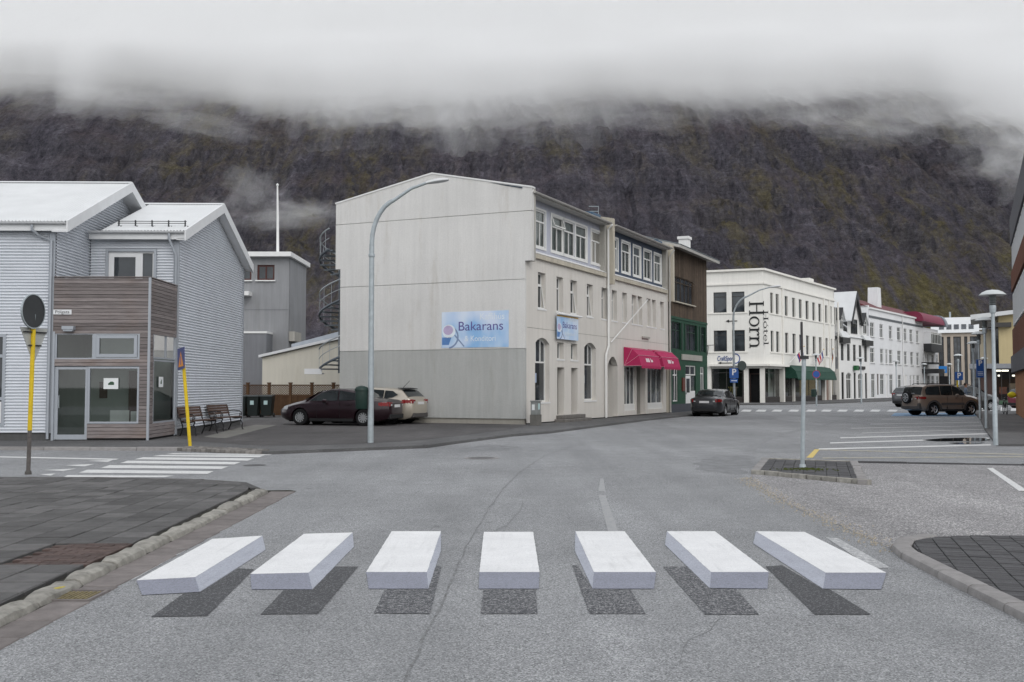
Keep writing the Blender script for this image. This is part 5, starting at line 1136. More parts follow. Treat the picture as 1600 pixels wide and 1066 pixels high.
# lettering: Hotel Horn, reading downwards
k_ = (88.0 / F)
M_let = simple('black_lettering', (0.01, 0.01, 0.011), 0.5)
def serif_text(body, x, y, hpx, fr, v, name, cond=1.0):
    u, w = fr.uw(x, y, v); return text(body, 1.0, M_let, ho, (u, v, w), (R(90), R(90), 0), name, .02)
def stroke(b, pts, w):   # a pen stroke in letter space
    return b
def letters():
    """serif capitals drawn as outlines, turned a quarter clockwise so the word reads downwards"""
    def ring(cx, cy, rx, ry, tx, ty, a0=0, a1=360, n=26):
        q = []
        for i in range(n):
            s, e = R(a0 + (a1 - a0) * i / n), R(a0 + (a1 - a0) * (i + 1) / n)
            q.append([(cx + rx * math.cos(s), cy + ry * math.sin(s)), (cx + rx * math.cos(e), cy + ry * math.sin(e)), (cx + (rx - tx) * math.cos(e), cy + (ry - ty) * math.sin(e)), (cx + (rx - tx) * math.cos(s), cy + (ry - ty) * math.sin(s))])
        return q
    bar = lambda x0, x1, y0, y1: [(x0, y0), (x1, y0), (x1, y1), (x0, y1)]
    L = {}
    L['H'] = (0.86, [bar(.10, .22, 0, 1), bar(.62, .74, 0, 1), bar(.22, .62, .48, .54), bar(.02, .30, 0, .05), bar(.54, .82, 0, .05), bar(.02, .30, .95, 1), bar(.54, .82, .95, 1)])
    L['o'] = (0.66, ring(.32, .33, .30, .35, .11, .06))
    L['ó'] = (0.66, ring(.32, .33, .30, .35, .11, .06) + [[(.30, .76), (.38, .76), (.48, .96), (.38, .96)]])
    L['r'] = (0.50, [bar(.08, .19, 0, .66), bar(.0, .30, 0, .05), bar(.0, .19, .61, .66)] + ring(.36, .46, .18, .20, .05, .05, 40, 170, 8) + [bar(.36, .48, .52, .64)])
    L['n'] = (0.74, [bar(.08, .19, 0, .66), bar(.0, .28, 0, .05), bar(.0, .19, .61, .66), bar(.51, .62, 0, .44), bar(.43, .70, 0, .05)] + ring(.37, .42, .25, .25, .11, .06, 0, 165, 10))
    L['t'] = (0.44, [bar(.12, .23, .08, .86), bar(.0, .40, .60, .66), bar(.16, .38, .0, .06)])
    L['e'] = (0.60, ring(.30, .33, .28, .35, .10, .06, 0, 325) + [bar(.05, .56, .32, .38)])
    L['l'] = (0.32, [bar(.09, .20, 0, 1.02), bar(.0, .30, 0, .05), bar(.0, .2, .97, 1.02)])
    return L
LET = letters()
def word(body, x_px, y0_px, y1_px, cap_px, fr, v, lab):
    tot = sum(LET[c][0] for c in body); u_r, w_t = fr.uw(x_px + cap_px / 2, y0_px, v); _, w_b = fr.uw(x_px + cap_px / 2, y1_px, v); u_l, _ = fr.uw(x_px - cap_px / 2, y0_px, v)
    H = u_r - u_l; s = (w_t - w_b) / tot; pos = 0.0
    for c in body:
        w, qs = LET[c]; b = MB()
        for q in qs: b.prism([(u_l + H * y, v, w_t - s * (pos + x)) for x, y in q], (0, .04, 0))
        b.build('letter', M_let, ho); pos += w
    return
word('Horn', 1182, 470, 545, 23, FH, -.05, ''); word('Hótel', 1196.5, 485, 540, 7.5, FH, -.05, '')
# shop sign, arrow, wall bracket
cu, cw = FH.uw(1136, 560.5, -.03); wd_ = FH.uw(1151, 560, -.03)[0] - FH.uw(1119, 560, -.03)[0]
M_sgn = simple('sign_blue', (0.03, 0.07, 0.24), 0.5)
text('CraftSport', .60, M_sgn, ho, (cu - .1, -.03, cw), (R(90), 0, 0), 'lettering', .01, shear=.25, width=wd_ * .84, weight=.004)
su, sw_ = FH.uw(1150, 560.5, -.03); b = disc(MB(), su - .05, sw_, .42, .46, -.034, -1.7, 1.9, .80); b.build('swoosh', M_sgn, ho)
for (xa, xb, y) in ((1134, 1152, 502), (1122, 1144, 567.5)):
    a, z = FH.uw(xa, y, -.03); c, _ = FH.uw(xb, y, -.03); MB().box(a + .2, c, -.05, -.02, z - .035, z + .035).prism([(a, -.05, z), (a + .28, -.05, z + .13), (a + .28, -.05, z - .13)], (0, .03, 0)).build('arrow', M_let, ho)
a, z = FH.uw(1105, 540, -.03); MB().tube([(a, -.05, z), (a + .1, -.05, z - .1), (a, -.05, z - .9)], .03, 6).tube([(a, -.05, z), (a + 1.0, -1.2, z)], .03, 6).build('bracket', M_wdk, ho)
canopy(FS, uS[0] + .25, uS[1] - .15, 'long dark green awning over the hotel restaurant windows', z_c + .15, 1.3, 1.25, simple('awning_green', (0.008, 0.05, 0.032), 0.7, var=.12), simple('awning_green_rib', (0.01, 0.07, 0.045), 0.7), 'restaurant_awning', None)
# flags on slanting poles
def flag(x0, y0, x1, y1, stripes, lab):
    a = FS.uw(x0, y0, -.1); bq = FS.uw(x1, y1, -.9); e = tag(FS.empty('flag'), lab, 'flag', 'flags on the hotel front')
    A_, B_ = Vector((a[0], -.1, a[1])), Vector((bq[0], -1.1, bq[1])); MB().tube([A_, B_], .03, 7).build('pole', M_white, e); MB().lathe([(0, -.07), (.06, -.03), (.06, .03), (0, .07)], B_, 8).build('finial', M_yl, e)
    d = (A_ - B_).normalized(); L = 1.15; n = len(stripes)
    for k, m in enumerate(stripes):
        bm_ = MB(); N = 6
        for i in range(N):
            f0, f1 = i / N, (i + 1) / N; g = lambda f, s: B_ + d * (.15 + s * .95 * (1 - .35 * f)) + Vector((-.05 + .12 * math.sin(f * 5 + s), .05 * math.sin(f * 7), -L * f * .9)) + Vector((.10 * f, 0, 0))
            bm_.quad(g(f0, k / n), g(f0, (k + 1) / n), g(f1, (k + 1) / n), g(f1, k / n))
        bm_.build('cloth', m, e)
f_r, f_b, f_w, f_y, f_k = (simple('flag_' + n_, c, 0.8) for n_, c in (('red', (.42, .02, .03)), ('blue', (.03, .04, .20)), ('white', (.65, .64, .64)), ('gold', (.62, .36, .04)), ('black', (.015, .015, .015))))
flag(1233, 568, 1253, 541.5, [f_b, f_r, f_w, f_r, f_b], 'blue flag with red and white cross folds on the hotel, leftmost flag'); flag(1268, 570, 1284, 546, [f_b, f_w, f_r, f_w, f_r], 'red white and blue flag on the hotel, middle flag'); flag(1297, 590, 1298.5, 545.5, [f_k, f_r, f_y], 'black red and gold flag on the hotel, rightmost flag')

# ------------------------------------------------------------ the row beyond the hotel
RS = HPt + HS * 22.45; RD = Vector((0.578, 0.816)).normalized()
FR_ = Fr(RS, RS + RD)
def uz(x, y, v=0): return FR_.uw(x, y, v)
uR = [uz(x, 600)[0] for x in (1311, 1359, 1443, 1467)]
M_rw = plaster('row_white', (0.72, 0.725, 0.735), 0.07, 0.05, 0.25, dirt_amt=.2); M_rw2 = plaster('row_pale', (0.74, 0.735, 0.72), 0.07, 0.05, .25, dirt_amt=.2); M_red = simple('roof_dark_red', (0.10, 0.012, 0.016), 0.6, var=.15); M_crim = simple('roof_crimson', (0.17, 0.016, 0.045), 0.6, var=.1)
# black-gabled house
g1 = tag(FR_.empty('gabled_house'), 'narrow white house with black edged pointed gable and dormers', 'house')
def uzr(q): u0, w1 = uz(q[0], q[1]); u1, _ = uz(q[2], q[1]); _, w0 = uz(q[2] if q[3] < YH else q[0], q[3]); return (u0, u1, w0, w1)
Z3 = lambda x, y: (1300 + x / 5.326, 440 + y / 5.33)
up = [uzr((*Z3(a, 525), *Z3(b, 665))) for a, b in ((73, 97), (124, 149), (174, 198), (222, 246), (267, 291))]
z_a, z_b = sum(q[3] for q in up) / 5, sum(q[2] for q in up) / 5; up = [(a, b, z_b, z_a) for a, b, _, _ in up]
dn = [uzr((*Z3(a, 755), *Z3(b, 960))) for a, b in ((78, 100), (118, 160), (180, 198), (217, 257), (274, 292))]; dn = [(a, b, .12, 3.05) for a, b, _, _ in dn]
ze = uz(*Z3(190, 470))[1]; u0_, u1_ = uR[0], uR[1]
wall('wall', M_rw2, g1, u0_, u1_, 0, ze, up + dn, 0, .2, {6: .3, 8: .3})
for q in up: window(g1, *q, .08, (), (.65,), .06, m=M_wdk)
for i, q in enumerate(dn):
    if i in (1, 3): window(g1, *q, .08, (.5,), (.75,), .08, arch=.3)
    else: bxo('dark_door', M_dark, g1, q[0], q[1], .08, .12, q[2], q[3])
gl_, gr_ = uz(*Z3(148, 290))[0], uz(*Z3(226, 290))[0]; gz0 = uz(*Z3(190, 300))[1]; gz1 = uz(*Z3(185, 90))[1]; gm = (gl_ + gr_) / 2
MB().prism([(gl_, 0, ze), (gr_, 0, ze), (gr_, 0, gz0), (gm, 0, gz1 - .2), (gl_, 0, gz0)], (0, .3, 0)).build('gable', M_rw2, g1)
gw = uzr((*Z3(154, 310), *Z3(207, 440))); window(g1, gw[0], gw[1], gw[2], gw[3], -.04, (.33, .66), (.7,), .09, m=M_wdk); window(g1, gm - .15, gm + .15, gz0 + .5, gz0 + 1.4, -.04, (), (), .06, m=M_wdk)
for sgn in (-1, 1):
    e_ = gl_ - .35 if sgn < 0 else gr_ + .35; MB().prism([(e_, -.4, gz0 - .5), (gm, -.4, gz1), (gm, -.4, gz1 - .6), (e_ - sgn * .12, -.4, gz0 - .9)], (0, .25, 0)).build('bargeboard', M_black, g1)
    MB().prism([(e_, -.3, gz0 - .4), (gm, -.3, gz1 + .12), (gm, -.3, gz1 - .02), (e_, -.3, gz0 - .55)], (0, 5.0, 0)).build('roof_slope', M_roofw, g1)
MB().prism([(u0_, -.2, ze), (u0_, 3.6, gz0 + .6), (u0_, 7.5, ze)], (u1_ - u0_, 0, 0)).build('main_roof', M_roofw, g1)
for (a, b) in ((70, 95), (262, 290)):
    q = uzr((*Z3(a, 285 if a < 100 else 325), *Z3(b, 400 if a < 100 else 440))); ua, ub, za, zb2 = q; zb2 = max(zb2, za + 1.4)
    MB().prism([(ua - .15, .1, za - .3), (ub + .15, .1, za - .3), (ub + .15, .1, zb2), ((ua + ub) / 2, .1, zb2 + .75), (ua - .15, .1, zb2)], (0, 3, 0)).build('dormer', M_rw2, g1); window(g1, ua, ub, za, zb2, .05, (.5,), (.7,), .07)
    for s_ in (-1, 1): m_ = (ua + ub) / 2; e_ = m_ + s_ * ((ub - ua) / 2 + .4); MB().prism([(e_, -.15, zb2 - .25), (m_, -.15, zb2 + .95), (m_, -.15, zb2 + .6), (e_, -.15, zb2 - .5)], (0, 3.0, 0)).build('dormer_roof', M_black if s_ < 0 else M_roofw, g1)
    MB().prism([(ua - .7, -.45, ze - .15), (ub + .7, -.45, ze - .15), (ub + .7, -.1, za - .2), (ua - .7, -.1, za - .2)], (0, .2, 0)).build('skirt_roof', M_roofw, g1); bxo('skirt_fascia', M_black, g1, ua - .8, ub + .8, -.5, -.04, ze - .75, ze - .15)
bxo('shop_sign', simple('sign_green', (0.01, .10, .03), .5), g1, *[uz(*Z3(x, 718))[0] for x in (172, 190)], -.45, -.1, uz(*Z3(180, 740))[1], uz(*Z3(180, 700))[1]); bxo('sign_board', M_black, g1, *[uz(*Z3(x, 718))[0] for x in (191, 268)], -.14, -.02, uz(*Z3(230, 732))[1], uz(*Z3(230, 706))[1])
# long white house
g2 = tag(FR_.empty('row_house'), 'long white three storey house with dark red roof and chimney', 'house')
Z6 = Z3
r_up = [uzr((*Z6(a, y0), *Z6(b, y1))) for a, b, y0, y1 in ((316, 350, 338, 462), (396, 424, 352, 470), (473, 500, 367, 482), (540, 570, 378, 490), (597, 621, 390, 498), (645, 670, 400, 505), (699, 720, 408, 512))]
def lev(L): a = sum(q[3] for q in L) / len(L); b = sum(q[2] for q in L) / len(L); return [(q[0], q[1], b, a) for q in L]
r_up = lev(r_up)
r_md = lev([uzr((*Z6(a, y0), *Z6(b, y1))) for a, b, y0, y1 in ((318, 352, 548, 680), (400, 427, 558, 683), (444, 462, 562, 676), (475, 502, 567, 687), (544, 572, 575, 692), (600, 624, 582, 696), (652, 676, 588, 700), (702, 724, 592, 702))])
r_dn = [(*[q for q in uzr((*Z6(a, 768), *Z6(b, 940)))[:2]], .5 if k % 3 else .15, 3.0) for k, (a, b) in enumerate(((326, 356), (374, 388), (400, 432), (448, 464), (478, 506), (548, 576), (604, 626), (646, 660), (674, 688), (704, 728)))]
zr = uz(*Z6(316, 222))[1]
wall('wall', M_rw, g2, uR[1] + .02, uR[2], 0, zr - .1, r_up + r_md + r_dn, 0, .2)
for q in r_up + r_md: window(g2, *q, .08, (.5,), (.68,), .07, g=M_glass2, sill=True)
for k, q in enumerate(r_dn):
    if k in (1,): bxo('door', M_intd, g2, q[0], q[1], .1, .15, q[2], q[3])
    elif k in (3, 6): bxo('door', M_rw2, g2, q[0], q[1], .1, .15, q[2], q[3])
    else: window(g2, *q, .08, (.5,), (.75,), .07, g=M_glass2)
bxo('cornice', M_white, g2, uR[1] + .02, uR[2] + .1, -.2, .1, zr - .1, zr + .1); bxo('string_course', simple('slate_band', (.10, .11, .12), .7), g2, uR[1] + .02, uR[2], -.08, -.002, r_up[0][3] + .55, r_up[0][3] + .8)
MB().prism([(uR[1], 0, zr + .1), (uR[1], 2.8, zr + 1.5), (uR[1], 2.8, zr + .1)], (uR[2] - uR[1], 0, 0)).build('roof', M_red, g2); bxo('end_gable', M_rw, g2, uR[1], uR[1] + .3, .02, 8, 0, zr + .3)
cx = uz(*Z6(340, 180), 2.0)[0]; MB().prism([(cx - 1.0, 1.2, zr), (cx + 1.0, 1.2, zr), (cx + .7, 1.2, zr + 3.2), (cx - .7, 1.2, zr + 3.2)], (0, 1.2, 0)).build('chimney', M_rw, g2)
pipe('downpipe', g2, [(uz(*Z6(582, 400))[0], -.1, zr - .1), (uz(*Z6(582, 400))[0], -.1, .1)], .06, M_rw2)
# corner house with the crimson curved roof and glazed bay
g3 = tag(FR_.empty('bay_house'), 'white corner house with crimson curved roof and glazed bay', 'house')
b3 = [uzr((*Z6(a, y0), *Z6(b, y1))) for a, b, y0, y1 in ((748, 768, 595, 690), (792, 806, 600, 690), (827, 846, 607, 690), (868, 880, 610, 680))] + [(*uzr((*Z6(a, 785), *Z6(b, 850)))[:2], 1.0, 3.0) for a, b in ((790, 812), (828, 850), (868, 884))]
zt3 = uz(*Z6(800, 390))[1]
wall('wall', M_rw, g3, uR[2] + .02, uR[3], 0, zt3, b3, 0, .2)
for q in b3: window(g3, *q, .08, (.5,), (.68,), .07, g=M_glass2)
q = uzr((*Z6(762, 420), *Z6(850, 530))); window(g3, q[0], q[1], q[2], q[3], -1.0, (.15, .3, .45, .6, .75, .9), (.85,), .1, g=M_glass2); MB().prism([(q[0] - .2, -1.05, q[2] - 1.1), (q[1] + .3, -1.05, q[2] - 1.1), (q[1] + .3, -1.05, q[2]), (q[0] - .2, -1.05, q[2])], (0, 1.04, 0)).build('bay_skirt', M_black, g3); bxo('bay_wall', M_rw, g3, q[0], q[1], -.94, -.02, q[2], q[3])
uc0, uc1 = uz(*Z6(690, 300))[0], uz(*Z6(870, 300))[0]; zc0 = uz(*Z6(860, 400))[1]; zc1 = uz(*Z6(860, 290))[1]; zc0 = zc0 + .6
MB().prism([(uc0, -1.1 * math.cos(a) , zc0 + (zc1 - zc0) * math.sin(a)) for a in [R(k * 10) for k in range(10)]] + [(uc0, 3, zc1), (uc0, 3, zc0)], (uc1 - uc0, 0, 0)).build('curved_roof', M_crim, g3, smooth=True)
MB().prism([(uc1 + .01, -1.3 * math.cos(a), zc0 - .2 + (zc1 + .4 - zc0) * math.sin(a)) for a in [R(k * 10) for k in range(10)]] + [(uc1 + .01, 3, zc1 + .2), (uc1 + .01, 3, zc0)], (1.3, 0, 0)).build('roof_end', simple('zinc', (.22, .24, .27), .5, .5, .4), g3)
bxo('canopy', M_black, g3, *[uz(*Z6(x, 760))[0] for x in (748, 800)], -2.2, -.02, 3.3, 3.9); bxo('balcony', M_black, g3, *[uz(*Z6(x, 690))[0] for x in (744, 800)], -1.6, -.02, uz(*Z6(780, 690))[1], uz(*Z6(780, 690))[1] + .25)
# ------------------------------------------------------------ buildings closing the street
YE = 165.0
def at2(x): return Vector(((x - 800) / F * YE, YE))
TD = Vector((math.cos(R(25)), -math.sin(R(25))))     # the far buildings stand square to the bent street
FE = Fr(at2(1460), at2(1460) + TD)
g4 = tag(FE.empty('office_building'), 'beige office block with tall dark window bays and pale mansard roof', 'building')
M_bei = plaster('office_beige', (0.45, 0.39, 0.33), .08, .05, .2); M_dgl = glass('office_glass', (.03, .034, .04))
E = lambda x, y, v=0: FE.uw(x, y, v); zE = E(1500, 520)[1]; uE1 = E(1535, 560)[0]
bays = [(*sorted((E(a, 560)[0], E(b, 560)[0])), 0.4, E(1500, 526)[1]) for a, b in ((1467, 1475), (1480, 1485.5), (1490, 1502), (1507, 1512), (1516, 1531))]
wall('wall', M_bei, g4, 0, uE1, 0, zE, bays, 0, .4)
for q in bays:
    n_ = max(1, int((q[1] - q[0]) / .9)); window(g4, *q, .25, tuple((k + 1) / (n_ + 1) for k in range(n_)), (.28, .33, .62, .68), .12, m=M_wdk, g=M_dgl); 
    for f_ in (.30, .65): bxo('spandrel', simple('spandrel_grey', (.06, .065, .07), .5), g4, q[0] + .1, q[1] - .1, .2, .24, q[2] + (q[3] - q[2]) * (f_ - .06), q[2] + (q[3] - q[2]) * (f_ + .06))
zm = E(1500, 494)[1]; MB().prism([(-.5, -.4, zE), (-.5, 3.2, zm), (-.5, 8, zm), (-.5, 8, zE)], (uE1 + .9, 0, 0)).build('mansard_roof', M_roofw, g4)
for k in range(5):
    u = E(1467 + k * 11.6, 508)[0]; z0, z1 = E(1500, 514)[1], E(1500, 506)[1]; yy = lambda z: -.4 + 3.6 * (z - zE) / (zm - zE)
    w_ = MB().prism([(u, yy(z0) - .12, z0), (u + .75, yy(z0) - .12, z0), (u + .75, yy(z1) - .12, z1), (u, yy(z1) - .12, z1)], (0, .1, 0)); w_.build('roof_window', M_dgl, g4)
bxo('flue', M_galv, g4, E(1482, 490)[0], E(1485, 490)[0], 4, 4.5, zm, zm + 1.0)
M_bsg = simple('sign_bright_blue', (.02, .18, .50), .5); o = bxo('shop_sign', M_bsg, g4, E(1466, 575)[0], E(1480, 575)[0], -1.2, -1.0, E(1470, 583)[1], E(1470, 572.5)[1]); bxo('sign_mark', M_pale, o, E(1469, 580)[0], E(1477, 580)[0], -1.22, -1.2, E(1470, 581)[1], E(1470, 578)[1])
bxo('entrance', M_dark, g4, E(1468, 600)[0], E(1481, 600)[0], -.3, -.02, 0, E(1470, 588)[1])
_p = Vector(((1531 - 800) / F * 130, 130)); FY = Fr(_p, _p + TD); FY.len = FY.uw(1604, 560)[0]
Yp = lambda x, y: FY.uw(x, y)
g5 = tag(FY.empty('ochre_building'), 'pale yellow blank walled building behind the pavilion', 'building')
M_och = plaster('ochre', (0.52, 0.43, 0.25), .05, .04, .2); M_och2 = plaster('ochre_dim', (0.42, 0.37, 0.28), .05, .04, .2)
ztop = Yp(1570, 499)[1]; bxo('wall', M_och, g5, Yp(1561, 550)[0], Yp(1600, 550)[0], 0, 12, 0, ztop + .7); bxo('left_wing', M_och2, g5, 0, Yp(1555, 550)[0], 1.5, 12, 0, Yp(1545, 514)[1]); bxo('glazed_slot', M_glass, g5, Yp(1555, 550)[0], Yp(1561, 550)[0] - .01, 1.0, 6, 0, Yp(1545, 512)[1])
MB().prism([(-1, -1.2, Yp(1540, 500)[1]), (FY.len + 2, -1.2, Yp(1588, 497)[1] + .9), (FY.len + 2, -1.2, Yp(1588, 497)[1] + 1.3), (-1, -1.2, Yp(1540, 496)[1] + .3)], (0, 13, 0)).build('roof_slab', M_roofw, g5); bxo('roof_soffit', M_wdk, g5, 0, Yp(1580, 510)[0], -.9, 1.4, Yp(1545, 512)[1], Yp(1545, 505)[1])
# pavilion shop with lit ceiling
_p = Vector(((1535 - 800) / F * 84, 84)); FV = Fr(_p, _p + TD); FV.len = FV.uw(1604, 600)[0]
V = lambda x, y: FV.uw(x, y); g6 = tag(FV.empty('pavilion_shop'), 'low glazed pavilion shop with lit ceiling lamps and green base wall', 'shop')
z7, z8 = V(1560, 576)[1], V(1560, 568.5)[1]; VL = FV.len + 2
bxo('fascia', simple('fascia_grey', (.25, .26, .28), .6), g6, -1, VL, -.6, 6, z7, z8); bxo('base_wall', simple('base_green', (.06, .11, .07), .8, var=.2), g6, .8, VL - 2, 0, .3, .05, V(1560, 626)[1]); bxo('back_wall', M_shopd, g6, 0, VL, 5.5, 5.6, 0, z7); bxo('shop_floor', M_shopd, g6, 0, VL, .3, 5.5, 0, .1); bxo('side_panel', M_intd, g6, -.3, .8, .05, .2, 0, z7)
o = window(g6, .8, VL - 2, V(1560, 626)[1], z7, .1, (.25, .5, .75), (), .06, m=M_wdk, g=M_clear)
t = NT('ceiling_lamp_glow'); em = t.n('ShaderNodeEmission', Strength=3.0); em.inputs[0].default_value = (1, .9, .78, 1); t.l(em.outputs[0], t.out.inputs['Surface']); M_glow = t.m
for xa, xb, y in ((1554, 1577, 578.6), (1560, 1563, 586.5), (1583, 1587, 586.5), (1543, 1546, 579)): a, z = V(xa, y); c, _ = V(xb, y); bxo('ceiling_lamp', M_glow, g6, a, c, 2.0, 2.6, z - .07, z + .05)
for k in range(7): u = 1.0 + k * .8 + rnd.random() * .3; bxo('shelf_goods', simple('goods_%d' % (k % 4), ((.2, .08, .05), (.25, .2, .15), (.1, .12, .1), (.3, .25, .22))[k % 4], .7), g6, u, u + .6, 3, 3.4, .1 if k % 2 else .9, 1.5 + .3 * (k % 3))
# brick block at the right edge
FQ = Fr(Vector((28.3, 56.0)), Vector((28.3 + 1, 56 + .0))); dq = Vector((-0.42, -0.9075)).normalized()
FQ = Fr(Vector((28.3, 56.0)), Vector((28.3, 56.0)) + dq); Qz = lambda x, y: FQ.uw(x, y)[1]
# the wall we see runs from its far corner towards us; outside is to its left
g7 = tag(FQ.empty('brick_block'), 'brown and grey block at the right edge of the picture', 'building')
M_brn = plaster('cladding_rust', (0.13, 0.055, 0.035), .12, .1, .3); M_brk = plaster('brick_tan', (0.30, 0.155, 0.085), .1, .12, .5); M_gcl = plaster('cladding_grey', (0.11, 0.11, 0.12), .1, .06, .2)
for nm, m, a, b, v in (('brick_wall', M_brk, .05, 2.35, 0), ('canopy_band', M_gcl, 2.35, 3.25, -.2), ('rust_band', M_brn, 3.25, 4.75, -.1), ('window_band', M_gcl, 4.75, 6.9, 0), ('rust_band', M_brn, 6.9, 8.0, -.1), ('window_band', M_gcl, 8.0, 9.5, 0), ('parapet', M_gcl, 9.5, 11.0, -.12)):
    bxo(nm, m, g7, 0 if v == 0 else -.02, 26, v, 12, a + .003, b - .003)
for a, b in ((4.95, 6.7), (8.05, 9.4)):
    for k in range(10): window(g7, .5 + k * 2.4, 2.3 + k * 2.4, a, b, -.06, (.35, .7), (), .08, m=M_fasc, g=M_glass2)
# ============================================================ BACK YARD: tower, shed, fence, bins, stair
M_tow = plaster('tower_grey', (0.27, 0.275, 0.285), .12, .08, .5); M_tow2 = plaster('tower_grey_dark', (0.20, 0.205, 0.22), .12, .08, .5); M_shed = plaster('shed_cream', (0.64, 0.61, 0.53), .06, .05, .4); M_rbr = simple('frame_red_brown', (0.07, 0.02, 0.016), 0.6)
FT = Fr((-20, 60), (-13.4, 60)); T_ = lambda x, y, v=0: FT.uw(x, y, v)
to = tag(FT.empty('grey_tower'), 'grey rendered tower block with flat white roof edge behind the bins', 'building')
zt_ = T_(440, 402)[1]; uT = T_(451, 500)[0]
tw = [r2(FT, 366, 414, 393, 438), r2(FT, 402, 414, 429, 438)]
wall('wall', M_tow, to, 0, uT, 0, zt_, tw, 0, .2); bxo('side_wall', M_tow, to, uT - .3, uT - .001, .21, 5, 0, zt_)
for q in tw: window(to, *q, .08, (.5,), (), .10, m=M_rbr, sill=M_white)
bxo('roof_slab', M_white, to, 0, uT + .2, -.45, 5.3, zt_ + .003, zt_ + .28)
q = r2(FT, 366, 457, 394, 463); bxo('door_hood', M_white, to, q[0], q[1], -.8, 0, q[2], q[3])
q = r2(FT, 360, 519, 426, 640); bxo('lower_block', M_tow2, to, 0, q[1], -1.5, -.002, 0, T_(400, 521, -1.5)[1]); bxo('lower_coping', M_white, to, 0, q[1] + .03, -1.55, .0, T_(400, 521, -1.5)[1] + .002, T_(400, 521, -1.5)[1] + .12)
bxo('ledge', M_fin, to, uT - .002, uT + .35, .1, 2, T_(455, 533)[1], T_(455, 518)[1]); bxo('wall_joint', M_tow2, to, 0, uT - .01, -.012, .003, T_(420, 464)[1] - .8, T_(420, 464)[1] - .76)
o = tag(MB().tube([at(434, 396, 61.5), at(434, 340, 61.5), at(433.5, 290, 61.5)], [.09, .075, .045], 10).lathe([(0, -.1), (.08, -.04), (.08, .04), (0, .1)], at(433.5, 289, 61.5), 8).build('flagpole', M_white, smooth=True), 'tall white flagpole on the grey tower roof', 'flagpole')
FX = Fr((-13.3, 53.5), (-8, 53.0)); X_ = lambda x, y, v=0: FX.uw(x, y, v)
sh = tag(FX.empty('cream_shed'), 'low cream shed with sloping white edged roof behind the fence', 'shed')
a0, z0 = X_(410, 559); a1, z1 = X_(545, 528)
MB().prism([(a0, 0, 0), (a1, 0, 0), (a1, 0, z1), (a0, 0, z0)], (0, 4, 0)).build('wall', M_shed, sh); MB().prism([(a0 - .15, -.2, z0 + .0), (a1, -.2, z1 + .03), (a1, -.2, z1 + .17), (a0 - .15, -.2, z0 + .14)], (0, 4.4, 0)).build('roof_edge', M_fasc, sh)
MB().prism([(a0 + 1.4, .6, z0 + .45), (a1, .6, z1 + .17), (a1, .6, z1 + .55), (a0 + 1.4, .6, z0 + .75)], (0, 3, 0)).build('rooflight', simple('rooflight_grey', (.35, .38, .42), .3, .5), sh)
# fence: posts, board panels and lattice tops, each piece a part
M_fen = simple('fence_brown', (0.095, 0.052, 0.028), 0.8, .2, var=.2, scale=4, rv=.15)
FF = Fr((-14.6, 51.0), (-7.9, 50.2)); fe = tag(FF.empty('lattice_fence'), 'brown timber fence with lattice top panels behind the parked cars', 'fence')
nb = 6; wseg = FF.len / nb
for k in range(nb + 1): MB().box(k * wseg - .06, k * wseg + .06, -.06, .06, 0, 1.72).box(k * wseg - .085, k * wseg + .085, -.085, .085, 1.721, 1.79).build('post', M_fen, fe)
for k in range(nb):
    a, b = k * wseg + .06, (k + 1) * wseg - .06
    n = 8
    for i in range(n): bxo('fence_board', M_fen, fe, a + (b - a) * i / n + .004, a + (b - a) * (i + 1) / n - .004, -.012, .012, .12, 1.12)
    bxo('rail', M_fen, fe, a, b, -.03, .03, 1.121, 1.18); bxo('rail', M_fen, fe, a, b, -.03, .03, 1.62, 1.68)
    lt = MB(); m_ = 8
    for i in range(-4, m_):
        for s_ in (1, -1):
            p, q = a + (b - a) * i / m_, a + (b - a) * (i + 4) / m_; zp, zq = (1.18, 1.62) if s_ > 0 else (1.62, 1.18)
            lo, hi = max(p, a), min(q, b)
            if hi - lo < .03: continue
            f0, f1 = (lo - p) / (q - p), (hi - p) / (q - p); A_, B_ = (lo, zp + (zq - zp) * f0), (hi, zp + (zq - zp) * f1)
            lt.prism([(A_[0], -.008 * s_, A_[1] - .02), (B_[0], -.008 * s_, B_[1] - .02), (B_[0], -.008 * s_, B_[1] + .02), (A_[0], -.008 * s_, A_[1] + .02)], (0, .01, 0))
    tag(lt.build('lattice', M_fen, fe), kind='stuff')
# three wheeled bins
M_bin = simple('bin_dark', (0.012, 0.018, 0.017), 0.45, .5, var=.15); M_stk = simple('bin_sticker', (0.45, 0.60, 0.60), 0.5)
def bin_at(p, rz, lab):
    e = tag(empty('wheeled_bin', p, rz), lab, 'bin', 'wheeled bins by the fence'); b = MB()
    b.add([(-.24, -.26, .08), (.24, -.26, .08), (.24, .26, .08), (-.24, .26, .08), (-.30, -.34, 1.0), (.30, -.34, 1.0), (.30, .34, 1.0), (-.30, .34, 1.0)], [(0, 3, 2, 1), (4, 5, 6, 7), (0, 1, 5, 4), (1, 2, 6, 5), (2, 3, 7, 6), (3, 0, 4, 7)]); b.build('body', M_bin, e, .02)
    MB().prism([(-.32, -.37, 1.0), (-.32, .38, 1.02), (-.32, .33, 1.10), (-.32, -.30, 1.07)], (.64, 0, 0)).build('lid', M_bin, e, .015); bxo('sticker', M_stk, e, -.09, .09, -.352, -.332, .62, .82)
    for s_ in (-1, 1): MB().lathe([(.02, -.03), (.1, -.03), (.1, .03), (.02, .03)], (s_ * .27, .26, .1), 14, 'x').build('wheel', M_black, e, smooth=True)
for k, (x, w_) in enumerate(((376, 'nearest the corrugated house'), (396.5, 'the middle one of three'), (417.5, 'nearest the fence'))):
    p = at(x, 640, 48.5 + .15 * k); bin_at((p.x, p.y, .08), rnd.uniform(-.05, .05), 'dark wheeled bin by the brown fence, ' + w_)
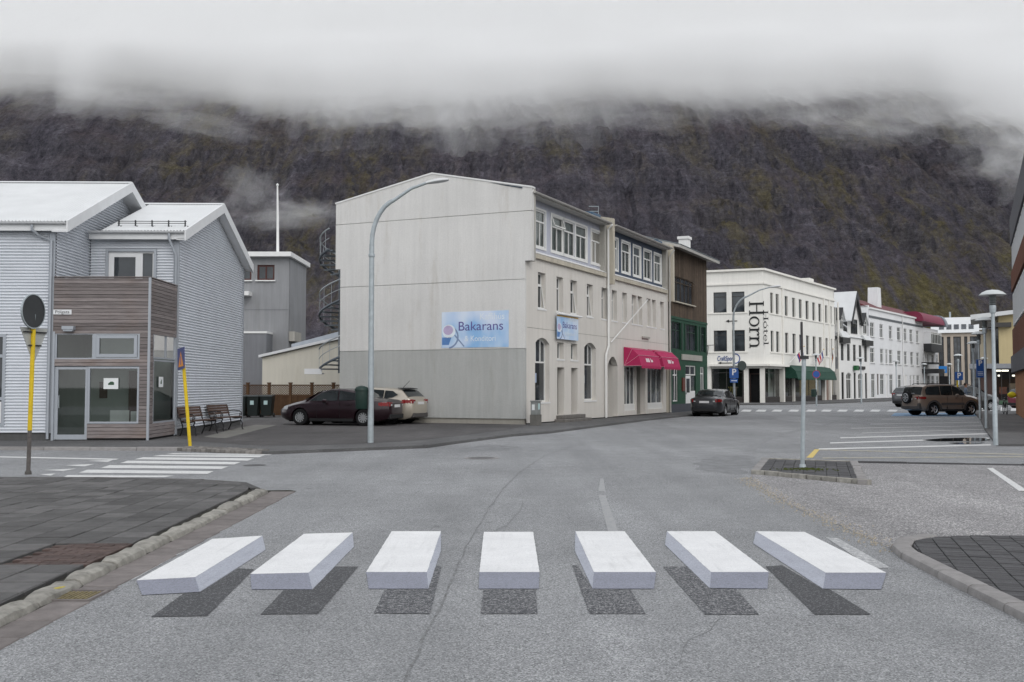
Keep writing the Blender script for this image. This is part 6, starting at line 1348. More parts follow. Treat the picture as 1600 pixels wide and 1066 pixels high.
# spiral stair at the back corner of the plastered house
M_stair = simple('stair_steel', (0.13, 0.15, 0.17), 0.5, .5, .5, var=.15); M_rail = simple('stair_rail', (0.40, 0.43, 0.45), 0.4, .5, .5, var=.1)
spx, spy = -7.93, 45.7; ss = tag(empty('spiral_stair', (spx, spy, 0)), 'grey steel spiral stair behind the plastered house', 'staircase')
MB().tube([(0, 0, 2.2), (0, 0, 8.4)], .06, 10).build('column', M_stair, ss); RAD = .92
NS = 30
for k in range(NS):
    a = R(200 + k * 26); a2 = a + R(25); z = 2.35 + k * .185
    MB().prism([(.06 * math.cos(a), .06 * math.sin(a), z), (RAD * math.cos(a), RAD * math.sin(a), z), (RAD * math.cos(a2), RAD * math.sin(a2), z), (.06 * math.cos(a2), .06 * math.sin(a2), z)], (0, 0, .06)).build('step', M_stair, ss)
    MB().tube([(RAD * math.cos(a), RAD * math.sin(a), z), (RAD * math.cos(a), RAD * math.sin(a), z + .95)], .010, 5).build('baluster', M_rail, ss)
for dz, r_ in ((.95, .034), (.5, .018), (0, .055)):
    MB().tube([(RAD * math.cos(R(200 + k * 13)), RAD * math.sin(R(200 + k * 13)), 2.35 + k * .0925 + dz) for k in range(2 * NS)], r_, 6).build('handrail' if dz else 'stringer', M_rail if dz else M_stair, ss, smooth=True)
MB().box(-1.5, -.7, -.5, .1, 2.15, 2.2).box(-1.5, -.7, -.5, -.46, 2.2, 2.4).build('landing', M_fasc, ss)

# ============================================================ STREET FURNITURE
M_iron = simple('cast_iron_black', (0.012, 0.012, 0.013), 0.45, .5); M_bslat = simple('bench_slat', (0.075, 0.045, 0.034), 0.7, .3, var=.2, scale=6, rv=.15)
def bench(p, rz, lab):
    e = tag(empty('park_bench', p, rz), lab, 'bench', 'park benches by the corrugated house'); L = 1.5
    for y in (0.0, L):   # end frames: seat faces +x
        f = MB(); f.tube([(.50, y, 0), (.46, y, .08), (.47, y, .22), (.40, y, .34), (.44, y, .43)], .022, 6).tube([(-.05, y, 0), (.0, y, .10), (.05, y, .22), (.02, y, .36), (-.02, y, .45), (-.08, y, .65), (-.14, y, .88)], .022, 6)
        f.tube([(.44, y, .43), (.2, y, .41), (0, y, .43)], .02, 6).tube([(-.06, y, .66), (.15, y, .68), (.36, y, .66), (.44, y, .60), (.43, y, .52), (.37, y, .52), (.37, y, .57), (.40, y, .58)], .018, 6).tube([(.05, y, .22), (.2, y, .26), (.40, y, .32)], .014, 6).tube([(.38, y, .43), (.36, y, .52)], .014, 6)
        f.build('end_frame', M_iron, e, smooth=True)
    for k in range(5): bxo('seat_slat', M_bslat, e, .02 + k * .085, .095 + k * .085, -.04, L + .04, .445, .475)
    for k in range(4):
        z = .56 + k * .085; x = -.055 - k * .026; MB().prism([(x, -.04, z), (x + .025, -.04, z), (x + .002, -.04, z + .075), (x - .023, -.04, z + .075)], (0, L + .08, 0)).build('back_slat', M_bslat, e)
bench((-10.25, 30.95, .08), R(-1.3) - .12, 'park bench by the corrugated wall, the nearer one beside the yellow pole'); bench((-10.30, 34.1, .08), R(-1.3) - .14, 'park bench by the corrugated wall, the farther one near the bins')
# street lamp with swept arm
def swept_lamp(p, top, arm, lab, r0=.085):
    e = tag(empty('street_lamp', p), lab, 'street lamp', 'tall street lamps with swept arms'); q = [(0, 0, 0), (0, 0, 1.2), (0, 0, top * .62)]
    b = MB(); b.tube([(0, 0, 0), (0, 0, 1.6), (0, 0, top - 1.75)], [r0, r0 * .95, r0 * .8], 12); b.build('post', M_galv, e, smooth=True)
    path = [(0, 0, top - 1.80)] + [(arm[0] * (1 - math.cos(a)) * .52, arm[1] * (1 - math.cos(a)) * .52, top - 1.75 + 1.25 * math.sin(a)) for a in [R(k * 11) for k in range(8)]]
    path += [(arm[0] * .70, arm[1] * .70, top - .22), (arm[0], arm[1], top - .06)]
    MB().tube(path, [r0 * .74] * (len(path) - 3) + [r0 * .6, r0 * .5, r0 * .45], 10).build('arm', M_galv, e, smooth=True)
    d = Vector((arm[0], arm[1], .22)).normalized(); a = Vector((arm[0], arm[1], top - .08)); s_ = d.cross(Vector((0, 0, 1))).normalized(); u_ = s_.cross(d)
    vs, fs, N = [], [], 10
    for i, (t_, w_, h_) in enumerate(((-.05, .05, .05), (.05, .10, .07), (.25, .14, .09), (.45, .13, .08), (.58, .06, .04))):
        for k in range(N): q_ = 2 * math.pi * k / N; vs.append(a + d * t_ + s_ * w_ * math.cos(q_) + u_ * (h_ * math.sin(q_) if math.sin(q_) > 0 else h_ * .45 * math.sin(q_)))
    for i in range(4): fs += [(i * N + k, i * N + (k + 1) % N, (i + 1) * N + (k + 1) % N, (i + 1) * N + k) for k in range(N)]
    fs += [tuple(range(N)), tuple(4 * N + k for k in range(N))]; MB().add(vs, fs).build('lantern', simple('lantern_pale', (.55, .56, .56), .4), e, smooth=True)
    MB().lathe([(r0 * .99, -.02), (r0 * 1.06, 0), (r0 * 1.06, .05), (r0 * .99, .07)], (0, 0, top * .71), 12).build('collar', M_galv, e)
    return e
pL = G(579, 692, .08); swept_lamp((pL.x, pL.y, .08), 7.2, (1.55, -.1), 'tall grey street lamp with swept arm before the blank gable')
# green litter bin on that post
M_gbin = simple('litter_bin_green', (0.006, 0.024, 0.018), 0.5, .4, var=.12)
lb = tag(empty('litter_bin', (pL.x - .25, pL.y - .02, 1.0)), 'dark green litter bin hung on the near street lamp post', 'litter bin'); MB().lathe([(.0, 0), (.15, 0), (.165, .03), (.175, .46), (.17, .5)], n=16).build('body', M_gbin, lb, smooth=True); MB().lathe([(.185, .49), (.19, .53), (.16, .59), (.08, .63), (0, .64)], n=16).build('hood', M_gbin, lb, smooth=True); bxo('bracket', M_black, lb, .15, .25, -.03, .03, .12, .4)
# second swept lamp by the timber house, with parking sign and round sign
p2_ = Vector((12.75, 57.2, 0)); swept_lamp((p2_.x, p2_.y, .0), 7.3, (2.0, -.6), 'street lamp with swept arm and parking sign behind the grey saloon', .075)
M_sblue = simple('sign_blue_face', (0.02, 0.09, 0.32), .4, .5, var=.05); M_sback = simple('sign_back', (0.06, .075, .07), .5, var=.1)
def psign(p, w, h, lab, rz=0.0, text_rows=2, plate=True):
    e = tag(empty('parking_sign', p, rz), lab, 'sign', 'blue parking signs'); bxo('panel', M_sblue, e, -w / 2, w / 2, -.10, -.08, 0, h); text('P', min(w, h) * .95, M_white, e, (0, -.102, h - w * .48), (R(90), 0, 0), 'letter', .002, weight=.01); 
    if plate:
        for k in range(text_rows): bxo('print_line', M_pale, e, -w * .36, w * .36, -.104, -.101, h * .12 + k * h * .09, h * .12 + k * h * .09 + h * .03)
    return e
z_ = at(1146, 593, 57.2).z; psign((at(1146, 590, 57.2).x, 57.15, at(1146, 591, 57.2).z), .52, .58, 'blue parking sign on the lamp post by the hotel shop', plate=False); bxo('timber_plate', M_sblue, None, 0, .1, 0, .02, 0, .1)
o = bpy.data.objects['timber_plate']; bpy.data.objects.remove(o)
q = at(1146, 598, 57.2); pz_ = tag(empty('parking_plate', (q.x, 57.15, q.z)), 'small blue plate under the parking sign by the hotel shop', 'sign'); bxo('panel', M_sblue, pz_, -.22, .22, -.10, -.08, 0, .22); bxo('print_line', M_pale, pz_, -.16, .16, -.104, -.101, .09, .13)
q = at(1159.5, 571.5, 57.0); rs_ = tag(empty('round_sign', (q.x, 57.0, q.z), .2), 'dark back of a round sign on the lamp post by the hotel', 'sign'); MB().lathe([(0, 0), (.27, 0), (.28, .012), (0, .014)], n=24, axis='y').build('plate', M_sback, rs_); bxo('arm', M_galv, rs_, -.5, 0, .02, .05, -.02, .02)
# round sign and triangle seen from behind, on a yellow pole (left)
M_ypole = simple('pole_yellow', (0.62, 0.44, 0.02), 0.6, .3, var=.15, scale=12); M_alu = simple('sign_aluminium_back', (0.42, 0.43, 0.41), .5, .5, .3, var=.12, scale=8)
b0 = G(44, 741, .06); sp1 = tag(empty('sign_post', (b0.x, b0.y, .055)), 'yellow pole with the backs of a round and a triangular sign', 'road sign')
tp = Vector((.04, 0, 2.62)); MB().tube([(0, 0, 0), tp * .35], .036, 10).build('lower_post', simple('pole_rust', (.10, .09, .085), .8, var=.4, scale=20), sp1); MB().tube([tp * .30, tp], .039, 10).build('post', M_ypole, sp1); MB().tube([tp, tp + Vector((.005, 0, .25))], .03, 8).build('clamp_post', M_galv, sp1)
MB().lathe([(0, 0), (.30, 0), (.30, .012), (0, .012)], n=36, axis='y').build('round_plate', simple('sign_dark_back', (.035, .038, .04), .5, .4), sp1)
o = [x for x in bpy.data.objects if x.parent == sp1 and x.name.startswith('round_plate')][0]; o.location = (.06, -.06, 2.92); o.rotation_euler = (0, 0, R(78))
MB().lathe([(.295, -.012), (.315, -.012), (.315, .02), (.295, .02)], n=36, axis='y').build('round_rim', M_galv, o)
tr_ = MB().prism([(-.34, 0, .30), (.34, 0, .30), (.03, 0, -.30), (-.03, 0, -.30)], (0, .012, 0)).build('triangle_plate', M_alu, sp1); tr_.location = (.03, .055, 2.33); tr_.rotation_euler = (0, 0, R(74))
for dz in (.22, -.02): bxo('bracket', M_black, tr_, -.28 if dz > 0 else -.15, .28 if dz > 0 else .15, -.035, -.012, dz - .012, dz + .012)
MB().lathe([(.0, 0), (.06, 0), (.055, .05), (.04, .07)], n=12).build('foot', simple('pole_foot', (.08, .075, .07), .9), sp1)
# yellow pole with the pedestrian sign, leaning (by the house)
b1 = G(297, 697, .08); sp2 = tag(empty('sign_post', (b1.x, b1.y, .08)), 'leaning yellow pole with a blue and orange crossing sign by the corrugated house', 'road sign')
tp = Vector((-.20, 0, 2.1)); MB().tube([(0, 0, 0), tp], .045, 10).build('post', M_ypole, sp2); sg_ = empty('tmp'); bpy.data.objects.remove(sg_)
pn = bxo('panel', simple('sign_violet', (0.055, 0.065, 0.17), .5), sp2, -.28, .28, -.012, .0, 0, .56); pn.location = (-.235, -.05, 1.98); pn.rotation_euler = (0, R(-5), R(-54))
MB().prism([(-.20, -.016, .07), (.20, -.016, .07), (0, -.016, .46)], (0, .003, 0)).build('triangle', simple('sign_orange', (.62, .24, .03), .5), pn); MB().box(-.02, .03, -.019, -.0165, .12, .34).build('figure', M_purp, pn); bxo('bracket', M_galv, sp2, -.26, -.18, -.03, .03, 1.86, 1.98)
# grey sign pole on the island, its sign seen edge-on
b2 = Vector((G(1254, 730, .075).x, G(1254, 730, .075).y, .075)); sp3 = tag(empty('sign_post', b2), 'grey steel pole on the traffic island with its sign edge-on', 'road sign')
tp = Vector((.055, 0, 2.15)); MB().tube([(0, 0, 0), tp], .042, 12).build('post', M_galv, sp3, smooth=True); MB().lathe([(.0, 0), (.07, 0), (.06, .05), (.045, .06)], n=12).build('foot', M_galv, sp3)
pn = MB().prism([(-.33, 0, 0), (.33, 0, 0), (.33, 0, .68), (-.33, 0, .68)], (0, .015, 0)).build('plate', M_black, sp3, .02); pn.location = (.02, -.02, 2.12); pn.rotation_euler = (0, R(-3.5), R(71)); MB().box(-.3, .3, .0151, .017, .04, .64).build('face', M_sblue, pn); bxo('clamp', M_black, sp3, -.01, .13, -.06, .06, 2.08, 2.14)
# mushroom lamps
M_lcap = simple('lamp_cap_pale', (0.50, 0.52, 0.52), .45, .4, var=.06)
def mushroom():
    e = empty('mushroom_lamp'); MB().tube([(0, 0, 0), (0, 0, 1.1), (0, 0, 1.12), (0, 0, 3.55)], [.065, .062, .052, .045], 12).build('post', M_galv, e, smooth=True)
    MB().lathe([(.045, 3.5), (.075, 3.52), (.085, 3.62), (.085, 3.70), (.075, 3.72)], n=14).build('socket', M_galv, e, smooth=True)
    MB().lathe([(.07, 3.72), (.095, 3.75), (.07, 3.78), (.095, 3.81), (.07, 3.84), (.095, 3.87), (.08, 3.93), (.10, 3.98)], n=14).build('louvre', simple('lamp_louvre', (.10, .11, .11), .4, .5), e)
    MB().lathe([(0.0, 4.0), (.30, 3.985), (.335, 3.995), (.33, 4.01), (.26, 4.07), (.15, 4.12), (0.0, 4.14)], n=28).build('cap', M_lcap, e, smooth=True); return e
ML = [(1553, 26.5, 'the nearest and largest'), (1539.5, 37.0, 'second in the right hand row'), (1530, 47.0, 'third in the right hand row'), (1521, 57.5, 'fourth in the right hand row'), (1497, 79, 'in the distance left of the row'), (1275, 78, 'before the green hotel awning'), (1345, 88, 'before the black gabled house'), (1400, 99, 'before the long white house'), (1444, 113, 'before the crimson roofed corner house'), (1483, 113, 'far off before the beige office block'), (1537.5, 90, 'far off before the pavilion')]
mu0 = mushroom()
for i, (x, d, w_) in enumerate(ML):
    e = mu0 if i == 0 else copy_tree(mu0); zb = .06 if x > 1500 else .0; e.location = ((x - 800) / F * d, d, zb); tag(e, 'mushroom shaped street lamp on a slim grey post, ' + w_, 'street lamp', 'mushroom street lamps')
psign((at(1531, 580, 46.8).x, 46.85, at(1531, 590, 46.8).z), .36, .84, 'tall blue parking sign on the third mushroom lamp', text_rows=3); psign((at(1497.5, 595, 62).x, 62, at(1498, 594, 62).z), .5, .5, 'small blue parking sign on a yellow pole beyond the gold car', plate=False)
o = tag(MB().tube([(at(1496, 600, 62.1).x, 62.1, 0), (at(1496, 600, 62.1).x, 62.1, 2.2)], .05, 8).build('yellow_post', M_ypole), 'yellow post behind the gold car bonnet', 'post')
q = at(1275.5, 585, 77.8); e = tag(empty('round_sign', (q.x, 77.8, q.z)), 'round blue sign on the lamp post before the hotel awning', 'sign'); MB().lathe([(0, -.012), (.30, -.012), (.31, 0), (0, .0)], n=24, axis='y').build('plate', M_sblue, e); MB().lathe([(.27, -.014), (.31, -.014), (.31, -.012), (.27, -.012)], n=24, axis='y').build('red_rim', f_r, e)
q = at(1275, 616, 77.7); e = tag(empty('litter_bin', (q.x - .2, 77.6, q.z - .2)), 'dark green litter bin on the lamp post before the hotel', 'litter bin'); MB().lathe([(.0, 0), (.2, 0), (.22, .5), (.2, .58), (0, .62)], n=14).build('body', M_gbin, e, smooth=True); bxo('bracket', M_black, e, .15, .25, -.03, .03, .12, .4)
# utility cabinet at the house corner
e = tag(empty('utility_cabinet', (.78, 39.0, .075), FB.a), 'grey utility cabinet with torn stickers at the house corner', 'cabinet'); M_cab = simple('cabinet_grey', (.21, .22, .215), .6, .3, var=.2, scale=6)
bxo('plinth', simple('cabinet_plinth', (.13, .125, .115), .9, var=.25), e, -.02, .42, -.22, .08, 0, .42); bxo('body', M_cab, e, 0, .40, -.20, .06, .421, .93, bevel=.01); bxo('cap', M_cab, e, -.02, .42, -.23, .08, .932, .97); bxo('sticker', M_stk, e, .14, .30, -.204, -.2, .62, .86); bxo('sticker', M_paper, e, -.004, -.0, -.12, .0, .6, .82)
# bicycle against the brick wall with a yellow bag
M_tyre_ = simple('rubber', (.012, .012, .012), .8, .2); bk_ = tag(empty('bicycle', (27.0, 54.6, .06), R(72)), 'dark bicycle parked by the brick block', 'bicycle')
for x in (-.52, .52):
    w_ = MB().lathe([(.31, -.018), (.335, -.012), (.34, 0), (.335, .012), (.31, .018), (.305, 0), (.31, -.018)], (x, 0, .34), 24, 'y').build('wheel', M_tyre_, bk_, smooth=True); sp_ = MB()
    for k in range(8): a = R(k * 45); sp_.tube([(x, 0, .34), (x + .31 * math.cos(a), 0, .34 + .31 * math.sin(a))], .004, 4)
    sp_.build('spokes', M_galv, w_)
MB().tube([(-.52, 0, .34), (-.12, 0, .32), (.38, 0, .80), (.52, 0, .34)], .018, 6).tube([(-.12, 0, .32), (-.22, 0, .86)], .016, 6).tube([(-.22, 0, .80), (.38, 0, .82)], .018, 6).tube([(-.52, 0, .34), (-.2, 0, .76)], .012, 6).build('frame', M_black, bk_); MB().tube([(.38, 0, .8), (.36, 0, 1.02)], .014, 6).tube([(.30, -.28, 1.05), (.36, 0, 1.03), (.30, .28, 1.05)], .014, 6).build('handlebar', M_black, bk_); MB().box(-.34, -.10, -.07, .07, .88, .94).build('saddle', M_black, bk_, .03)
bm = bmesh.new(); bmesh.ops.create_icosphere(bm, subdivisions=3, radius=.22)
for v_ in bm.verts: n_ = noise.noise(v_.co * 5); v_.co *= 1 + .18 * n_; v_.co.z *= .75
me = bpy.data.meshes.new('yellow_bag'); bm.to_mesh(me); bm.free(); o = link('yellow_bag', me, simple('bag_yellow', (.62, .52, .02), .7, var=.2)); o.location = (27.2, 54.2, 1.13); tag(o, 'bright yellow bag on the parked bicycle', 'bag'); [setattr(p, 'use_smooth', True) for p in me.polygons]
# ============================================================ CARS
def lerp_tab(tab, x):
    if x <= tab[0][0]: return tab[0][1]
    for (a, p), (b, q) in zip(tab, tab[1:]):
        if x <= b: f = (x - a) / (b - a); f = f * f * (3 - 2 * f) * .5 + f * .5; return p + (q - p) * f
    return tab[-1][1]
M_tyre2 = simple('tyre_rubber', (.011, .011, .012), .85, .2); M_well = simple('wheel_well', (.006, .006, .006), .9, .1); M_alloy = simple('alloy', (.42, .43, .44), .35, .5, .6, var=.06); M_tail = simple('tail_lamp_red', (.20, .010, .012), .2, .6); M_lens = simple('lamp_lens', (.42, .43, .44), .15, .6); M_plate = simple('number_plate', (.62, .62, .62), .5); M_cglass = glass('car_glass', (.012, .015, .016), .03); M_trim = simple('car_trim_black', (.016, .016, .017), .6, .3); M_plast = simple('bumper_grey', (.075, .07, .068), .7, .3)
def carpaint(name, c, metal=.35): return simple(name, c, .28, .5, metal, var=.03, scale=1, coat=.6)
def car(name, lab, loc, heading, L, Wd, top, belt, wins, ws, rw, paint_m, wheel_r=.31, wb=(-1.35, 1.30), zbot=.19, roof_in=.20, extras=None, spokes=9, low=None):
    """top: roofline (x, z); belt: shoulder line; wins: side panes as (x0, x1, low, high tables); ws/rw: windscreen and rear window x ranges; x forward, origin mid-car"""
    e = tag(empty(name, loc, heading), lab, 'car'); hw = Wd / 2
    def w_at(x): t_ = abs(x) / (L / 2); s_ = .30 if x > 0 else .22; return hw * (1 - s_ * max(0, (t_ - .72) / .28) ** 2.2)
    def zb_at(x): return min(lerp_tab(belt, x), lerp_tab(top, x) - .005)
    def low_at(x): t_ = abs(x) / (L / 2); return zbot + .10 * max(0, (t_ - .86) / .14)
    def side_y(x, z):
        w, zb, zt = w_at(x), zb_at(x), lerp_tab(top, x); wr = hw - roof_in
        f = 0 if zt - zb < .02 else max(0, min(1, (z - zb) / (zt - .05 - zb))); return w * .945 + (min(wr, w * .9) - w * .945) * f
    def ring(x):
        w, zb, zt, zl = w_at(x), zb_at(x), lerp_tab(top, x), low_at(x); wr = min(hw - roof_in, w * .9); h = zb - zl; P_ = [(0, zl), (w * .84, zl), (w * .955, zl + .09), (w * .995, zl + h * .38), (w, zl + h * .60), (w * .985, zl + h * .86), (w * .96, zb - .012), (w * .945, zb)]
        for f in (.33, .66, .92): P_.append((w * .945 + (wr - w * .945) * f, zb + (max(zt - .05, zb) - zb) * f))
        return P_ + [(wr - .05, max(zt - .022, zb)), (wr * .55, zt + .006), (0, zt + .014)]
    N = 46; xs = [-L / 2 + L * .5 * (1 - math.cos(math.pi * k / N)) for k in range(N + 1)]; vs, fs = [], []; rings = [ring(x) for x in xs]; m = len(rings[0])
    for k, x in enumerate(xs):
        for (y, z) in rings[k]: vs.append((x, y, z))
        for (y, z) in rings[k][-2:0:-1]: vs.append((x, -y, z))
    M2 = 2 * m - 2
    def shrunk(base, x, f):
        c = sum((Vector(q) for q in base), Vector()) / len(base); return [(x, c.y + (q[1] - c.y) * f, c.z + (q[2] - c.z) * f) for q in base]
    r0, rN = vs[:M2], vs[-M2:]; vs = shrunk(r0, -L / 2 - .075, .66) + shrunk(r0, -L / 2 - .05, .90) + vs + shrunk(rN, L / 2 + .05, .90) + shrunk(rN, L / 2 + .075, .66); N += 4
    for k in range(N):
        for i in range(M2): j = (i + 1) % M2; fs.append((k * M2 + i, k * M2 + j, (k + 1) * M2 + j, (k + 1) * M2 + i))
    fs += [tuple(range(M2)), tuple(N * M2 + i for i in range(M2))]
    body = MB().add(vs, fs).build('body', paint_m, e, smooth=True)
    cut = MB()
    for x in wb:
        for s_ in (-1, 1): cut.tube([(x, s_ * hw * .6, wheel_r + .001), (x, s_ * hw * 1.3, wheel_r + .001)], wheel_r + .055, 28)
    co_ = cut.build('cutter', M_well, e)
    md = body.modifiers.new('arch', 'BOOLEAN'); md.operation = 'DIFFERENCE'; md.object = co_; md.solver = 'EXACT'
    dgp = bpy.context.evaluated_depsgraph_get(); dgp.update(); nm = bpy.data.meshes.new_from_object(body.evaluated_get(dgp)); body.modifiers.clear(); old = body.data; body.data = nm; bpy.data.meshes.remove(old)
    if len(nm.polygons) < 100: raise RuntimeError('car boolean failed')
    nm.name = 'body'
    if not nm.materials: nm.materials.append(paint_m)
    cm = co_.data; bpy.data.objects.remove(co_); bpy.data.meshes.remove(cm)
    try: nm.set_sharp_from_angle(angle=R(38))
    except Exception: pass
    for x in wb:   # wheels
        for s_ in (-1, 1):
            yo = s_ * (hw - .115); r = wheel_r
            MB().lathe([(0, -.02), (wheel_r + .05, -.02), (wheel_r + .05, .02), (0, .02)], (x, s_ * hw * .66, wheel_r), 24, 'y').build('wheel_well', M_well, e)
            t_ = MB().lathe([(r * .62, -.10), (r * .93, -.10), (r, -.075), (r, .075), (r * .93, .10), (r * .62, .10)], (0, 0, 0), 26, 'y').build('wheel', M_tyre2, e, smooth=True); t_.location = (x, yo, r)
            MB().lathe([(0, .02), (r * .64, .02)], (0, s_ * .0, 0), 22, 'y').build('dish', M_trim, t_); rm = MB().lathe([(r * .58, .06 * s_), (r * .66, .098 * s_), (r * .70, .085 * s_)], (0, 0, 0), 26, 'y').lathe([(0, .085 * s_), (r * .16, .085 * s_), (r * .18, .03 * s_)], (0, 0, 0), 12, 'y')
            for k in range(spokes):
                a = 2 * math.pi * k / spokes; d = Vector((math.cos(a), 0, math.sin(a))); n_ = Vector((-d.z, 0, d.x)) * r * (.085 if spokes > 7 else .12); y_ = Vector((0, .078 * s_, 0)); rm.quad(d * r * .14 + n_ * .9 + y_, d * r * .62 + n_ + y_, d * r * .62 - n_ + y_, d * r * .14 - n_ * .9 + y_)
            rm.build('rim', M_alloy, t_)
    for (x0, x1, lo, hi) in wins:
        for s_ in (-1, 1):
            b = MB(); n = 12
            for k in range(n):
                xa, xb = x0 + (x1 - x0) * k / n, x0 + (x1 - x0) * (k + 1) / n
                za0, za1, zb0, zb1 = lerp_tab(lo, xa), lerp_tab(hi, xa), lerp_tab(lo, xb), lerp_tab(hi, xb)
                for j in range(3):
                    f0, f1 = j / 3, (j + 1) / 3; p = lambda x, a, c, f: (x, s_ * (side_y(x, a + (c - a) * f) + .013), a + (c - a) * f)
                    b.quad(p(xa, za0, za1, f0), p(xb, zb0, zb1, f0), p(xb, zb0, zb1, f1), p(xa, za0, za1, f1))
            b.build('side_window', M_cglass, e)
    for nm_, (x0, x1, k0, k1) in (('windscreen', ws), ('rear_window', rw)):
        b = MB(); n = 8
        for k in range(n):
            xa, xb = x0 + (x1 - x0) * k / n, x0 + (x1 - x0) * (k + 1) / n
            wa, wb_ = (hw - roof_in) * (k0 + (k1 - k0) * k / n), (hw - roof_in) * (k0 + (k1 - k0) * (k + 1) / n)
            for j in range(6):
                f0, f1 = -1 + j / 3, -1 + (j + 1) / 3; z = lambda x, f: lerp_tab(top, x) + .022 - .02 * abs(f) ** 3
                b.quad((xa, wa * f0, z(xa, f0)), (xb, wb_ * f0, z(xb, f0)), (xb, wb_ * f1, z(xb, f1)), (xa, wa * f1, z(xa, f1)))
        b.build(nm_, M_cglass, e, smooth=True)
    zr_ = lerp_tab(belt, -L / 2 + .2)
    for s_ in (-1, 1):
        wr_ = w_at(-L / 2 + .02)
        MB().prism([(-L / 2 - .065, s_ * wr_ * .62, zr_ - .20), (-L / 2 - .05, s_ * wr_ * .95, zr_ - .20), (-L / 2 - .05, s_ * wr_ * .95, zr_ - .03), (-L / 2 - .065, s_ * wr_ * .60, zr_ - .05)], (.09, 0, 0)).build('tail_lamp', M_tail, e, .01)
        b = MB(); xs_ = [-L / 2 + .0, -L / 2 + .10, -L / 2 + .2, -L / 2 + .34]
        for xa, xb in zip(xs_, xs_[1:]): ya, yb = w_at(xa) * 1.0 + .008, w_at(xb) * 1.0 + .008; b.quad((xa, s_ * ya, zr_ - .2), (xb, s_ * yb, zr_ - .16), (xb, s_ * yb, zr_ - .06), (xa, s_ * ya, zr_ - .03))
        b.build('tail_lamp_side', M_tail, e); bxo('reversing_lamp', M_lens, e, -L / 2 - .076, -L / 2, *(sorted((s_ * wr_ * .66, s_ * wr_ * .8))), zr_ - .18, zr_ - .12)
        xh = L / 2 - .42; zh = lerp_tab(top, L / 2 - .25); b = MB()
        for k in range(5): xa, xb = xh + k * .08, xh + (k + 1) * .08; b.quad((xa, s_ * (w_at(xa) * .98 + .012), zh - .16), (xb, s_ * (w_at(xb) * .98 + .012), zh - .20), (xb, s_ * (w_at(xb) * .93 + .012), lerp_tab(top, xb) - .05), (xa, s_ * (w_at(xa) * .94 + .012), lerp_tab(top, xa) - .06))
        b.build('head_lamp', M_lens, e)
        xm = ws[0] - .25 if ws[0] > 0 else .6; ym = w_at(xm); zm_ = zb_at(xm) + .06
        MB().lathe([(0, -.10), (.06, -.09), (.075, -.02), (.07, .05), (0, .08)], (xm, s_ * (ym + .07), zm_), 10, 'x').build('mirror', paint_m, e, smooth=True)
        for xd in (.25, -.75): bxo('door_handle', paint_m, e, xd - .09, xd + .09, *(sorted((s_ * (w_at(xd) * .992), s_ * (w_at(xd) * .992 + .028)))), zb_at(xd) - .13, zb_at(xd) - .10)
        for xd in (.62, -.36): bxo('door_seam', M_trim, e, xd - .005, xd + .005, *(sorted((s_ * w_at(xd) * .97, s_ * (w_at(xd) + .002)))), zbot + .12, zb_at(xd) - .03)
        bxo('sill_trim', M_trim, e, wb[0] + wheel_r + .1, wb[1] - wheel_r - .1, *(sorted((s_ * hw * .90, s_ * hw * .965))), zbot - .02, zbot + .09)
    bxo('number_plate', M_plate, e, -L / 2 - .085, -L / 2 + .01, -.26, .26, zr_ - .24, zr_ - .13); bxo('rear_bumper', low or M_trim, e, -L / 2 - .08, -L / 2 + .12, -w_at(-L / 2) * .9, w_at(-L / 2) * .9, zbot + .08, zbot + .26, bevel=.02)
    bxo('underbody', M_well, e, -L / 2 + .4, L / 2 - .4, -hw * .8, hw * .8, zbot - .05, zbot + .02); bxo('number_plate', M_plate, e, L / 2 - .02, L / 2 + .085, -.26, .26, .36, .47)
    if extras: extras(e, w_at, lambda x: lerp_tab(top, x), zb_at)
    return e
def hd(x, y): return math.atan2(y, x)
sedan_top = [(-2.32, .93), (-2.25, 1.03), (-1.80, 1.075), (-1.55, 1.10), (-.95, 1.40), (-.45, 1.475), (.05, 1.475), (.45, 1.40), (1.28, 1.02), (1.55, .96), (2.1, .82), (2.30, .66), (2.36, .58)]
sedan_belt = [(-2.3, .98), (-1.5, .98), (0, .93), (1.3, .88), (2.35, .66)]
sedan_w = [(-1.30, -.30, [(-1.3, 1.12), (-1.1, 1.03), (-.3, 1.0)], [(-1.3, 1.15), (-.95, 1.31), (-.3, 1.405)]), (-.24, .98, [(-.24, 1.0), (.98, .985)], [(-.24, 1.408), (.1, 1.41), (.4, 1.34), (.98, 1.02)])]
sedan_top = [(x, z * .97) for x, z in sedan_top]; sedan_belt = [(x, z * .97) for x, z in sedan_belt]; sedan_w = [(a, b, [(x, z * .97) for x, z in lo], [(x, z * .97) for x, z in hi]) for a, b, lo, hi in sedan_w]
car('maroon_saloon', 'dark maroon saloon car parked before the blank gable', (-6.78, 39.63, .08), hd(-.957, .287), 4.65, 1.81, sedan_top, sedan_belt, sedan_w, (.50, 1.24, .95, 1.12), (-1.52, -.85, 1.02, .92), carpaint('paint_maroon', (.016, .004, .008)), .32, (-1.35, 1.36), spokes=11)
hb_top = [(-2.18, .95), (-2.12, 1.08), (-1.72, 1.38), (-1.3, 1.43), (-.6, 1.475), (0, 1.475), (.35, 1.42), (1.15, 1.02), (1.4, .97), (1.95, .84), (2.14, .68), (2.2, .58)]
hb_belt = [(-2.2, 1.04), (-1.4, 1.0), (0, .95), (1.2, .9), (2.2, .66)]
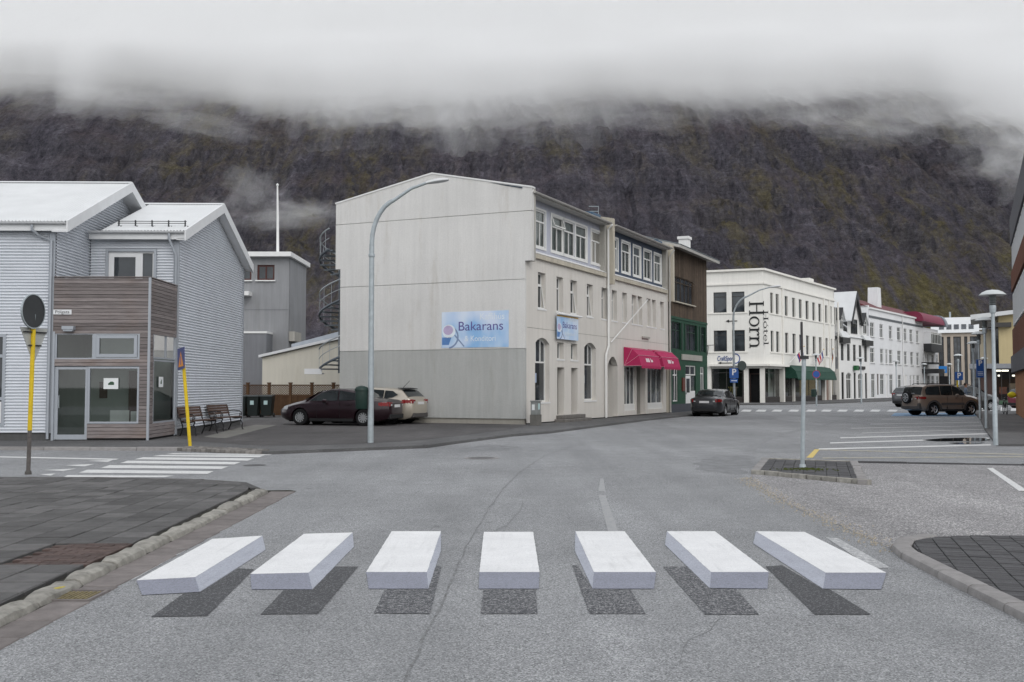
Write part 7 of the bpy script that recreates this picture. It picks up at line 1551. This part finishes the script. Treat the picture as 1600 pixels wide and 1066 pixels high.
hb_w = [(-1.62, -1.02, [(-1.62, 1.17), (-1.4, 1.07), (-1.02, 1.04)], [(-1.62, 1.2), (-1.35, 1.34), (-1.02, 1.36)]), (-.97, -.22, [(-.97, 1.03), (-.22, 1.0)], [(-.97, 1.37), (-.22, 1.41)]), (-.17, .9, [(-.17, 1.0), (.9, .99)], [(-.17, 1.41), (.1, 1.40), (.35, 1.34), (.9, 1.03)])]
def hb_x(e, w, zt, zb):
    MB().prism([(-1.86, -.5, 1.43), (-1.86, .5, 1.43), (-1.5, .55, 1.47), (-1.5, -.55, 1.47)], (0, 0, -.03)).build('roof_spoiler', M_trim, e); MB().tube([(-1.45, 0, 1.47), (-1.75, .0, 1.75)], .01, 5).build('aerial', M_trim, e)
car('gold_hatchback', 'pale gold hatchback parked between the maroon car and the gable', (-5.80, 41.52, .08), hd(-.918, .397), 4.4, 1.74, hb_top, hb_belt, hb_w, (.38, 1.1, .95, 1.1), (-2.08, -1.74, 1.0, .9), carpaint('paint_gold', (.40, .36, .30), .3), .31, (-1.3, 1.32), extras=hb_x, low=M_plast)
car('grey_saloon', 'dark grey saloon car seen from behind before the green house', (11.14, 54.5, 0), hd(.4437, .896), 4.55, 1.78, sedan_top, sedan_belt, sedan_w, (.50, 1.24, .95, 1.12), (-1.52, -.85, 1.02, .92), carpaint('paint_graphite', (.030, .032, .036), .4), .32, (-1.3, 1.3))
suv_top = [(-2.02, 1.02), (-1.98, 1.15), (-1.80, 1.58), (-1.5, 1.66), (-.6, 1.70), (.1, 1.69), (.42, 1.60), (1.0, 1.16), (1.25, 1.11), (1.8, 1.0), (1.98, .86), (2.06, .72)]
suv_belt = [(-2.1, 1.08), (-1.0, 1.07), (0, 1.05), (1.1, 1.02), (2.1, .78)]
suv_w = [(-1.70, -.78, [(-1.70, 1.13), (-.78, 1.12)], [(-1.70, 1.40), (-1.55, 1.56), (-.78, 1.61)]), (-.74, .02, [(-.74, 1.12), (.02, 1.11)], [(-.74, 1.61), (.02, 1.62)]), (.07, .88, [(.07, 1.11), (.88, 1.12)], [(.07, 1.62), (.35, 1.54), (.88, 1.17)])]
def suv_x(e, w, zt, zb):
    sp = MB().lathe([(0, -.10), (.24, -.11), (.335, -.09), (.345, 0), (.33, .09), (0, .09)], (-2.16, .12, .98), 24, 'x').build('spare_wheel', M_tyre2, e, smooth=True); rm = MB().lathe([(0, -.125), (.06, -.125), (.08, -.115)], (-2.16, .12, .98), 16, 'x').lathe([(.19, -.115), (.215, -.125), (.235, -.112)], (-2.16, .12, .98), 22, 'x')
    for k in range(6): a = R(k * 60); d = Vector((0, math.cos(a), math.sin(a))); n_ = Vector((0, -d.z, d.y)) * .035; c = Vector((-2.283, .12, .98)); rm.quad(c + d * .05 + n_, c + d * .21 + n_, c + d * .21 - n_, c + d * .05 - n_)
    rm.build('rim', M_alloy, sp)
    for s_ in (-1, 1):
        MB().tube([(-1.45, s_ * .58, 1.67), (-1.35, s_ * .58, 1.73), (-.1, s_ * .58, 1.75), (.05, s_ * .58, 1.70)], .018, 6).build('roof_rail', M_trim, e)
        for x in (-1.22, 1.22):
            b = MB(); n = 12
            for k in range(n): a0, a1 = R(-8 + 196 * k / n), R(-8 + 196 * (k + 1) / n); q = lambda a, r: (x + r * math.cos(a), s_ * (w(x) + .012), .345 + r * math.sin(a)); b.quad(q(a0, .40), q(a1, .40), q(a1, .50), q(a0, .50))
            b.build('arch_trim', M_plast, e)
        bxo('door_trim', M_plast, e, -.75, .75, *(sorted((s_ * w(0) * .98, s_ * (w(0) + .014)))), .58, .70)
    bxo('wraparound_bumper', M_plast, e, -2.10, -1.9, -.74, .74, .36, .68, bevel=.03)
car('gold_suv', 'brown gold off-road car with spare wheel on its tail, in the blue bay', (23.73, 55.07, 0), hd(.957, .29), 4.1, 1.76, suv_top, suv_belt, suv_w, (.48, .98, .95, 1.08), (-1.99, -1.82, 1.05, 1.0), carpaint('paint_bronze', (.235, .185, .150), .35), .345, (-1.22, 1.22), .26, .17, suv_x, 5, M_plast)
xo_top = [(-2.25, 1.0), (-2.2, 1.12), (-1.75, 1.46), (-1.3, 1.56), (-.5, 1.63), (.1, 1.62), (.5, 1.52), (1.25, 1.12), (1.6, 1.06), (2.1, .9), (2.25, .7)]
xo_belt = [(-2.3, 1.1), (-1, 1.05), (0, 1.0), (1.2, .96), (2.3, .72)]
xo_w = [(-1.6, -.8, [(-1.6, 1.2), (-1.3, 1.12), (-.8, 1.1)], [(-1.6, 1.3), (-1.3, 1.46), (-.8, 1.53)]), (-.75, .0, [(-.75, 1.1), (0, 1.07)], [(-.75, 1.53), (0, 1.55)]), (.05, 1.05, [(.05, 1.07), (1.05, 1.08)], [(.05, 1.55), (.4, 1.47), (1.05, 1.13)])]
def rails(e, w, zt, zb):
    for s_ in (-1, 1): MB().tube([(-1.3, s_ * .56, zt(-1.3)), (-1.2, s_ * .56, zt(-1.2) + .07), (.0, s_ * .56, zt(0) + .07), (.1, s_ * .56, zt(.1))], .018, 6).build('roof_rail', M_trim, e)
xo = dict(ws=(.55, 1.2, .95, 1.08), rw=(-2.18, -1.76, 1.0, .92))
car('grey_crossover', 'dark grey crossover car seen from behind, left of the gold car', (30.9, 76.0, 0), hd(.80, .60), 4.5, 1.85, xo_top, xo_belt, xo_w, xo['ws'], xo['rw'], carpaint('paint_slate', (.06, .062, .068), .4), .34, (-1.3, 1.35), .22, .2)
car('dark_estate', 'dark estate car with roof rails parked behind the gold car', (29.2, 64.5, 0), hd(.957, .29), 4.5, 1.82, xo_top, xo_belt, xo_w, xo['ws'], xo['rw'], carpaint('paint_black', (.012, .012, .013), .2), .34, (-1.3, 1.35), .22, .2, rails)
car('red_hatchback', 'dark red hatchback at the right edge behind the bicycle', (36.6, 69.5, 0), hd(.9, .43), 4.2, 1.74, hb_top, hb_belt, hb_w, (.38, 1.1, .95, 1.1), (-2.08, -1.74, 1.0, .9), carpaint('paint_red', (.16, .012, .03), .2), .31, (-1.3, 1.32))

# ============================================================ PEOPLE
def person(loc, rz, lab, top_c, leg_c, hair_c, pose, name='person', cat='person', skin_c=(.36, .20, .14), scale=1.0):
    J = {'pelvis': (0, 0, .95), 'waist': (0, 0, 1.08), 'chest': (0, .0, 1.30), 'neck': (0, 0, 1.48), 'head0': (0, -.01, 1.57), 'head1': (0, -.015, 1.66), 'head2': (0, -.005, 1.74)}
    for s_, k in ((-1, 'l'), (1, 'r')):
        J['sh' + k] = (s_ * .17, 0, 1.43); J['hip' + k] = (s_ * .09, 0, .90); J['kn' + k] = (s_ * .10, -.02, .50); J['an' + k] = (s_ * .10, .03, .09); J['to' + k] = (s_ * .12, -.14, .04); J['el' + k] = (s_ * .24, .03, 1.15); J['wr' + k] = (s_ * .25, -.06, .92); J['ha' + k] = (s_ * .25, -.10, .82)
    J.update(pose); names = list(J); idx = {n_: i for i, n_ in enumerate(names)}; rad = dict(pelvis=.14, waist=.125, chest=.15, neck=.06, head0=.075, head1=.098, head2=.085)
    for k in 'lr': rad.update({'sh' + k: .075, 'hip' + k: .10, 'kn' + k: .065, 'an' + k: .045, 'to' + k: .035, 'el' + k: .048, 'wr' + k: .034, 'ha' + k: .035})
    ed = [('pelvis', 'waist'), ('waist', 'chest'), ('chest', 'neck'), ('neck', 'head0'), ('head0', 'head1'), ('head1', 'head2')]
    for k in 'lr': ed += [('chest', 'sh' + k), ('sh' + k, 'el' + k), ('el' + k, 'wr' + k), ('wr' + k, 'ha' + k), ('pelvis', 'hip' + k), ('hip' + k, 'kn' + k), ('kn' + k, 'an' + k), ('an' + k, 'to' + k)]
    me = bpy.data.meshes.new('tmp'); me.from_pydata([J[n_] for n_ in names], [(idx[a], idx[b]) for a, b in ed], []); ob = bpy.data.objects.new('tmp', me); COL.objects.link(ob)
    ob.modifiers.new('s', 'SKIN'); sv = me.skin_vertices[0].data
    for n_, i in idx.items(): sv[i].radius = (rad[n_], rad[n_] * (.8 if n_ in ('pelvis', 'waist', 'chest') else 1)); sv[i].use_root = n_ == 'pelvis'
    su_ = ob.modifiers.new('d', 'SUBSURF'); su_.levels = 2; su_.render_levels = 2
    dgp = bpy.context.evaluated_depsgraph_get(); dgp.update(); m2 = bpy.data.meshes.new_from_object(ob.evaluated_get(dgp)); bpy.data.objects.remove(ob); bpy.data.meshes.remove(me)
    t = NT(name + '_clothes'); sp_ = t.n('ShaderNodeSeparateXYZ'); t.l(t.n('ShaderNodeTexCoord').outputs['Object'], sp_.inputs[0]); z = sp_.outputs['Z']
    c = t.mix(t.math('GREATER_THAN', z, .96), leg_c, top_c); c = t.mix(t.math('GREATER_THAN', z, 1.50), c, skin_c); c = t.mix(t.math('LESS_THAN', z, .10), c, (.02, .02, .02)); mt = t.pbr(c, .8, .2)
    m2.materials.clear(); o = link(name, m2, mt); o.location = loc; o.rotation_euler = (0, 0, rz); o.scale = (scale,) * 3
    for p in m2.polygons: p.use_smooth = True
    tag(o, lab, cat); hb = bmesh.new(); bmesh.ops.create_icosphere(hb, subdivisions=3, radius=.108)
    for v_ in list(hb.verts):
        if v_.co.z < -.03 and v_.co.y < .04 or v_.co.y < -.07 and v_.co.z < .04: hb.verts.remove(v_)
    hm = bpy.data.meshes.new('hair'); hb.to_mesh(hm); hb.free(); h_ = link('hair', hm, simple(name + '_hair', hair_c, .7), o); h_.location = (0, .01, 1.70); return o
person((at(1509, 620, 63.0).x, 63.0, .0), R(60), 'person in a grey blue jumper standing beyond the gold car', (.13, .16, .21), (.02, .025, .04), (.02, .013, .01), {'elr': (.26, -.02, 1.17), 'wrr': (.16, -.24, 1.20), 'har': (.12, -.31, 1.24)})
for k, (x, tc_, lc_) in enumerate(((1171, (.01, .012, .02), (.45, .35, .12)), (1176.5, (.012, .012, .014), (.42, .33, .28)))):
    u, _ = FH.uw(x - 28, 600, 1.0); w_ = FH.o + FH.u * u + FH.n * 1.0; person((w_.x, w_.y, .55), FH.a, ('shop dummy in dark jacket and yellow shorts' if k == 0 else 'shop dummy in black jacket and pink trousers') + ' in the hotel shop window', tc_, lc_, (.01, .01, .01), {}, 'shop_dummy', 'mannequin', (.3, .25, .22), 1.0)
